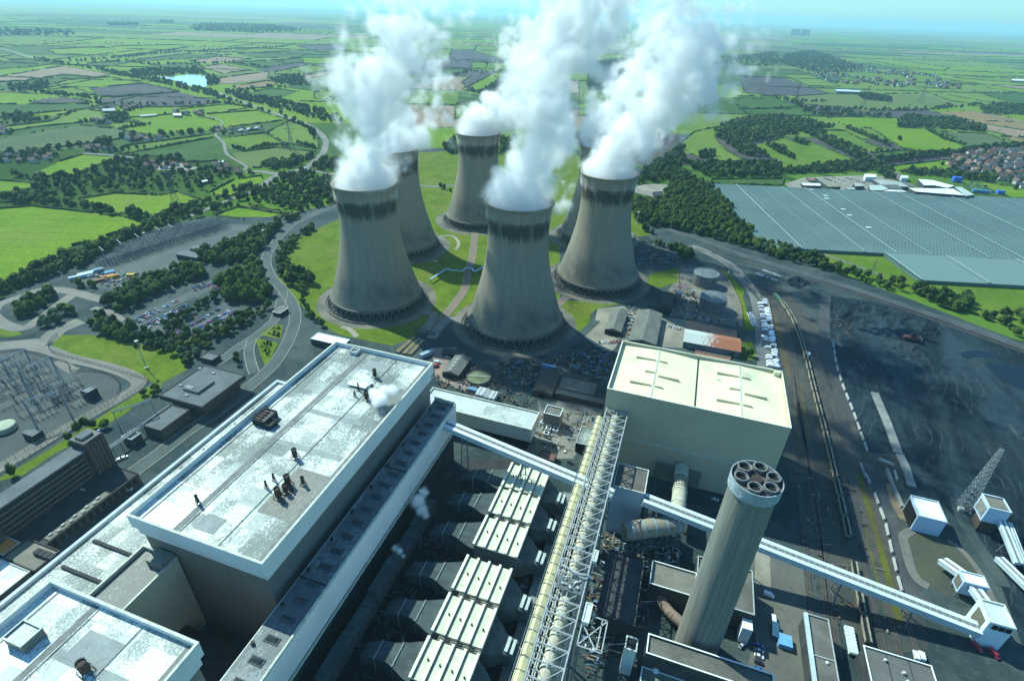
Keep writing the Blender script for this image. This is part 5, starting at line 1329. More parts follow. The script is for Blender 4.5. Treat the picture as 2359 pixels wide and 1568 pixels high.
# ---- coal plant boxes
white_roof = M('white_sheet_roof', (.84, .88, .88), (.76, .80, .80), .1)
b_side = panel_mat('blue_white_cladding', (.45, .58, .72), (.4, .5, .6), 2.5, streak=.05)
t = boxthing('wagon_shed', 'open ended white roofed wagon unloading shed, blue white sides', 'building', 161.5, 282.3, 176, 299, 0, 12.2, b_side, white_roof, g_side, .5)
m = MB(); m.box(161.2, 283.5, 0, 161.49, 297.8, 10.6); m.build('open_end', black, t)
t = thing('transfer_tower', 'large white corner tower where the long white gallery ends', 'tower', (171.5, 214.5, 0))
shell_block(t, 171.6, 214.5, 182, 227.5, 0, 17.5, wall=panel_mat('tower_white', (.66, .78, .84), (.5, .6, .66), 3.2, streak=.05), roof=M('pale_green_roof', (.58, .72, .70), (.5, .62, .6), .1), rdrop=.6)
m = MB(); m.box(171.35, 217, 6.5, 171.59, 224.5, 15); m.build('side_opening', M('brown_screen', (.17, .16, .12), (.13, .12, .1), .4), t)
for k in range(3):
    m = MB(); m.box(173.5+2.7*k, 214.2, 13.5, 175.7+2.7*k, 214.49, 16.3); m.build('window', black, t)
t = boxthing('transfer_tower', 'small white flat roofed transfer tower between two short galleries', 'tower', 171.6, 240.8, 182.5, 248.2, 3, 12, b_side, white_roof, g_side, .4)
m = MB(); m.box(171.35, 242, 4.5, 171.59, 247, 10.5); m.build('side_opening', M('brown_screen', (.17, .16, .12)), t)
m = MB()
for a in ((172.2, 241.4), (181.8, 241.4), (181.8, 247.6), (172.2, 247.6)): m.bar((*a, 0), (*a, 3), .6)
m.build('leg', steel, t)
gallery('short_gallery', 'short white gallery rising out of the grass oval to the small tower', (169.5, 259.5, 6), (176, 248.2, 9.5), 5.6, 2.8)
gallery('short_gallery', 'short white gallery dropping from the small tower to the corner tower', (177, 240.8, 10.5), (178, 227.6, 13), 5.4, 2.8)
t = boxthing('transfer_tower', 'white edged flat grey roofed tower at the foot of the lattice mast', 'tower', 197.5, 294.5, 208.3, 306, 9, 20, b_side, tan_roof, g_white, .7)
m = MB(); m.box(197.25, 296, 10.5, 197.49, 304.5, 18); m.build('side_opening', M('pale_mesh', (.3, .31, .28), (.2, .2, .18), .6), t)
m = MB(); m.box(199, 296, 0, 207, 304, 9); m.build('base', M('brick_base', (.10, .075, .06), (.07, .06, .05), .3), t)
gallery('short_gallery', 'white gallery descending from the tower by the mast', (206.5, 294.4, 13), (208.5, 270, 7), 3.6, 2.6, (.5,))
gallery('short_gallery', 'thin white gallery beside the descending one at the right edge', (210.5, 294.4, 13), (213, 262, 4), 1.6, 2.0, (.5,))
gallery('short_gallery', 'low white gallery starting by the round bush', (201.5, 273.5, 4.5), (209, 251, 7), 4.6, 2.6)
# lattice mast
t = thing('lattice_mast', 'tall tapering lattice mast leaning up over the coal yard, right edge', 'mast', (197.5, 312.5, 0))
def lattice(t, c, H, w0, w1, n, mat, name='lattice_section', bw=.22):
    for k in range(n):
        z0, z1 = H*k/n, H*(k+1)/n; a = w0+(w1-w0)*k/n; b_ = w0+(w1-w0)*(k+1)/n; m = MB()
        P = [(c[0]+s1*a/2, c[1]+s2*a/2, z0) for s1, s2 in ((-1,-1),(1,-1),(1,1),(-1,1))]; Q = [(c[0]+s1*b_/2, c[1]+s2*b_/2, z1) for s1, s2 in ((-1,-1),(1,-1),(1,1),(-1,1))]
        for i in range(4):
            m.bar(P[i], Q[i], bw); m.bar(P[i], Q[(i+1) % 4], bw*.6); m.bar(P[(i+1) % 4], Q[i], bw*.6); m.bar(Q[i], Q[(i+1) % 4], bw*.6)
        m.build(name, mat, t)
lattice(t, (197.5, 312.5), 49, 6.5, 1.6, 12, lsteel)
m = MB(); m.box(194, 309, 0, 197, 311.5, 2.5); m.build('cabin', cap_m, t)
# ================================================================ lesser buildings and yards
_C.update({19: (1793.2, 358.6, .2398), 20: (0, 277.1, .24187), 21: (1752.5, 122.3, .25707)})
def hz(n, foot, top, lo=2, hi=120):
    """height of an upright thing whose foot and top are sighted"""
    F = g(n, *foot, 0); best = lo; e = 1e9
    ox, oy, s = _C[n]; tx, ty = ox+top[0]*s, oy+top[1]*s; h = lo
    while h < hi:
        d = Vector((F.x, F.y, h))-CAM; z = d.dot(_fw); px = 1179.5+FPX*d.dot(CR)/z; py = 784-FPX*d.dot(CU)/z
        q = (px-tx)**2+(py-ty)**2
        if q < e: e = q; best = h
        h += .5
    return F, best
dark_b = M('dark_brick', (.055, .055, .055), (.035, .036, .038), .15)
slate = M('slate_blue_roof', (.115, .135, .145), (.085, .10, .11), .06, detail=5)
# control building: overhanging square slab over a recessed storey
t = thing('control_building', 'flat dark square control building with overhanging roof beside the corner lawn', 'building', (-334, 216, 0))
m = MB(); m.box(-329, 220, 0, -299, 254, 8); m.build('lower_storey', dark_b, t)
m = MB()
for k in range(9): m.box(-328+3.4*k, 219.7, 2, -326+3.4*k, 219.95, 6)
m.build('glazing', M('dark_glass', (.03, .04, .05), (.02, .03, .035), 1, rough=.2), t)
shell_block(t, -334, 215.7, -295, 257.8, 8, 12, wall=dark_b, roof=slate, top=M('dark_coping', (.05, .055, .06), (.04, .045, .05), .4), rdrop=.3)
for (a, b_, c, d, z) in ((-323, 226.5, -309, 242, 13.4),):
    m = MB(); m.box(a, b_, 11.72, c, d, z); m.build('roof_plant', slate, t)
for k in range(4):
    m = MB(); m.box(-322.2+1.7*k, 227.5, 13.41, -321.2+1.7*k, 231, 13.9); m.build('rooflight', lsteel, t)
for (n, x, y) in ((4, 1475, 1010), (4, 1380, 980), (4, 1250, 1095), (4, 1290, 1165)):
    c = g(n, x, y, 12); m = MB(); m.box(c.x-1.2, c.y-.6, 11.73, c.x+1.2, c.y+.6, 12.6); m.build('roof_vent', lsteel, t)
t = boxthing('annex_block', 'lower grey flat roofed wing in front of the dark control building', 'building', -321.5, 190, -305.5, 214, 0, 8, dark_b, slate, dark_b, .3)
t = thing('pipe_bridge', 'grey pipe bridge running from the control building past the blue gantry', 'pipe bridge', (-327, 150, 0))
m = MB(); m.tube((-324, 214, 7), (-324, 150, 7), .55, 8); m.tube((-322.6, 214, 6.6), (-322.6, 150, 6.6), .4, 8); m.build('pipes', lsteel, t)
m = MB()
for k in range(12): m.bar((-324, 212-5.4*k, 0), (-324, 212-5.4*k, 6.5), .3)
m.build('posts', dark_b, t)
boxthing('relay_house', 'small dark relay house under the blue gantry', 'building', -327, 178, -318, 185, 0, 6, dark_b, slate, lsteel, .3)
# office slab with towers and podium
t = thing('office_block', 'long dark office block with ribbed facade at the left edge', 'building', (-320, 95, 0))
m = MB(); m.box(-321, 96, 0, -311, 148, 24); m.build('wall', dark_b, t)
m = MB(); m.box(-321.2, 95.8, 24.003, -310.6, 148.2, 25); m.build('roof', slate, t)
for k in range(6):
    m = MB(); m.box(-310.95, 98, 3.2+3.4*k, -310.1, 146, 4.4+3.4*k); m.build('spandrel', M('spandrel', (.095, .10, .10), (.07, .075, .075), .3), t)
    m = MB(); m.box(-311, 98, 4.5+3.4*k, -310.8, 146, 6.5+3.4*k); m.build('window_band', M('office_glass', (.02, .028, .035), (.012, .018, .022), 1, rough=.25), t)
m = MB(); m.box(-322, 148.1, 0, -309.5, 160, 29.5); m.build('stair_tower', dark_b, t)
m = MB(); m.box(-321.6, 148.5, 29.51, -309.9, 159.6, 29.9); m.build('tower_roof', M('tower_roof', (.16, .16, .14), (.12, .12, .11), .3), t)
m = MB(); m.box(-319, 150, 29.91, -313, 157, 31.5); m.build('tank_room', slate, t)
for k in range(5):
    m = MB(); m.box(-309.45, 149+2.2*k, 2, -309.1, 150+2.2*k, 28); m.build('fin', M('tower_fin', (.08, .082, .08), (.06, .06, .06), .3), t)
m = MB(); m.box(-322, 84, 0, -308, 95.7, 27); m.build('end_tower', dark_b, t)
m = MB(); m.box(-321.6, 84.4, 27.01, -308.4, 95.3, 27.3); m.build('tower_roof', M('tower_roof', (.16, .16, .14)), t)
t = boxthing('podium', 'low podium of the office block with dark rooftop court and pale strip', 'building', -309.8, 98, -288, 157, 0, 6, dark_b, M('podium_roof', (.035, .042, .048), (.025, .03, .035), .2), dark_b, .4)
m = MB(); m.box(-293, 104, 5.7, -288.9, 140, 6.3); m.build('roof_strip', tan_roof, t)
for k in range(9):
    m = MB(); m.box(-292.3+(k % 2)*1.6, 106+3.4*k, 6.31, -291.1+(k % 2)*1.6, 107.6+3.4*k, 7.1); m.build('rooflight', lsteel, t)
for k in range(14):
    m = MB(); m.box(-288.05, 100+4*k, 1, -287.85, 102.4+4*k, 4.6); m.build('window', M('office_glass', (.02, .028, .035)), t)
boxthing('store', 'white roofed low building touching the left edge below the office block', 'building', -330, 66, -277, 87, 0, 8, dark_b, R_WHITE, lsteel, .3)
t = boxthing('plant_court', 'grey roofed plant court with dark coolers at the left edge', 'building', -300, 88, -276.5, 101, 0, 7, dark_b, tan_roof, dark_b, .6)
for k in range(4):
    c = g(7, 260+32*k, 670+12*k, 8); m = MB(); m.box(c.x-1.4, c.y-1.6, 6.45, c.x+1.4, c.y+1.6, 8.4); m.build('cooler', dk, t)
c = g(7, 40, 640, 8); boxthing('orange_roof_block', 'block with an orange roof patch at the left edge', 'building', c.x-8, c.y-4, c.x+4, c.y+4.5, 0, 8, dark_b, M('orange_roof', (.62, .27, .07), (.5, .22, .06), .2), lsteel, .2)
# by the main hall's far end
boxthing('end_block', 'flat roofed block with white parapet at the far end of the turbine hall', 'building', -243, 252, -221, 272, 0, 12, W_WHITE, grey_roof, W_PARAPET, .9)
c0 = g(4, 2140, 775, 6); c1 = g(4, 2359, 800, 6)
boxthing('white_shed', 'low shed with brilliant white roof behind the boiler house', 'shed', c0.x, c1.y-4, c1.x+4, c0.y+12, 0, 6, dark_b, white_roof, g_white, .15)
boxthing('switch_room', 'small dark flat building by the traffic island wood', 'building', -357, 273, -344, 282, 0, 4, dark_b, slate, dark_b, .2)
# gate house
c = g(4, 1945, 600, 0); boxthing('gate_house', 'small flat roofed gate house in the road fork', 'building', c.x-5, c.y-6, c.x+4, c.y+6, 0, 4, dark_b, grey_roof, cap_m, .2)
def pbuild(name, label, n, pts, h, wall, roof, group=None, cat='building'):
    P = [g(n, x, y, h) for x, y in pts]; c = P[0]
    t = thing(name, label, cat, (c.x, c.y, 0), group=group)
    m = MB(); m.prism([(p.x, p.y) for p in P], 0, h, True); m.build('wall', wall, t)
    m = MB(); m.poly([(p.x, p.y, h+.05) for p in (P if MBarea(P) > 0 else P[::-1])]); m.build('roof', roof, t); return t
def MBarea(q): return sum(q[i].x*q[(i+1) % len(q)].y-q[(i+1) % len(q)].x*q[i].y for i in range(len(q)))
def shed(name, label, x0, y0, x1, y1, h, rise, wall, roof, ridge='y', group=None, stripes=False):
    t = thing(name, label, 'shed', (x0, y0, 0), group=group); cx_, cy_ = (x0+x1)/2, (y0+y1)/2
    m = MB(); m.box(x0, y0, 0, x1, y1, h); m.build('wall', wall, t); m = MB()
    if ridge == 'y': m.gable((cx_, cy_), y1-y0, x1-x0, h+.01, rise, math.pi/2, 0, .4)
    else: m.gable((cx_, cy_), x1-x0, y1-y0, h+.01, rise, 0, 0, .4)
    m.build('roof', roof, t)
    if stripes:
        for k in range(5):
            y = y0+(k+.7)*(y1-y0)/5.4; m = MB(); a = x0+.35*(x1-x0)/2
            m.poly([(a, y, h+.06+rise*.35), (cx_-.3, y, h+rise*.98+.05), (cx_-.3, y+1.3, h+rise*.98+.05), (a, y+1.3, h+.06+rise*.35)]); m.build('rooflight', lsteel, t)
    if ridge == 'y': m = MB(); m.box(cx_-2.5, y0-.1, .2, cx_+2.5, y0-.02, h*.8); m.build('door', black, t)
    return t
old_roof = M('asbestos_roof', (.16, .17, .15), (.115, .125, .11), .25, detail=5, stretch=(1, .3, 1)); brown_roof = M('brown_sheet_roof', (.075, .065, .06), (.055, .05, .048), .3)
shed('shed', 'grey gabled shed between the right-hand towers and the cream hall', -51, 443, -36, 486, 5, 2.6, dark_b, old_roof)
shed('shed', 'longer grey gabled shed right of the scrap bordered one', -27, 430, -3, 492, 6, 3.0, dark_b, old_roof)
shed('shed', 'long black roofed shed beside the two storage tanks', 20.5, 470, 65.5, 491, 6, 1.5, dark_b, M('black_sheet', (.03, .032, .036), (.02, .022, .026), .3), 'x')
rb = NB('rusty_roof'); p_ = rb.pos(); xx_ = rb.sep(p_)[0]
fr_ = rb.step(rb.math('ADD', rb.math('MULTIPLY', rb.math('SUBTRACT', xx_, 42.0), .02), rb.noise(rb.map(p_, scale=(.5, .06, 1)), 1.0, 5, .7)), .42, .6)
rb.bsdf(rb.mix(fr_, (.42, .47, .45), (.27, .11, .06)), .8, 0, .2)
shed('shed', 'shed with a pale roof streaked orange with rust', 20, 445, 68.5, 469, 6.5, 3.2, M('blue_shed_wall', (.14, .18, .2), (.1, .13, .15), .3), rb.mat, 'x')
shed('workshop_shed', 'grey curved roof workshop with rooflights behind the boiler house', -162, 325, -148, 352, 5, 2.4, dark_b, old_roof, stripes=True)
shed('workshop_shed', 'brown gabled shed near the left corner of the cream hall', -86.5, 327, -71, 357, 5, 2.4, brown_roof, brown_roof)
shed('workshop_shed', 'small dark shed at the foot of the nearest cooling tower', -176, 354, -155, 362, 3.5, 1.2, dark_b, brown_roof, 'x')
boxthing('flat_block', 'low grey flat block with a sloping slab left of the cream hall', 'building', -69.5, 330, -31, 338, 0, 5, dark_b, grey_roof, brown_roof, .4)
boxthing('flat_block', 'low grey block behind the flat one left of the cream hall', 'building', -69.5, 338.5, -40, 356.5, 0, 4.2, dark_b, grey_roof, brown_roof, .4)
boxthing('flat_block', 'grey flat roofed sheds behind the long pale annex', 'building', -115, 291, -88, 303, 0, 5, brown_roof, old_roof, brown_roof, .3)
c = g(5, 1470, 1270, 12); boxthing('cooler_tower', 'small square tower with a white rimmed dark roof beside the annex', 'tower', c.x-6.5, c.y-5, c.x+5.5, c.y+5, 0, 12, W_DARK, old_roof, g_white, .6)
c = g(5, 1700, 1440, 8); boxthing('transformer_house', 'silver mottled flat roof building against the yellow duct', 'building', c.x-6, c.y-10, c.x+4, c.y+8, 0, 8, black, R_SILVER, lsteel, .3)
c = g(15, 1420, 410, 4); boxthing('red_hut', 'dull red roofed hut in the yard by the conveyor', 'hut', c.x-6.5, c.y-4, c.x+4.5, c.y+3.5, 0, 4, brown_roof, M('dull_red_roof', (.17, .085, .07), (.13, .08, .07), .3), brown_roof, .2)
cool_w = M('cooler_white', (.62, .68, .68), (.5, .55, .55), .6)
for k, (x, y) in enumerate(((1395, 1345), (1440, 1355), (1490, 1365), (1430, 1385), (1480, 1395), (1415, 1420))):
    c = g(5, x, y, 3); t = thing('cooling_unit', 'small white cooling unit in the cluster beside the annex', 'cooling unit', (c.x, c.y, 0), group='white cooling units beside the annex')
    m = MB(); m.box(c.x-2, c.y-1.7, 0, c.x+2, c.y+1.7, 3); m.build('casing', cool_w, t); m = MB(); m.lathe((c.x, c.y, 3.01), [(1.2, 0), (1.2, .35), (.05, .2)], 12); m.build('fan', dk, t)
for k, (x, y) in enumerate(((975, 1135), (1035, 1155))):
    c = g(5, x, y, 4); t = thing('chiller_bank', 'white chiller bank with round fans behind the annex, '+('left one' if k == 0 else 'right one'), 'chiller', (c.x, c.y, 0))
    m = MB(); m.box(c.x-4, c.y-5, 0, c.x+4, c.y+5, 4); m.build('casing', cool_w, t)
    for a in (-2, 2):
        for q in (-3.6, -1.2, 1.2, 3.6): m = MB(); m.lathe((c.x+a, c.y+q, 4.01), [(.95, 0), (.95, .3), (.05, .15)], 10); m.build('fan', lsteel, t)
# round settling tank
t = thing('settling_tank', 'round green topped settling tank behind the boiler house', 'tank', (-133, 332.5, 0))
m = MB(); m.lathe((-133, 332.5, 0), [(9.8, 0), (9.8, 2.6), (9.2, 2.6), (9.2, 2.0)], 40); m.build('wall', basin_mat, t)
m = MB(); m.disc((-133, 332.5, 2.1), 9.2, 40); m.build('surface', M('algae_water', (.19, .22, .12), (.13, .165, .09), .12, detail=6), t)
m = MB(); m.bar((-142.5, 330, 3), (-123.5, 335, 3), .6, .2); m.build('walkway', lsteel, t)
c = g(11, 1480, 1400, 0); t = thing('settling_tank', 'round reddish settling bed peeping over the cream hall', 'tank', (c.x, c.y-4, 0))
m = MB(); m.lathe((c.x, c.y-4, 0), [(15, 0), (15, 1.2), (14.2, 1.2), (14.2, .6), (.05, .6)], 40); m.build('bed', M('red_bed', (.30, .16, .11), (.24, .14, .10), .1), t)
m = MB(); m.bar((c.x-14, c.y-4, 1.6), (c.x+14, c.y-4, 1.6), .8, .3); m.build('scraper_arm', steel, t)
# storage tanks
tank_wall = NB('tank_shell'); p_ = tank_wall.pos('obj'); x_, y_, z_ = tank_wall.sep(p_); an = tank_wall.math('ARCTAN2', y_, x_)
st_ = tank_wall.noise(tank_wall.comb(tank_wall.math('MULTIPLY', an, 12.0), 0.0, tank_wall.math('MULTIPLY', z_, .05)), 1.0, 4, .7)
tank_wall.bsdf(tank_wall.mix(tank_wall.step(st_, .4, .65), (.17, .175, .18), (.07, .075, .08)), .7, .1, .3)
for k, (x, y, lab) in enumerate(((34.3, 595, 'farther grey steel storage tank with conical lid'), (43.5, 536, 'nearer grey steel storage tank with conical lid'))):
    t = thing('storage_tank', lab, 'storage tank', (x, y, 0), group='storage tanks')
    m = MB(); m.lathe((x, y, 0), [(13.1, 0), (13.1, 13.6)], 48); m.build('shell', tank_wall.mat, t)
    m = MB(); m.lathe((x, y, 13.6), [(13.1, 0), (.05, 1.5)], 48); m.build('lid', M('tank_lid', (.15, .18, .20), (.11, .135, .15), .3, coord='obj', stretch=(1, .2, 1)), t)
    m = MB(); m.lathe((x, y, 13.3), [(13.2, 0), (13.55, 0), (13.55, .6), (13.2, .6)], 48); m.build('rim', lsteel, t)
    m = MB()
    for q in range(26):
        a = math.pi*q/26-1.9; m.bar((x+13.6*math.cos(a), y+13.6*math.sin(a), .5+q*.5), (x+13.6*math.cos(a+.12), y+13.6*math.sin(a+.12), 1+q*.5), .35)
    m.build('stair', lsteel, t)
pink = M('pink_primer', (.50, .20, .26), (.4, .16, .2), .6)
c = g(11, 1060, 600, 0); t = thing('pipe_rack', 'pink painted pipe rack and lattice beside the storage tanks', 'pipe rack', c)
m = MB()
for k in range(5): m.bar((c.x-4+3*k, c.y+2, 0), (c.x-4+3*k, c.y+2, 9), .35); m.bar((c.x-4+3*k, c.y-3, 0), (c.x-4+3*k, c.y-3, 9), .35); m.bar((c.x-4+3*k, c.y+2, 9), (c.x-4+3*k, c.y-3, 9), .3)
for z in (5, 9): m.bar((c.x-4, c.y+2, z), (c.x+8, c.y+2, z), .3); m.bar((c.x-4, c.y-3, z), (c.x+8, c.y-3, z), .3)
m.bar((c.x-2, c.y+2, 0), (c.x-2, c.y+2, 20), .4); m.bar((c.x-3.4, c.y+2, 8), (c.x-2, c.y+2, 20), .3); m.build('frame', pink, t)
m = MB(); m.tube((c.x, c.y, 7), (c.x+30, c.y-9, 7), .6, 8); m.tube((c.x, c.y-1.6, 7), (c.x+30, c.y-10.6, 7), .4, 8); m.build('pipes', lsteel, t)
c = g(11, 1000, 740, 0); t = thing('silo', 'grey upright silo on the dark plant left of the tanks', 'silo', c)
m = MB(); m.tube((c.x, c.y, 0), (c.x, c.y, 13), 3.4, 20); m.build('shell', tank_wall.mat, t); m = MB(); m.lathe((c.x, c.y, 13), [(3.5, 0), (.05, 1)], 20); m.build('lid', lsteel, t)
c = g(11, 900, 640, 10); t = boxthing('process_block', 'dark process building left of the storage tanks', 'building', c.x-7, c.y-22, c.x+5, c.y+10, 0, 9, dark_b, dark_b, dark_b, .4)
# bund walls round tanks
t = thing('bund_wall', 'pinkish low wall and bank enclosing the storage tanks', 'wall', g(11, 1050, 260, 0))
m = MB(); P = smooth([g(11, *q, 0) for q in ((1020, 520), (1050, 265), (1300, 265), (1560, 285), (1750, 560), (1850, 800), (1880, 1040))], 5)
for a, b_ in zip(P[:-1], P[1:]): m.bar(a+Vector((0, 0, .7)), b_+Vector((0, 0, .7)), .5, 1.6)
m.build('wall', M('pink_kerb', (.30, .24, .22), (.24, .2, .18), .3), t)
# culvert bridge of pipes near the towers, blue pipe bridge
t = thing('penstock', 'row of green upright penstocks across the cooling culverts', 'valve gear', g(5, 570, 740, 0))
a = g(5, 500, 725, 0); b_ = g(5, 640, 755, 0); m = MB()
for k in range(9): c = a+(b_-a)*(k/8); m.bar(c, c+Vector((0, 0, 4.5)), .7)
m.bar(a+Vector((0, 0, 4.3)), b_+Vector((0, 0, 4.3)), .9); m.build('frame', M('green_grey_paint', (.07, .10, .09), (.05, .07, .065), .5), t)
for k, (x0, y0, x1, y1) in enumerate(((505, 765, 385, 870), (535, 775, 430, 880), (565, 785, 470, 885))):
    a, b_ = g(5, x0, y0, 0), g(5, x1, y1, 0); t = thing('water_channel', 'brown water channel beyond the boiler house, one of three side by side', 'channel', a, group='water channels')
    m = MB(); m.bar(a+Vector((0, 0, .5)), b_+Vector((0, 0, .5)), 4.2, 1.2); m.build('wall', leg_mat, t); m = MB(); m.bar(a+Vector((0, 0, 1.15)), b_+Vector((0, 0, 1.15)), 3.0, .12); m.build('water', M('brown_water', (.22, .19, .08), (.17, .15, .07), .2, rough=.3), t)
t = thing('pipe_bridge', 'pale blue pipe bridge zigzagging over the lawn between the towers', 'pipe bridge', g(13, 330, 470, 0))
P = [g(13, *q, 4) for q in ((195, 560), (330, 470), (370, 482), (465, 490), (485, 465), (540, 465), (560, 495), (640, 455))]
m = MB()
for a, b_ in zip(P[:-1], P[1:]): m.bar(a, b_, 1.7, 1.0)
m.build('deck', M('pale_blue_paint', (.34, .50, .66), (.28, .42, .56), .4), t)
m = MB()
for a in P: m.bar(a, (a.x, a.y, 0), .5)
m.build('leg', steel, t)
# ================================================================ greenhouses
gh_glass = NB('greenhouse_glass'); p_ = gh_glass.pos(); n_ = gh_glass.noise(p_, .012, 4)
gx_, gy_, gz_ = gh_glass.sep(gh_glass.map(p_, rot=(0, 0, -.262)))
gc_ = gh_glass.mix(gh_glass.step(n_, .35, .65), (.105, .165, .15), (.135, .205, .185))
gc_ = gh_glass.mix(gh_glass.math('MULTIPLY', gh_glass.math('GREATER_THAN', gh_glass.math('FRACT', gh_glass.math('MULTIPLY', gx_, .22)), .72), .5), gc_, (.24, .33, .31))
gc_ = gh_glass.mix(gh_glass.math('MULTIPLY', gh_glass.math('GREATER_THAN', gh_glass.math('FRACT', gh_glass.math('MULTIPLY', gy_, .125)), .8), .5), gc_, (.05, .08, .08))
gh_glass.bsdf(gc_, .45, 0, .4)
gh2 = NB('greenhouse_glass_pale'); gh2.bsdf((.20, .30, .265), .4, 0, .5)
def greenhouse(label, O, u0, u1, v0, v1, mat, aisles, step_):
    U = Vector((.966, .258, 0)); V_ = Vector((-.25, .968, 0)); t = thing('greenhouse', label, 'greenhouse', (O.x, O.y, 0))
    def P(u, v, z): q = O+U*u+V_*v; return (q.x, q.y, z)
    m = MB(); n = int((v1-v0)/step_)
    for i in range(n):     # ridges run across, gutters between
        a, b_ = v0+(v1-v0)*i/n, v0+(v1-v0)*(i+1)/n; mm = (a+b_)/2
        m.poly([P(u0, a, 4), P(u1, a, 4), P(u1, mm, 5.4), P(u0, mm, 5.4)]); m.poly([P(u0, mm, 5.4), P(u1, mm, 5.4), P(u1, b_, 4), P(u0, b_, 4)])
    m.build('glass_roof', mat, t)
    m = MB(); q = [P(u0, v0, 0), P(u1, v0, 0), P(u1, v1, 0), P(u0, v1, 0)]; m.prism([(a[0], a[1]) for a in q], 0, 3.98, False); m.build('glass_wall', M('greenhouse_wall', (.10, .18, .16), (.08, .15, .13), .1), t)
    for k, (u, w_) in enumerate(aisles):
        m = MB(); m.poly([P(u, v0, 5.6), P(u+w_, v0, 5.6), P(u+w_, v1, 5.6), P(u, v1, 5.6)]); m.build('aisle_roof', M('aisle_pale', (.27, .37, .35), (.21, .30, .29), .3, stretch=(1, 1, 1)), t)
    m = MB()
    for i in range(int((u1-u0)/9)): 
        u = u0+9*i; m.poly([P(u, v0, 5.5), P(u+.35, v0, 5.5), P(u+.35, v1, 5.5), P(u, v1, 5.5)])
    m.build('purlin_lines', M('purlin', (.25, .36, .35), (.2, .3, .29), .3), t)
    return t, P
GO = Vector((99, 734, 0))
t, GP = greenhouse('vast grey green greenhouse roof filling the right middle distance', GO, 0, 560, 0, 306, gh_glass.mat, [(52, 2.4), (94, .8), (131, 2.0), (172, 2.2), (216, 1.8), (288, 2.2), (332, 2.6), (372, .8), (414, 3.2), (470, 1), (505, 1.6)], 8.0)
for (u, v) in ((176, 290), (186, 255), (180, 238), (182, 180), (178, 150), (180, 95)):
    m = MB(); q = [GP(u, v, 0), GP(u+7, v, 0), GP(u+7, v+4, 0), GP(u, v+4, 0)]; m.prism([(a[0], a[1]) for a in q], 5.61, 5.9); m.build('open_vent', g_white, t)
greenhouse('smaller paler greenhouse block in front of the vast one', GO, 157, 470, -82, -.6, gh2.mat, [(157, 2.5), (233, 3.5), (320, 3), (400, 2)], 5.5)
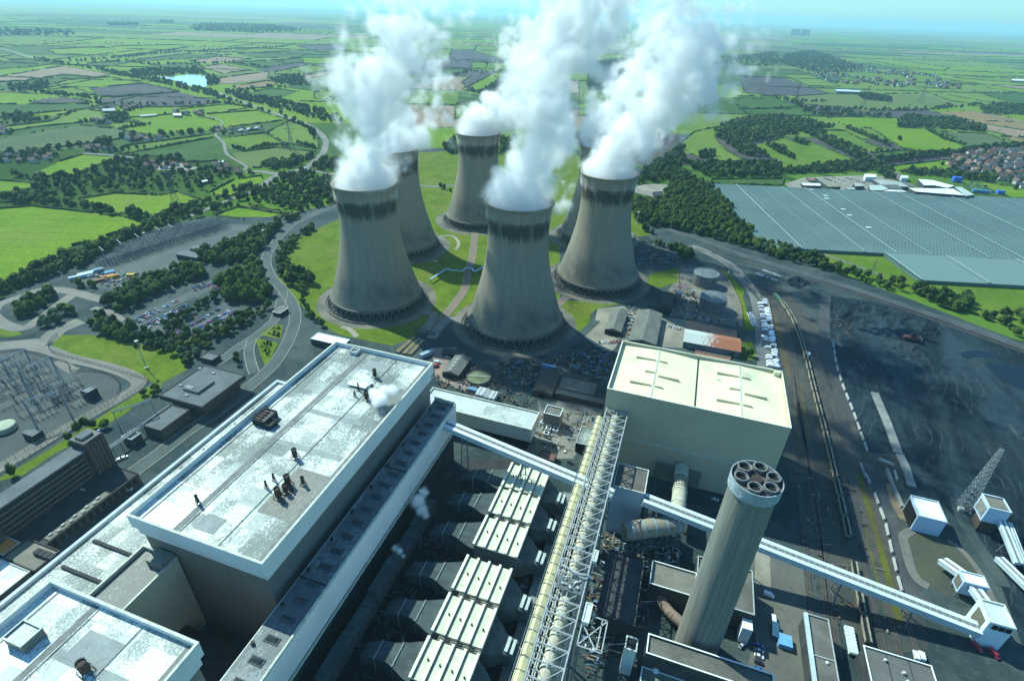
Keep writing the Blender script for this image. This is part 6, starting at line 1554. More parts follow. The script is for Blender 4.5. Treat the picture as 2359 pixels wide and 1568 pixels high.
# warehouses and works behind the greenhouses
wh = M('warehouse_white', (.74, .84, .84), (.66, .76, .78), .02); whg = M('warehouse_pale_green', (.42, .52, .46), (.36, .45, .4), .02)
for (nm, lab, n, pts, h, wm, rm) in [
 ('warehouse', 'long brilliant white warehouse roof at the back of the greenhouse', 19, [(1250, 310), (1680, 318), (1790, 382), (1320, 345)], 9, dkwall, wh),
 ('warehouse', 'white warehouse roof stepping back beyond the long one', 19, [(1340, 225), (1480, 235), (1690, 290), (1620, 310), (1500, 285), (1400, 285)], 9, dkwall, wh),
 ('warehouse', 'pale green white end bay of the warehouses', 19, [(1690, 300), (1760, 300), (1880, 375), (1800, 388)], 9, dkwall, whg),
 ('warehouse', 'pale yard canopy left of the white warehouses', 19, [(900, 225), (1180, 255), (1260, 300), (1000, 290)], 6, dkwall, M('pale_grey_sheet', (.36, .40, .38), (.3, .34, .32), .03)),
 ('warehouse', 'low grey green roof left of the white warehouses', 19, [(870, 285), (1000, 280), (1060, 325), (1000, 335), (880, 330)], 6, dkwall, whg),
 ('warehouse', 'white roofed strip building at the greenhouse edge', 19, [(1040, 325), (1180, 328), (1240, 348), (1010, 342)], 5, dkwall, wh),
 ('warehouse', 'dark roofed block among the white warehouses', 19, [(1000, 280), (1140, 278), (1200, 322), (1070, 318)], 6.5, dkwall, M('dark_sheet', (.10, .12, .11), (.08, .09, .09), .05)),
 ('works_shed', 'beige long shed behind the greenhouse left corner', 19, [(350, 210), (460, 235), (600, 300), (480, 300)], 7, dkwall, M('beige_sheet', (.26, .25, .18), (.2, .2, .15), .05)),
 ('works_shed', 'white roofed low shed at the greenhouse left corner', 19, [(220, 262), (400, 266), (410, 290), (240, 285)], 5, dkwall, wh),
 ('works_shed', 'red brown storage rows behind the greenhouse', 19, [(270, 210), (340, 215), (370, 245), (300, 240)], 3, brown_roof, M('rust_rows', (.25, .13, .10), (.2, .12, .1), .1)),
 ('works_shed', 'small grey roofed works building behind the greenhouse', 19, [(720, 265), (800, 268), (830, 292), (740, 296)], 6, dkwall, M('pale_grey_sheet', (.36, .40, .38))),
 ('works_shed', 'second small grey roofed works building behind the greenhouse', 19, [(650, 305), (730, 308), (740, 325), (660, 325)], 5, dkwall, M('pale_grey_sheet', (.36, .40, .38))),
 ('tent', 'pair of white domed tents by the wood', 19, [(830, 175), (940, 180), (940, 205), (840, 205)], 8, wh, wh),
 ('tent', 'white double tent beside the entrance road', 19, [(1180, 190), (1250, 195), (1245, 215), (1185, 212)], 7, wh, wh),
 ('farm_shed', 'long blue white farm shed in front of the far village', 21, [(660, 328), (740, 325), (900, 338), (890, 350), (680, 342)], 6, dkwall, M('blue_white_sheet', (.45, .6, .72), (.4, .54, .64), .02)),
 ('farm_shed', 'white farm sheds at the far right edge', 21, [(2240, 232), (2359, 236), (2359, 250), (2260, 246)], 7, dkwall, wh),
 ('yard_building', 'dark shed in the builders yard behind the right-hand tower', 2, [(2150, 1325), (2220, 1320), (2225, 1350), (2160, 1355)], 4, dkwall, dk),
 ('farm_shed', 'long grey sheds on the farm beyond the lane', 1, [(1630, 895), (1790, 872), (1800, 882), (1650, 905)], 4, dkwall, M('pale_grey_sheet', (.36, .40, .38))),
 ('farm_shed', 'white roofed shed by the lane bend', 1, [(1510, 1112), (1545, 1108), (1546, 1118), (1512, 1122)], 4, dkwall, wh),
 ('yard_building', 'long white roofed building in the wooded yard', 1, [(1375, 1252), (1450, 1237), (1455, 1245), (1385, 1262)], 4, dkwall, wh),
 ('farm_shed', 'pale roof of a farm beyond the purple field', 1, [(700, 745), (790, 743), (800, 765), (710, 768)], 5, dkwall, M('pale_grey_sheet', (.36, .40, .38))),
 ('farm_shed', 'white farm roof right of the pale one', 1, [(1190, 783), (1250, 783), (1255, 798), (1200, 798)], 5, dkwall, wh),
 ('farm_shed', 'flat grey farm sheet by the pond field', 1, [(950, 795), (1080, 787), (1090, 795), (980, 805)], 3, dkwall, M('pale_grey_sheet', (.36, .40, .38))),
 ('power_shed', 'dark roofed switch house at the edge of the far switchyard', 4, [(1240, 165), (1390, 170), (1360, 215), (1215, 190)], 6, dark_b, slate),
 ('power_shed', 'second dark switch house right behind the first', 4, [(1340, 130), (1480, 120), (1450, 165), (1310, 150)], 6, dark_b, slate),
 ('transformer_house', 'dark flat house in the near switchyard', 10, [(235, 1070), (290, 1030), (470, 1040), (360, 1110)], 5, dark_b, slate),
 ]:
    pbuild(nm, lab, n, pts, h, wm, rm)
sheet('works_compound', M('pale_yard', (.30, .28, .22), (.2, .19, .16), .04, detail=6), S(19, '60,270 250,210 830,190 1040,200 1170,260 1260,300 870,345 100,305'), -.1)
sheet('works_compound', M('pale_yard', (.30, .28, .22)), S(2, '2020,1290 2120,1270 2359,1280 2359,1370 2190,1370 2030,1330'), -.1)
sheet('works_compound', M('pale_yard', (.30, .28, .22)), S(20, '1350,440 1530,400 1760,400 1800,440 1900,450 1800,480 1400,470'), -.1)
# ================================================================ vehicles
CC = {'white': (.80, .82, .84), 'silver': (.50, .53, .56), 'blue': (.04, .13, .38), 'red': (.35, .03, .05), 'black': (.02, .022, .03), 'green': (.03, .12, .09), 'pink': (.45, .12, .28)}
carglass = M('car_glass', (.02, .03, .045), (.02, .03, .045), 1, rough=.1, spec=.6, fine=0); tyre = M('tyre', (.015, .015, .015), fine=0)
def paint(c):
    k = 'paint_'+c
    if k in _MC: return _MC[k]
    b = NB(k); b.bsdf(CC[c], .25, .2, .5, **{'Coat Weight': .6}); _MC[k] = b.mat; return b.mat
def car_shape(kind):
    m = MB(); gl = MB()
    L, W_, H = {'car': (4.3, 1.75, 1.45), 'van': (5.2, 2.0, 2.3)}[kind]
    def hull(mb, secs):
        v = []
        for (x, w_, z0, z1) in secs: v += [(x, -w_, z0), (x, w_, z0), (x, w_*.96, z1), (x, -w_*.96, z1)]
        n = len(secs); f = [(3, 2, 1, 0), tuple(range(4*n-4, 4*n))]
        for j in range(n-1):
            for i in range(4): f.append((4*j+i, 4*j+(i+1) % 4, 4*j+4+(i+1) % 4, 4*j+4+i))
        mb._a(v, f)
    w2 = W_/2
    if kind == 'car':
        hull(m, [(-2.15, w2*.9, .45, .8), (-1.9, w2, .3, .95), (-1.0, w2, .28, .98), (1.0, w2, .28, .95), (1.9, w2*.97, .3, .78), (2.12, w2*.85, .42, .62)])
        m._a([(-1.25, -w2*.72, 1.4), (.25, -w2*.72, 1.42), (.25, w2*.72, 1.42), (-1.25, w2*.72, 1.4), (-1.2, -w2*.7, 1.47), (.2, -w2*.7, 1.48), (.2, w2*.7, 1.48), (-1.2, w2*.7, 1.47)], [(4, 5, 6, 7), (0, 1, 5, 4), (1, 2, 6, 5), (2, 3, 7, 6), (3, 0, 4, 7)])
        hull(gl, [(-1.85, w2*.9, .94, .97), (-1.3, w2*.84, .94, 1.41), (.3, w2*.84, .94, 1.41), (1.05, w2*.9, .93, .96)])
    else:
        hull(m, [(-2.6, w2, .4, 2.25), (1.3, w2, .35, 2.3), (1.9, w2*.98, .35, 1.25), (2.55, w2*.92, .4, .95)])
        hull(gl, [(1.32, w2*.97, 1.2, 2.1), (1.85, w2*.95, 1.2, 1.3)])
    return m, gl
PROTO = {}
def veh(kind, colour, label, loc, rz, group, parts=True):
    key = (kind, colour, parts)
    if key not in PROTO:
        t = thing('parked_'+kind, label, kind, (0, 0, 0)); m, gl = car_shape(kind)
        m.build('body', paint(colour), t); gl.build('windows', carglass, t)
        if parts:
            for sx in (-1.35, 1.35):
                for sy in (-.82, .82):
                    w_ = MB(); w_.tube((sx, sy-.11, .33), (sx, sy+.11, .33), .33, 12); w_.build('wheel', tyre, t)
        PROTO[key] = t; o = t
    else: o = copy_tree(PROTO[key])
    return put(o, loc, rz, label, group)
crow = random.Random(21)
def cars(n, a, b_, label, group, prob=.85, gap=2.75, rz=None, cols=('white', 'silver', 'silver', 'blue', 'blue', 'black', 'red', 'green', 'pink'), z=.02):
    A, B_ = g(n, *a, 0), g(n, *b_, 0); d = B_-A; L = d.length; d.normalize(); k = int(L/gap)
    ang = math.atan2(d.y, d.x)+math.pi/2+(rz or 0)
    for i in range(k+1):
        if crow.random() > prob+.08: continue
        p_ = A+d*(i*gap)+Vector((-d.y, d.x, 0))*crow.uniform(-.5, .5); co = crow.choice(cols)
        veh('car', co, f'{co} car parked in {label}', (p_.x, p_.y, z), ang+(math.pi if crow.random() < .5 else 0)+crow.uniform(-.05, .05), f'{co} cars in {group}', parts=False)
cars(4, (880, 672), (1185, 515), 'the leftmost row of the large car park', 'the leftmost car park row', .5)
cars(4, (925, 678), (1215, 515), 'the second row of the large car park', 'the second car park row', .62)
cars(4, (985, 695), (1290, 538), 'the middle row of the large car park', 'the middle car park row', .85)
cars(4, (1015, 702), (1305, 545), 'the row beside the inner tree strip', 'the row by the inner trees', .85)
cars(4, (1350, 440), (1480, 388), 'the upper end of the car park by the hedge', 'the upper car park rows', .85)
cars(4, (1340, 425), (1420, 392), 'the upper end of the car park by the hedge', 'the upper car park rows', .8)
cars(4, (1480, 425), (1580, 378), 'the uppermost rows of the car park', 'the uppermost car park rows', .9)
cars(4, (1495, 370), (1545, 355), 'the uppermost rows of the car park', 'the uppermost car park rows', .7)
cars(4, (1205, 750), (1520, 568), 'the tree side row of the lower car park', 'the tree side row of the lower car park', .72)
cars(4, (1300, 742), (1580, 585), 'the middle row of the lower car park', 'the middle row of the lower car park', .92)
cars(4, (1335, 750), (1620, 592), 'the right row of the lower car park', 'the right row of the lower car park', .92)
for (kind, co, n, x, y, rz, lab) in [
 ('van', 'white', 14, 340, 650, -.15, 'white van driving in the sun near the chimney'), ('van', 'white', 14, 375, 838, 1.6, 'white van facing up the road right of the chimney'),
 ('car', 'blue', 14, 382, 955, 1.5, 'blue car in the shade on the works road'), ('car', 'silver', 14, 268, 1090, -.1, 'silver car, top one of the four parked by the kerb'),
 ('car', 'white', 14, 265, 1132, -.1, 'white car, second of the four parked by the kerb'), ('car', 'black', 14, 262, 1180, -.1, 'black car, third of the four parked by the kerb'),
 ('car', 'blue', 14, 262, 1235, -.1, 'blue car, bottom one of the four parked by the kerb'), ('car', 'silver', 14, 130, 1045, .9, 'silver car at the corner of the pump building'),
 ('van', 'white', 14, 1500, 1128, 1.5, 'white van, left of the pair above the wide grey roof'), ('van', 'white', 14, 1545, 1132, 1.5, 'white van, right of the pair above the wide grey roof'),
 ('car', 'blue', 14, 262, 1045, -.1, 'dark blue car in shadow behind the parked row'),
 ('car', 'white', 7, 600, 445, .62, 'white car on the road under the office block, upper one'), ('van', 'white', 7, 480, 542, .62, 'white van on the road under the office block'),
 ('car', 'silver', 7, 890, 250, .62, 'silver car on the road at the podium corner'), ('car', 'white', 7, 830, 38, 1.1, 'white car, left of the pair at the podium end'),
 ('car', 'white', 7, 862, 25, 1.1, 'white car, right of the pair at the podium end'), ('car', 'blue', 10, 1108, 1055, .6, 'blue car alone on the lane by the hedge'),
 ('car', 'black', 15, 1700, 510, -.3, 'black car on the yard road under the lattice bridge'), ('car', 'white', 17, 1650, 635, 0, 'white car in the shade beneath the cream hall'),
 ('car', 'white', 5, 650, 240, .2, 'white vehicle on the shadowed lawn between the towers'), ('car', 'silver', 5, 1710, 905, 1.2, 'silver car in the shade beside the nearest tower'),
 ('van', 'white', 5, 665, 940, .3, 'white van in the brick yard'), ('van', 'red', 5, 655, 965, .9, 'red truck in the brick yard'), ('car', 'white', 5, 735, 905, .3, 'white car by the grey workshop'),
 ('car', 'white', 1, 2220, 1065, 1.2, 'white car on the curving main road'), ('van', 'white', 1, 2110, 1170, .4, 'white van at the road junction'),
 ('van', 'red', 14, 1980, 1065, -1.0, 'red vehicle at the foot of the corner tower, left one'), ('van', 'red', 14, 2115, 1115, -1.0, 'red vehicle at the foot of the corner tower, right one'),
 ('van', 'white', 6, 870, 885, 1.5, 'white van beside the coal train')]:
    c = g(n, x, y, 0); veh(kind, co, lab, (c.x, c.y, .1), rz, None)
# vans and caravans stored in a long line by the railway
vrow = [(11, 2135, 700), (11, 2165, 850), (11, 2195, 1000), (11, 2225, 1200), (11, 2255, 1400), (11, 2280, 1590)]
P = smooth([g(*q, 0) for q in vrow], 14)
for i, q in enumerate(P):
    for off in (-2.7, 2.7):
        if crow.random() < (.5 if off > 0 else .28): veh('van', 'white', 'white van standing in the long line beside the railway', (q.x+off, q.y+crow.uniform(-.4, .4), .1), crow.choice((0, math.pi)), 'white vans in the long line', parts=False)
cars(11, (1960, 880), (2030, 1040), 'the short double line on the yard road', 'the short double line', .9, cols=('white', 'silver'))
cars(11, (1985, 870), (2045, 1010), 'the short double line on the yard road', 'the short double line', .9, cols=('white', 'silver'))
cars(6, (560, 300), (690, 350), 'the line beside the railway sidings', 'the line by the sidings', .9, cols=('white',)); cars(6, (510, 325), (650, 375), 'the second line beside the railway sidings', 'the second line by the sidings', .7, cols=('white',))
cars(19, (420, 215), (640, 280), 'the works car park behind the greenhouse', 'the works car park', .7, gap=4); cars(19, (520, 215), (700, 265), 'the works car park behind the greenhouse', 'the works car park', .7, gap=4); cars(19, (620, 205), (830, 265), 'the works car park behind the greenhouse', 'the works car park', .7, gap=5)
cars(19, (1850, 260), (2100, 370), 'the scrap yard right of the warehouses', 'the scrap yard', .9, gap=6, cols=('blue', 'white', 'blue', 'green'))
cars(19, (1790, 280), (1960, 350), 'the scrap yard right of the warehouses', 'the scrap yard', .9, gap=6, cols=('blue', 'white', 'white', 'green'))
cars(13, (1580, 1090), (1780, 1080), 'the works yard by the sheds', 'the works yard', .8); cars(11, (880, 1040), (1060, 1090), 'the yard left of the rusty shed', 'the yard by the rusty shed', .8, cols=('white', 'silver'))
# containers and plant in the left compound
def container(n, x, y, L, W_, H, rz, col, lab):
    c = g(n, x, y, 0); t = thing('container', lab, 'container', (c.x, c.y, 0), rz); mat = M('paint_'+str(col), col, tuple(v*.85 for v in col), .5)
    m = MB(); m.box(-L/2, -W_/2, .2, L/2, W_/2, H)
    t2 = t.location.copy(); t.location = (0, 0, 0); m.build('body', mat, t)
    m = MB()
    for k in range(int(L/1.2)): m.box(-L/2+.4+1.2*k, -W_/2-.06, .4, -L/2+.6+1.2*k, W_/2+.06, H-.1)
    m.build('ribs', mat, t); m = MB(); m.box(L/2+.01, -W_/2+.1, .4, L/2+.06, W_/2-.1, H-.2); m.build('door', steel, t); t.location = t2
for a in [(4, 565, 352, 22, 3.5, 3.5, 1.1, (.55, .68, .74), 'long pale blue cabin, lower of two in the left compound'), (4, 625, 328, 22, 3.5, 3.5, 1.1, (.55, .68, .74), 'long pale blue cabin, upper of two in the left compound'),
          (4, 687, 312, 9, 6, 4, 1.1, (.15, .27, .36), 'blue grey container in the left compound'), (4, 760, 325, 9, 5, 3, 1.1, (.10, .35, .60), 'bright blue container in the left compound'),
          (4, 752, 350, 11, 3, 3, 1.1, (.55, .26, .05), 'orange skip row, left one, in the compound'), (4, 785, 352, 11, 3, 3, 1.1, (.60, .33, .06), 'orange skip row, right one, in the compound'),
          (4, 692, 375, 10, 4, 2.5, 1.1, (.30, .13, .05), 'brown container in the left compound'), (4, 905, 340, 8, 4, 2.6, .4, (.55, .42, .05), 'yellow plant container in the left compound'),
          (4, 970, 378, 9, 8, 3, 1.1, (.75, .78, .78), 'square white roofed cabin in the left compound'), (4, 895, 410, 10, 3, 2.5, 1.0, (.65, .60, .45), 'cream container at the compound edge'),
          (14, 462, 1025, 6, 6, 3, 0, (.16, .42, .70), 'bright blue container in the loading yard'), (14, 385, 940, 8, 3, 3, 1.5, (.03, .10, .18), 'dark blue skip on the works road'),
          (5, 590, 890, 13, 4, 4, 1.1, (.30, .42, .50), 'blue grey cabin at the boiler house corner'), (5, 915, 1135, 9, 4, 2.6, 0, (.12, .25, .38), 'blue container behind the annex'),
          (5, 1430, 975, 12, 3, 3, 0, (.14, .30, .52), 'blue container in shadow near the nearest tower'), (19, 1935, 355, 26, 6, 5, .1, (.08, .28, .5), 'long blue container stack in the scrap yard'),
          (19, 2125, 365, 12, 8, 6, .1, (.05, .2, .6), 'deep blue stack at the end of the scrap yard'), (19, 1705, 250, 14, 10, 9, .1, (.04, .15, .6), 'deep blue tarpaulin heap by the warehouses')]: container(*a)
# white gas tanks in a row
for k in range(8):
    c = g(14, 966+5*k, 925+27*k, 0); t = thing('gas_tank', 'small white horizontal tank in the row beside the long workshop', 'tank', (c.x, c.y, 0), group='row of small white tanks')
    m = MB(); m.tube((c.x-1.9, c.y, 1.7), (c.x+1.9, c.y, 1.7), 1.15, 14); m.build('vessel', g_white, t); m = MB(); m.box(c.x-1.4, c.y-.7, 0, c.x-1, c.y+.7, 1.1); m.box(c.x+1, c.y-.7, 0, c.x+1.4, c.y+.7, 1.1); m.build('saddle', steel, t)
# ================================================================ railway
TR = smooth([g(*q, 0) for q in ((6, 560, 400), (6, 660, 510), (6, 740, 620), (6, 800, 760), (6, 850, 930), (6, 890, 1100), (6, 940, 1300), (6, 985, 1480), (9, 1050, 200), (9, 1130, 560), (9, 1200, 950), (9, 1260, 1280), (9, 1300, 1480))], 8)
rail_m = M('rail_steel', (.16, .15, .14), (.11, .10, .09), .5, rough=.5); bed_m = M('track_bed', (.045, .042, .04), (.075, .068, .058), .2)
def rail_track(lab, P, bed=True):
    t = thing('railway_track', lab, 'railway track', (P[0].x, P[0].y, 0))
    if bed: m = MB(); ribbon(m, P, -1.7, 1.7, .12); m.build('sleepers', bed_m, t)
    for s_ in (-.75, .75): m = MB(); ribbon(m, P, s_-.09, s_+.09, .24); m.build('rail', rail_m, t)
def shift(P, f):
    out = []
    for i, p_ in enumerate(P):
        d = P[min(i+1, len(P)-1)]-P[max(i-1, 0)]; d.z = 0; d.normalize(); out.append(p_+Vector((-d.y, d.x, 0))*f(i/len(P)))
    return out
rail_track('track under the long coal train', TR)
rail_track('empty track just right of the coal train', shift(TR, lambda s_: 5+3*s_))
rail_track('empty track just left of the coal train', shift(TR, lambda s_: -6-14*s_*s_*2 if s_ < .5 else -13))
rail_track('far empty track right of the coal train', shift(TR, lambda s_: 10+5*s_))
rail_track('outermost empty track right of the coal train', shift(TR, lambda s_: 15+8*s_))
rail_track('rusty siding along the yellow weeds', shift(TR, lambda s_: -11-6*s_))
rail_track('siding left beside the loading yard', shift(TR, lambda s_: -20-4*s_))
rail_track('outer loop line past the coal yard', smooth([g(*q, 0) for q in ((6, 100, 120), (6, 400, 210), (6, 800, 325), (6, 1300, 480), (6, 1700, 615), (6, 2359, 850))], 5))
rail_track('second loop line past the coal yard', smooth([g(*q, 0) for q in ((6, 90, 150), (6, 380, 230), (6, 780, 345), (6, 1300, 497), (6, 1700, 632), (6, 2359, 868))], 5))
dist = [0.0]
for a, b_ in zip(TR[:-1], TR[1:]): dist.append(dist[-1]+(b_-a).length)
def on_track(s_):
    for i in range(len(dist)-1):
        if dist[i+1] >= s_: u = (s_-dist[i])/(dist[i+1]-dist[i]); d = TR[i+1]-TR[i]; return TR[i]+d*u, math.atan2(d.y, d.x)
    return TR[-1], 0
s0 = next(dist[i] for i, p_ in enumerate(TR) if (p_-g(6, 660, 510, 0)).length < 14)
p_, a_ = on_track(s0+8); t = thing('locomotive', 'green and yellow diesel locomotive at the head of the coal train', 'locomotive', (0, 0, 0))
m = MB(); m.box(-8.5, -1.3, 1.2, 8.5, 1.3, 3.6); m.build('body', M('loco_green', (.03, .18, .13), (.03, .14, .1), .5), t)
for s_ in (-1, 1): m = MB(); m.box(8.51*s_, -1.3, 1.2, 9.2*s_, 1.3, 3.4); m.build('cab_end', M('loco_yellow', (.55, .42, .03), (.5, .38, .03), .5), t)
m = MB(); m.box(-7, -1.0, 3.61, 7, 1.0, 3.9); m.build('roof', M('loco_roof', (.12, .2, .16), (.1, .14, .12), .5), t)
m = MB(); m.box(-7, -1.1, .3, -3, 1.1, 1.15); m.box(3, -1.1, .3, 7, 1.1, 1.15); m.build('bogie', black, t); put(t, (p_.x, p_.y, .15), a_)
wag = thing('coal_wagon', 'loaded coal wagon', 'wagon', (0, 0, 0)); m = MB()
V0 = [(-6.6, -1.0, 1.2), (6.6, -1.0, 1.2), (6.6, 1.0, 1.2), (-6.6, 1.0, 1.2), (-7.6, -1.45, 3.9), (7.6, -1.45, 3.9), (7.6, 1.45, 3.9), (-7.6, 1.45, 3.9)]
m._a(V0, [(0, 3, 2, 1), (0, 1, 5, 4), (1, 2, 6, 5), (2, 3, 7, 6), (3, 0, 4, 7)]); m.build('hopper', M('wagon_side', (.42, .41, .31), (.30, .28, .21), .5), wag)
m = MB(); m.box(-7.2, -1.15, 3.4, 7.2, 1.15, 3.55); m.build('coal_load', black, wag)
m = MB()
for a in ((-7.2, -1.45, 7.2, -1.2), (-7.2, .55, 7.2, 1.45)): m.box(a[0], a[1], 3.91, a[2], a[3], 4.05)
m.build('top_rail', M('wagon_rail', (.34, .33, .25), (.18, .18, .14), .5), wag)
m = MB(); m.box(-7.7, -.9, .9, 7.7, .9, 1.15)
for x in (-5.8, -4.2, 4.2, 5.8): m.tube((x, -.85, .45), (x, .85, .45), .45, 10)
m.build('running_gear', black, wag)
s_ = s0+8+18; i = 0
while s_ < dist[-1]-10:
    p_, a_ = on_track(s_); gap_ = 330 < s_-s0 < 352
    if not gap_:
        o = wag if i == 0 else copy_tree(wag); put(o, (p_.x, p_.y, .15), a_, 'coal wagon in the long train curving past the cream hall', 'wagons of the coal train'); i += 1
    s_ += 16.6
# concrete blocks along the coal yard
blk = thing('barrier_block', 'x', 'barrier', (0, 0, 0)); m = MB(); m._a([(-4.6, -.7, 0), (4.6, -.7, 0), (4.6, .7, 0), (-4.6, .7, 0), (-4.6, -.35, 1.5), (4.6, -.35, 1.5), (4.6, .35, 1.5), (-4.6, .35, 1.5)], [(4, 5, 6, 7), (0, 1, 5, 4), (1, 2, 6, 5), (2, 3, 7, 6), (3, 0, 4, 7)]); m.build('concrete', M('block_concrete', (.42, .44, .42), (.32, .34, .32), .5, coord='obj'), blk)
first = True
for (n, pts) in ((6, ((1100, 825), (1040, 795), (1060, 950), (1100, 1080), (1180, 1280), (1280, 1560))), (12, ((350, 0), (470, 50), (560, 300))), (9, ((1240, 90), (1320, 260), (1400, 470), (1480, 830), (1520, 970)))):
    P = [g(n, *q, 0) for q in pts]
    for a, b_ in zip(P[:-1], P[1:]):
        d = b_-a; k = max(1, int(d.length/11.5))
        for j in range(k):
            q = a+d*((j+.5)/k); o = blk if first else copy_tree(blk); first = False
            put(o, (q.x, q.y, 0), math.atan2(d.y, d.x), 'pale concrete block in the broken line bordering the coal yard', 'concrete blocks bordering the coal yard')
for (lab, n, pts, w_, h) in (('long pale concrete wall slab lying across the coal yard', 6, ((1325, 1150), (1410, 1350), (1490, 1567)), 5.5, 1.2), ('continuation of the pale wall slab towards the wagon shed', 12, ((555, -60), (620, 80), (690, 300)), 5, 1.2),
                             ('pale loading bank beside the wagon shed', 12, ((410, 110), (480, 300), (580, 530)), 1.8, 2.2), ('low kerb wall beside the weedy strip', 12, ((120, 40), (180, 200)), 1.4, 1.2), ('small hooked wall in the coal yard', 6, ((1025, 785), (1100, 830)), 2, 2.0),
                             ('concrete wall beside the line of white vans', 11, ((1370, 40), (1750, 260), (1960, 450), (2110, 660), (2200, 700), (2250, 900), (2290, 1200), (2345, 1567)), 1.0, 2.0)):
    P = [g(n, *q, 0) for q in pts]; t = thing('retaining_wall', lab, 'wall', P[0]); m = MB()
    for a, b_ in zip(P[:-1], P[1:]): m.bar(a+Vector((0, 0, h/2)), b_+Vector((0, 0, h/2)), w_, h)
    m.build('slab', M('slab_concrete', (.27, .28, .265), (.19, .20, .19), .15), t)
# coal heaps
hr = random.Random(9)
def heap(lab, n, pts, h, sc=14):
    P = [g(n, *q, 0) for q in pts]; Q = [(p_.x, p_.y) for p_ in P]; x0, x1 = min(q[0] for q in Q), max(q[0] for q in Q); y0, y1 = min(q[1] for q in Q), max(q[1] for q in Q)
    from mathutils import noise as N_
    nx, ny = 44, 30; v = []; 
    for j in range(ny):
        for i in range(nx):
            x = x0+(x1-x0)*i/(nx-1); y = y0+(y1-y0)*j/(ny-1)
            dd = min(((x-(a[0]+(b_[0]-a[0])*u))**2+(y-(a[1]+(b_[1]-a[1])*u))**2)**.5 for a, b_ in zip(Q, Q[1:]+Q[:1]) for u in (0, .25, .5, .75))
            f = min(1, dd/9.0) if in_poly(x, y, Q) else 0
            z = f*(h*.35+h*max(0, N_.fractal(Vector((x/sc, y/sc, 3)), 1, 2, 4)+.5)) if f else -.3
            v.append((x, y, z))
    m = MB(); m._a(v, [(j*nx+i, j*nx+i+1, (j+1)*nx+i+1, (j+1)*nx+i) for j in range(ny-1) for i in range(nx-1)]); o = m.build('coal_heap', coal, None, smooth=False); tag(o, lab, 'coal heap')
heap('large churned coal heap at the top of the coal yard', 6, ((1040, 530), (1200, 520), (1500, 570), (1750, 680), (1800, 740), (1500, 780), (1250, 720), (1060, 640)), 4.5)
heap('smaller black coal heap in the middle of the yard', 6, ((1350, 810), (1500, 780), (1650, 830), (1700, 890), (1500, 900), (1380, 860)), 3.5)
heap('dark spoil bank beside the loop line', 6, ((730, 360), (790, 335), (880, 390), (800, 430), (730, 400)), 4, 8)
c = g(6, 1580, 770, 2); t = thing('excavator', 'dull red bulldozer working on the coal heap', 'bulldozer', (c.x, c.y, 2)); m = MB(); m.box(c.x-7, c.y-3, 2, c.x+7, c.y+3, 4.5); m.build('body', M('dull_red', (.16, .06, .05), (.1, .05, .05), .5), t); m = MB(); m.box(c.x-2, c.y-2, 4.51, c.x+2, c.y+2, 7); m.build('cab', dk, t); m = MB(); m.box(c.x+7.2, c.y-4, 1.5, c.x+8, c.y+4, 4); m.build('blade', steel, t)
# ================================================================ switchyards
blue_st = M('blue_grey_steel', (.16, .24, .30), (.12, .18, .23), .6); insul = M('insulator', (.11, .10, .10), (.16, .17, .17), 1.5)
def portal(lab, n, A, B_):
    """two splayed columns and a lattice beam; A, B = (foot, top) sights"""
    (fa, ha), (fb, hb) = hz(n, *A, 6, 34), hz(n, *B_, 6, 34); h = (ha+hb)/2
    t = thing('gantry', lab, 'gantry', (fa.x, fa.y, 0), group=None); d = (fb-fa).normalized(); s_ = Vector((-d.y, d.x, 0))
    for f in (fa, fb):
        m = MB()
        for a in (-1, 1): m.bar(f+s_*a*2.2, f+Vector((0, 0, h)), .42)
        for k in range(1, 6): z = h*k/6; w_ = 2.2*(1-k/6); m.bar(f+s_*w_+Vector((0, 0, z)), f-s_*w_+Vector((0, 0, z)), .2)
        m.build('column', blue_st, t)
    m = MB(); L = (fb-fa).length
    for a, z in ((-.6, 0), (.6, 0), (0, 1)): m.bar(fa+s_*a+Vector((0, 0, h-1+z)), fb+s_*a+Vector((0, 0, h-1+z)), .25)
    k = int(L/2)
    for i in range(k): q = fa+d*(L*i/k); q2 = fa+d*(L*(i+1)/k); sg = 1 if i % 2 else -1; m.bar(q+s_*.6*sg+Vector((0, 0, h-1)), q2-s_*.6*sg+Vector((0, 0, h-1)), .14)
    m.build('beam', blue_st, t); m = MB()
    for u in (.2, .5, .8): q = fa+d*(L*u); m.tube(q+Vector((0, 0, h-1)), q+Vector((0, 0, h-4.5)), .22, 6)
    m.build('insulator_string', insul, t)
portal('tall blue gantry in the near switchyard, its beam running off the left edge', 10, ((700, 520), (535, 210)), ((370, 700), (215, 390)))
portal('blue gantry on the near side of the switchyard', 10, ((790, 880), (612, 570)), ((400, 990), (225, 775)))
portal('blue gantry standing behind the others in the near switchyard', 10, ((400, 400), (270, 130)), ((150, 520), (0, 270)))
portal('blue gantry straddling the lane beside the control building', 10, ((1750, 930), (1595, 660)), ((1350, 1065), (1275, 880)))
sr = random.Random(4)
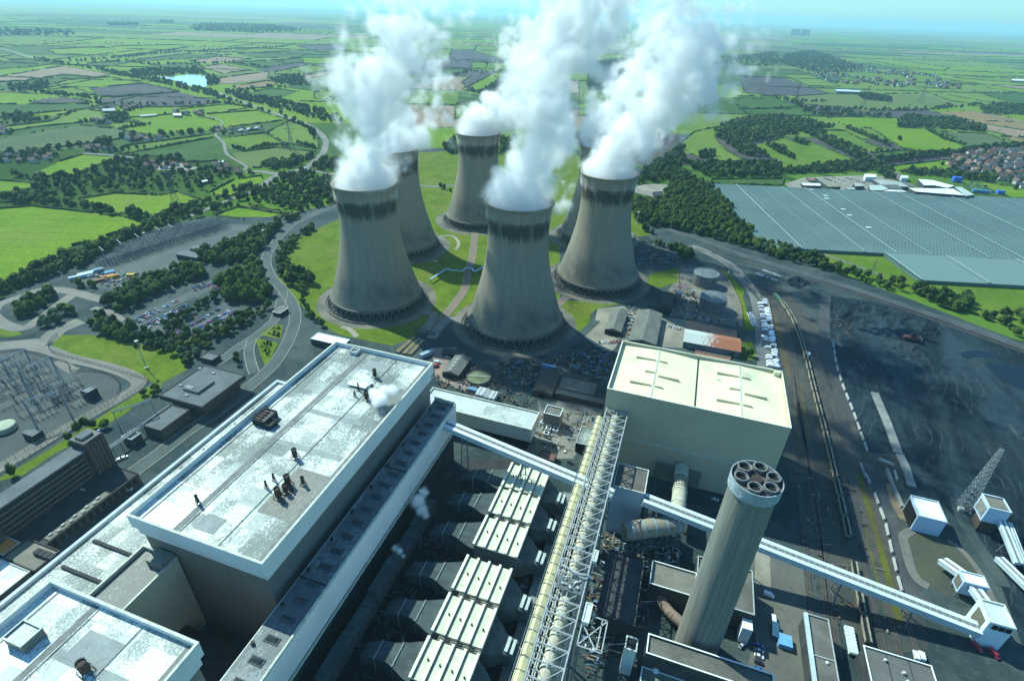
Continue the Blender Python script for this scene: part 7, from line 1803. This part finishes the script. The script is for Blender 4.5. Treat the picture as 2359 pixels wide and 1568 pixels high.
def bay_parts(t, n, L, h, one):
    m = MB(); mi = MB(); mb_ = MB()
    for r in (-1, 0, 1):
        for k in range(n):
            q = Vector((L*(k/(n-1)-.5), r*3.2, 0)); hh = h*sr.uniform(.55, .8); m.bar(q, q+Vector((0, 0, hh)), .28); mi.tube(q+Vector((0, 0, hh)), q+Vector((0, 0, h+sr.uniform(-.3, 1.2))), .26, 6)
        mb_.tube((-L/2, r*3.2, h+.6), (L/2, r*3.2, h+.6), .11, 5)
    if one:
        a = MB()
        for k, src in enumerate((m, mi, mb_)): a.mi = k; a._a(src.v, src.f)
        o = a.build('switchgear_bay', [blue_st, insul, lsteel]); return o
    build_each(m, 'post', blue_st, t, 6); build_each(mi, 'insulator', insul, t, 8); build_each(mb_, 'busbar', lsteel, t, 7)
    m = MB(); m.box(-L*.52, -4.5, 0, L*.52, 4.5, .12); m.build('plinth', M('plinth', (.15, .155, .14), (.11, .115, .105), .3), t); return t
NB_ = [bay_parts(thing('switchgear_bay', 'x', 'switchgear'), 5, 12, 5.5, False) for _ in range(3)]
for i, (x, y) in enumerate(((60, 470), (180, 520), (300, 570), (420, 480), (120, 620), (260, 660), (470, 640), (560, 560), (60, 760), (330, 830), (560, 760), (440, 400), (640, 620), (780, 560), (700, 690), (500, 860), (830, 640), (170, 380), (320, 340), (900, 720), (-60, 560), (-80, 700), (20, 330))):
    c = g(10, x, y, 0); o = NB_[i % 3] if i < 3 else copy_tree(NB_[i % 3]); put(o, (c.x, c.y, 0), 1.45+sr.uniform(-.05, .05), 'switchgear bay of insulators and busbars in the near switchyard', 'switchgear bays in the near switchyard')
FB = None
for i in range(12):
    for j in range(8):
        x = 740+i*78+j*16; y = 285-i*25-j*27+(j-3)*5
        if not in_poly(x, y, [(690, 300), (850, 165), (1180, 25), (1500, -40), (1600, 0), (1560, 120), (1300, 230), (1100, 330), (900, 310)]): continue
        c = g(4, x, y, 0)
        if FB is None: FB = bay_parts(None, 6, 18, 8, True); o = FB
        else: o = FB.copy(); COL.objects.link(o)
        o['category'] = 'switchgear'; put(o, (c.x, c.y, 0), 1.3+.1*(i % 2), 'switchgear bay in the far switchyard below the tree belt', 'switchgear bays in the far switchyard')
for k, (x, y) in enumerate(((720, 180), (840, 130), (960, 85), (1100, 35), (1190, 15))):
    c, h = hz(4, (x+8, y+45), (x, y), 5, 30); t = thing('terminal_frame', 'grey T shaped terminal frame along the far switchyard edge', 'gantry', (c.x, c.y, 0), group='terminal frames of the far switchyard')
    m = MB(); m.bar(c, c+Vector((0, 0, 13)), .6); m.bar(c+Vector((-7, 3, 13)), c+Vector((7, -3, 13)), .7); m.build('frame', lsteel, t)
boxthing('transformer', 'dark transformer with pale tank in the near switchyard', 'transformer', -398, 204, -390, 211, 0, 7, dk, steel, steel, .3)
c = g(10, 40, 990, 3); t = thing('oil_tank', 'round pale green topped tank at the left edge', 'tank', (c.x, c.y, 0)); m = MB(); m.lathe((c.x, c.y, 0), [(6.5, 0), (6.5, 3.5), (6.0, 3.8), (.05, 4.4)], 32); m.build('shell', M('pale_green_paint', (.40, .46, .34), (.32, .38, .28), .4), t)
def fence(lab, n, pts, gap=3.2, h=2.6, z=0):
    P = smooth([g(n, *q, 0) for q in pts], 6); t = thing('fence', lab, 'fence', P[0]); mp, mr = MB(), MB(); acc = 0
    for a, b_ in zip(P[:-1], P[1:]):
        d = b_-a; k = max(1, int(d.length/gap))
        for j in range(k): q = a+d*(j/k); mp.bar(q, q+Vector((0, 0, h)), .18)
        for zz in (.2, .6, 1.0, 1.4, 1.8, 2.2, h): mr.bar(a+Vector((0, 0, zz)), b_+Vector((0, 0, zz)), .05)
    mp.build('posts', M('fence_post', (.13, .135, .12), (.1, .1, .09), .5), t); mr.build('wire', M('fence_wire', (.10, .11, .10), (.08, .085, .08), .5), t)
fence('curved dark fence round the corner lawn', 10, ((640, -10), (560, 60), (540, 120), (600, 185), (800, 240), (1200, 350), (1660, 490)))
fence('curved fence round the near switchyard', 10, ((-60, 190), (100, 165), (250, 160), (430, 210), (650, 265), (760, 305), (790, 400), (950, 380), (1150, 405), (1290, 480), (1330, 560), (1270, 690), (1000, 850), (600, 1090), (0, 1440)))
fence('fence along the perimeter road below the lawn strip', 10, ((1650, 500), (1500, 610), (1200, 790), (800, 1030), (400, 1280), (60, 1500)))
fence('fence on the left compound road', 4, ((0, 755), (100, 775), (200, 765), (250, 735)))
# masts, lamps, pylons
def mast(lab, n, foot, top, hi=60):
    c, h = hz(n, foot, top, 8, hi); t = thing('lamp_mast', lab, 'lamp mast', (c.x, c.y, 0)); m = MB(); m.tube(c, c+Vector((0, 0, h)), .42, 8, .2); m.build('pole', lsteel, t)
    m = MB(); m.lathe((c.x, c.y, h), [(.3, 0), (1.5, .2), (1.5, .7), (.3, 1.0)], 8); m.build('lamp_ring', cap_m, t); m = MB(); m.lathe((c.x, c.y, 0), [(1.3, 0), (1.3, 1.2), (.05, 1.2)], 10); m.build('base', cap_m, t)
mast('tall lamp mast standing on the corner lawn', 10, (1625, 355), (1535, 45)); mast('tall lamp mast by the far bend of the tank yard road', 11, (1690, 335), (1775, 65)); mast('slim lamp mast behind the cream hall corner', 11, (2062, 1450), (2150, 1180))
mast('lamp mast beside the railway right of the towers', 13, (1915, 100), (1930, 0)); mast('lamp mast over the far switchyard', 4, (1025, 140), (1000, 40)); mast('lamp mast over the car park woods', 4, (1225, 350), (1205, 290)); mast('lamp mast by the tall trees of the access road', 4, (1845, 160), (1838, 20))
pyl_m = M('pylon_steel', (.13, .15, .15), (.10, .12, .12), .5)
def pylon_proto():
    t = thing('pylon', 'x', 'pylon', (0, 0, 0)); m = MB(); H = 46
    for s1 in (-1, 1):
        for s2 in (-1, 1): m.bar((4*s1, 4*s2, 0), (.9*s1, .9*s2, 30), .45); m.bar((.9*s1, .9*s2, 30), (.5*s1, .5*s2, H), .35)
    for k in range(6):
        z0, z1 = 5*k, 5*k+5; a, b_ = 4-3.1*z0/30, 4-3.1*z1/30
        for s1, s2, s3, s4 in ((-1, -1, 1, -1), (1, -1, 1, 1), (1, 1, -1, 1), (-1, 1, -1, -1)): m.bar((a*s1, a*s2, z0), (b_*s3, b_*s4, z1), .22)
    m.build('lattice_tower', pyl_m, t); m = MB()
    for z, w_ in ((30, 7), (36, 9), (42, 6.5)): m.bar((-w_, 0, z), (w_, 0, z), .4); m.bar((-w_, 0, z), (0, 0, z+2.5), .25); m.bar((w_, 0, z), (0, 0, z+2.5), .25)
    m.build('cross_arms', pyl_m, t); return t
pp = pylon_proto()
for k, (n, x, y, sc_, lab) in enumerate([(1, 1215, 1405, 1.05, 'lattice pylon in the bright field left of the towers'), (1, 2020, 1045, 1.2, 'lattice pylon in the pasture inside the road curve'), (3, 1245, 745, 1.6, 'lattice pylon left of the lone copse on the right'), (3, 780, 692, 1.3, 'lattice pylon at the edge of the dark ploughed field'), (3, 1640, 712, 1.8, 'lattice pylon standing by the straight road on the right'), (6, 1300, 335, .45, 'small wooden pole pylon in the greenhouse meadow')]):
    c = g(n, x, y, 0); o = pp if k == 0 else copy_tree(pp); put(o, (c.x, c.y, -.2), .5, lab, 'lattice pylons', (sc_, sc_, sc_))
# ================================================================ villages
wallm = [M('house_render', (.50, .47, .42), (.42, .40, .36), .5), M('house_brick', (.26, .15, .11), (.2, .13, .1), .5), M('house_white', (.66, .66, .62), (.6, .6, .57), .5)]
roofm = [M('roof_tile_brown', (.16, .10, .08), (.12, .085, .07), .5), M('roof_tile_red', (.19, .11, .085), (.15, .09, .07), .5), M('roof_slate', (.12, .13, .145), (.09, .1, .11), .5)]
KW, KR = ['cream', 'brick', 'white'], ['brown', 'red', 'slate']; HP = {}
def house(c, rz, group, where, sc_=1.0, kw=None, kr=None):
    kw = hr.randrange(3) if kw is None else kw; kr = hr.randrange(3) if kr is None else kr; key = (kw, kr)
    lab = f'{KW[kw]} walled house with {KR[kr]} roof {where}'
    if key not in HP:
        t = thing('house', lab, 'house', (0, 0, 0)); m = MB(); m.box(-5.5, -4, 0, 5.5, 4, 5.2); m.build('wall', wallm[kw], t); m = MB(); m.gable((0, 0), 11, 8, 5.21, 3.2, 0, 0, .5); r = m.build('roof', roofm[kr], t); m = MB(); m.box(3.4, -.5, 7.2, 4.3, .5, 9.4); m.build('chimney', wallm[1], r)
        HP[key] = t; o = t
    else: o = copy_tree(HP[key])
    put(o, (c.x, c.y, -.3), rz, lab, f'{KW[kw]} and {KR[kr]} houses {where}', (sc_, sc_, sc_))
def village(n, s, N_, where, dirs, sc_=1.0, gap=22):
    P = [(q.x, q.y) for q in (g(*t_, 0) for t_ in S(n, s))]; xs = [p_[0] for p_ in P]; ys = [p_[1] for p_ in P]; k = 0; tries = 0; used = []
    while k < N_ and tries < N_*60:
        tries += 1; x = hr.uniform(min(xs), max(xs)); y = hr.uniform(min(ys), max(ys))
        if not in_poly(x, y, P) or any((x-a)**2+(y-b_)**2 < gap*gap for a, b_ in used): continue
        used.append((x, y)); k += 1; house(Vector((x, y, 0)), dirs+hr.choice((0, 0, math.pi/2))+hr.uniform(-.1, .1), None, where, sc_*hr.uniform(.85, 1.15))
        for q in range(2): VT.append((x+hr.uniform(-16, 16), y+hr.uniform(-16, 16), hr.uniform(.5, .9)*sc_, hr.choice((0, 0, 1))))
VT = []
village(19, '1650,15 1900,-30 2359,-60 2500,0 2500,330 2280,310 2150,250 2000,190 1720,160 1620,110', 95, 'in the estate beyond the greenhouse', .25, 1.15, 18)
village(21, '440,185 600,160 700,190 1000,230 1500,250 1800,290 1780,330 1450,300 1250,310 1060,290 760,280 620,260', 75, 'in the far village on the right', .1, 1.5, 34)
village(21, '720,95 900,110 1300,170 1700,240 1650,255 1200,210 1000,195 760,120', 30, 'in the farther rows of the far village', .1, 1.6, 40)
village(20, '0,340 180,330 330,330 560,340 560,370 400,400 200,410 0,400', 22, 'in the hamlet at the left edge', .3, 1.0, 20)
village(20, '800,270 1000,260 1090,290 950,310 820,305', 6, 'by the lane left of the bright wheat field', .2, 1.0, 18); village(20, '1170,170 1270,165 1520,180 1500,200 1200,205', 7, 'in the tree lined row beyond the dark field', .2, 1.1, 20)
village(20, '2050,430 2160,440 2300,500 2280,520 2100,500', 8, 'beside the bend of the lane near the junction', .4, .9, 17); village(20, '1360,420 1750,410 1880,450 1700,475 1400,460', 7, 'in the wooded works yard', .3, .9, 16)
village(1, '660,740 960,740 960,765 700,770', 6, 'at the farm beyond the purple field', .2, 1.2, 22); village(1, '1190,775 1400,770 1420,800 1250,805', 5, 'at the farm left of the lane', .2, 1.1, 20); village(1, '1500,880 1560,880 1810,890 1800,915 1560,930 1500,915', 9, 'on the farm by the lane crossing', .2, .9, 16)
village(1, '600,835 750,835 750,858 640,862', 5, 'at the small farm in the trees', .2, 1.1, 20); village(1, '0,895 60,895 80,930 0,935', 3, 'at the far left farm', .2, 1.1, 18)
mass('garden_trees', 'trees and hedges between the village houses', VT, FARC, 'garden trees')
# far cooling towers on the horizon
b = NB('far_tower'); b.bsdf((.22, .22, .22), .9, 0, .1)
ft = MB(); ft.lathe((0, 0, 0), [(tower_r(z), z) for z in range(0, 118, 9)], 20); fo = None
for k, x in enumerate((772, 786, 800, 818, 848, 858, 872, 886)):
    q = gd(3, x, 165, 14500)
    if fo is None: fo = ft.build('distant_cooling_tower', b.mat, None, smooth=True); o = fo
    else: o = fo.copy(); COL.objects.link(o)
    o.location = (q.x, q.y, 0); tag(o, 'tiny blue cooling tower on the hazy horizon, one of a distant group', 'cooling tower', 'distant cooling towers on the horizon')
q = gd(3, 600, 130, 16000); print('far', q)

# jumble of pipes, scrap and pallets nobody could count
def clutter(name, label, n, s_pts, N_, mats, hmax=1.6, smax=2.6, pipes=.4, seed=1):
    P = [(q.x, q.y) for q in (g(*t_, 0) for t_ in S(n, s_pts))]; r = random.Random(seed); xs = [a[0] for a in P]; ys = [a[1] for a in P]; m = MB(); k = 0
    while k < N_:
        x, y = r.uniform(min(xs), max(xs)), r.uniform(min(ys), max(ys))
        if not in_poly(x, y, P): continue
        k += 1; m.mi = r.randrange(len(mats)); a = r.choice((0, math.pi/2, .35))+r.uniform(-.1, .1)
        if r.random() < pipes: L = r.uniform(2, 9); q = Vector((math.cos(a), math.sin(a), 0))*L/2; c = Vector((x, y, r.uniform(.2, hmax))); m.bar(c-q, c+q, r.uniform(.15, .5))
        else: m.cbox((x, y), r.uniform(.4, smax), r.uniform(.4, smax*1.6), 0, r.uniform(.3, hmax), a)
    o = m.build(name, mats); tag(o, label, 'scrap', kind='stuff')
junk = [M('junk_white', (.62, .66, .66), (.4, .42, .42), .5), M('junk_rust', (.24, .13, .08), (.15, .09, .06), .5), M('junk_dark', (.03, .035, .04), (.06, .06, .06), .5), M('junk_blue', (.12, .24, .38), (.1, .18, .28), .5), M('junk_tan', (.32, .29, .22), (.25, .22, .18), .5)]
clutter('scrap', 'scrap, pipes and pallets strewn in the shade before the nearest tower', 13, '760,1250 1100,1210 1400,1180 1570,1110 1720,1180 1650,1420 1350,1290 1040,1450 760,1440', 520, [junk[2], junk[2], junk[2], junk[4], junk[3]], 1.6, 2.0, seed=2)
clutter('scrap', 'pipework and stores cluttering the yards round the sheds', 13, '1800,780 1960,800 1900,1060 2080,1120 1720,1060 1780,920', 160, junk, seed=3)
clutter('scrap', 'pallets and pipe stacks on the ground right of the right-hand tower', 13, '1890,190 2100,230 2320,380 2130,440 1930,440', 260, [junk[2], junk[2], junk[3], junk[4], junk[2]], 1.4, 2.6, seed=4)
clutter('scrap', 'stores and vehicles clutter in the works yard behind the boiler house', 5, '640,1040 900,930 1120,1120 1350,1190 1300,1260 700,1120', 220, [junk[2], junk[4], junk[1], junk[2]], 1.6, 2.0, seed=5)
clutter('scrap', 'bins, crates and pipework on the yard between annex and cream hall', 5, '1380,1300 1800,1250 1700,1560 1330,1560 1200,1480', 150, junk, 1.8, 1.6, .5, seed=6)
clutter('scrap', 'pipes, ladders and kit in the dark ground around the chimney foot', 8, '1780,560 2359,640 2359,760 2050,1200 1700,1560 1650,900', 420, junk, 3.5, 1.8, .6, seed=7)
clutter('scrap', 'dark plant and pipework below the precipitators', 8, '500,560 1480,430 1500,900 1150,1567 0,1567 150,1100', 800, [junk[2], junk[2], steel, junk[2]], 6, 2.2, .6, seed=8)
clutter('scrap', 'bits and pieces lying along the sidings', 9, '750,100 1150,100 1560,1200 1150,1350 850,900', 110, [junk[2], junk[4], junk[2], junk[1]], 1.0, 1.2, .4, seed=9)
clutter('scrap', 'rubble and stores beside the storage tanks', 11, '860,560 1260,600 1280,900 1800,1000 1850,1060 900,920', 260, junk, 2.0, 1.8, .5, seed=10)
clutter('scrap', 'dark boulders on the coal yard margins', 6, '1050,540 1200,600 1160,760 1040,700', 120, [junk[2]], 1.2, 2.5, 0, seed=11)
clutter('scrap', 'equipment crowded on the podium and courts of the office block', 7, '100,470 560,110 860,130 330,480', 60, [junk[0], junk[2], steel], 7.2, 1.6, .2, seed=12)
clutter('scrap', 'scattered machinery among the compound vehicles', 4, '560,330 760,300 1020,340 880,430 700,410', 120, junk, 2.2, 2.6, .3, seed=13)
# ================================================================ steam
if STEAM_ON:
    W1 = gd
    plume('steam_plume', 'dense white steam billowing from the front left cooling tower and drifting up', mouth(0)+track([(850, 385, 32, 1), (862, 330, 36, 1), (862, 275, 40, 1), (828, 215, 40, 1), (880, 170, 44, 1), (925, 120, 44, .9), (950, 75, 50, .75), (985, 25, 60, .55), (940, -10, 64, .5), (1010, -40, 70, .45), (900, 60, 40, .35)], hd(0)-10), .09, 2.3, seed=1)
    plume('steam_plume', 'thin ragged steam drifting behind the front left plume', mouth(1)+track([(925, 345, 34, 1), (940, 330, 36, .9), (950, 290, 42, .72), (975, 245, 46, .6), (1000, 200, 50, .6), (1000, 150, 52, .46), (1040, 215, 36, .42), (1010, 80, 56, .34), (1020, 20, 60, .28), (1030, 320, 26, .36)], hd(1)), .07, 2.8, seed=2)
    plume('steam_plume', 'white steam column rising from the nearest cooling tower', mouth(2)+track([(1205, 430, 32, 1), (1225, 375, 34, 1), (1250, 315, 38, 1), (1262, 255, 42, 1), (1275, 190, 46, 1), (1300, 130, 48, 1), (1330, 80, 50, 1), (1350, 35, 56, .9), (1370, -15, 64, .85), (1420, 60, 50, .4), (1400, -60, 70, .7)], hd(2)), .095, 2.3, seed=3)
    plume('steam_plume', 'white steam leaning right from the rear tower into the central column', mouth(3)+track([(1110, 285, 30, 1), (1150, 255, 38, 1), (1200, 225, 46, 1), (1220, 165, 54, 1), (1225, 120, 56, .9), (1235, 80, 50, .6), (1290, 60, 60, .4)], hd(3)), .09, 3.0, seed=4)
    plume('steam_plume', 'white steam blown right from the right-hand cooling tower', mouth(4)+track([(1425, 350, 32, 1), (1455, 310, 38, 1), (1500, 265, 44, 1), (1540, 225, 48, 1), (1585, 185, 50, 1), (1640, 190, 46, .55), (1625, 235, 38, .42), (1600, 130, 58, .8), (1670, 150, 52, .55), (1690, 200, 40, .42), (1660, 100, 56, .5), (1570, 80, 64, .72), (1560, 30, 72, .66), (1545, -25, 80, .62), (1640, 60, 60, .38)], hd(4)), .09, 2.7, seed=5)
    plume('steam_plume', 'steam rising from the half hidden tower behind the right-hand one', mouth(5)+track([(1380, 295, 34, 1), (1405, 255, 42, 1), (1440, 215, 46, 1), (1480, 175, 50, .9), (1530, 140, 56, .7), (1560, 90, 60, .5), (1530, 40, 66, .4), (1600, 20, 70, .36)], hd(5)), .085, 3.0, seed=6)
    plume('drifting_steam', 'thin torn veil of steam drifting right above the far village', track([(1640, 90, 70, .34), (1700, 60, 70, .32), (1740, 110, 60, .30), (1800, 85, 60, .27), (1680, 140, 50, .28), (1760, 50, 60, .26), (1860, 90, 48, .22)], hd(5)), .022, 4.0, thr=.10, seed=7)
    plume('drifting_steam', 'wisp of steam low beside the nearest tower rim', track([(1283, 478, 12, .5), (1300, 465, 14, .5), (1310, 430, 16, .45), (1320, 400, 16, .4)], hd(2)+10), .12, 1.4, warp=(9, .06), seed=8, ks=2.5)
    def wisp(lab, n, pts, z, s_, vox=.5):
        bl = [(g(n, x, y, z+dz), r*1.8, min(1, w_*1.1)) for x, y, dz, r, w_ in pts]; plume('steam_wisp', lab, bl, .45, vox, warp=(3.2, .22), thr=.12, seed=s_, ks=5.0)
    wisp('small curl of steam blowing across the far roof of the boiler house', 5, [(215, 1140, 5, 2.2, .8), (240, 1160, 6, 3.0, .8), (275, 1190, 6, 3.4, .7), (300, 1130, 8, 3.6, .6), (350, 1120, 9, 4.0, .5), (420, 1090, 10, 4.2, .35), (240, 1215, 5, 2.6, .6)], 67.5, 11)
    wisp('small curl of steam rising beside the bunker bay wall, farther one', 8, [(580, 420, 0, 2.0, .6), (555, 380, 3, 3.0, .7), (525, 320, 6, 3.8, .7), (570, 260, 9, 3.4, .55), (500, 300, 7, 3.0, .5)], 24, 12)
    wisp('small curl of steam rising beside the bunker bay wall, nearer one', 8, [(425, 700, 0, 1.3, .6), (400, 670, 2, 1.7, .6), (370, 650, 4, 2.2, .55)], 24, 13, .4)
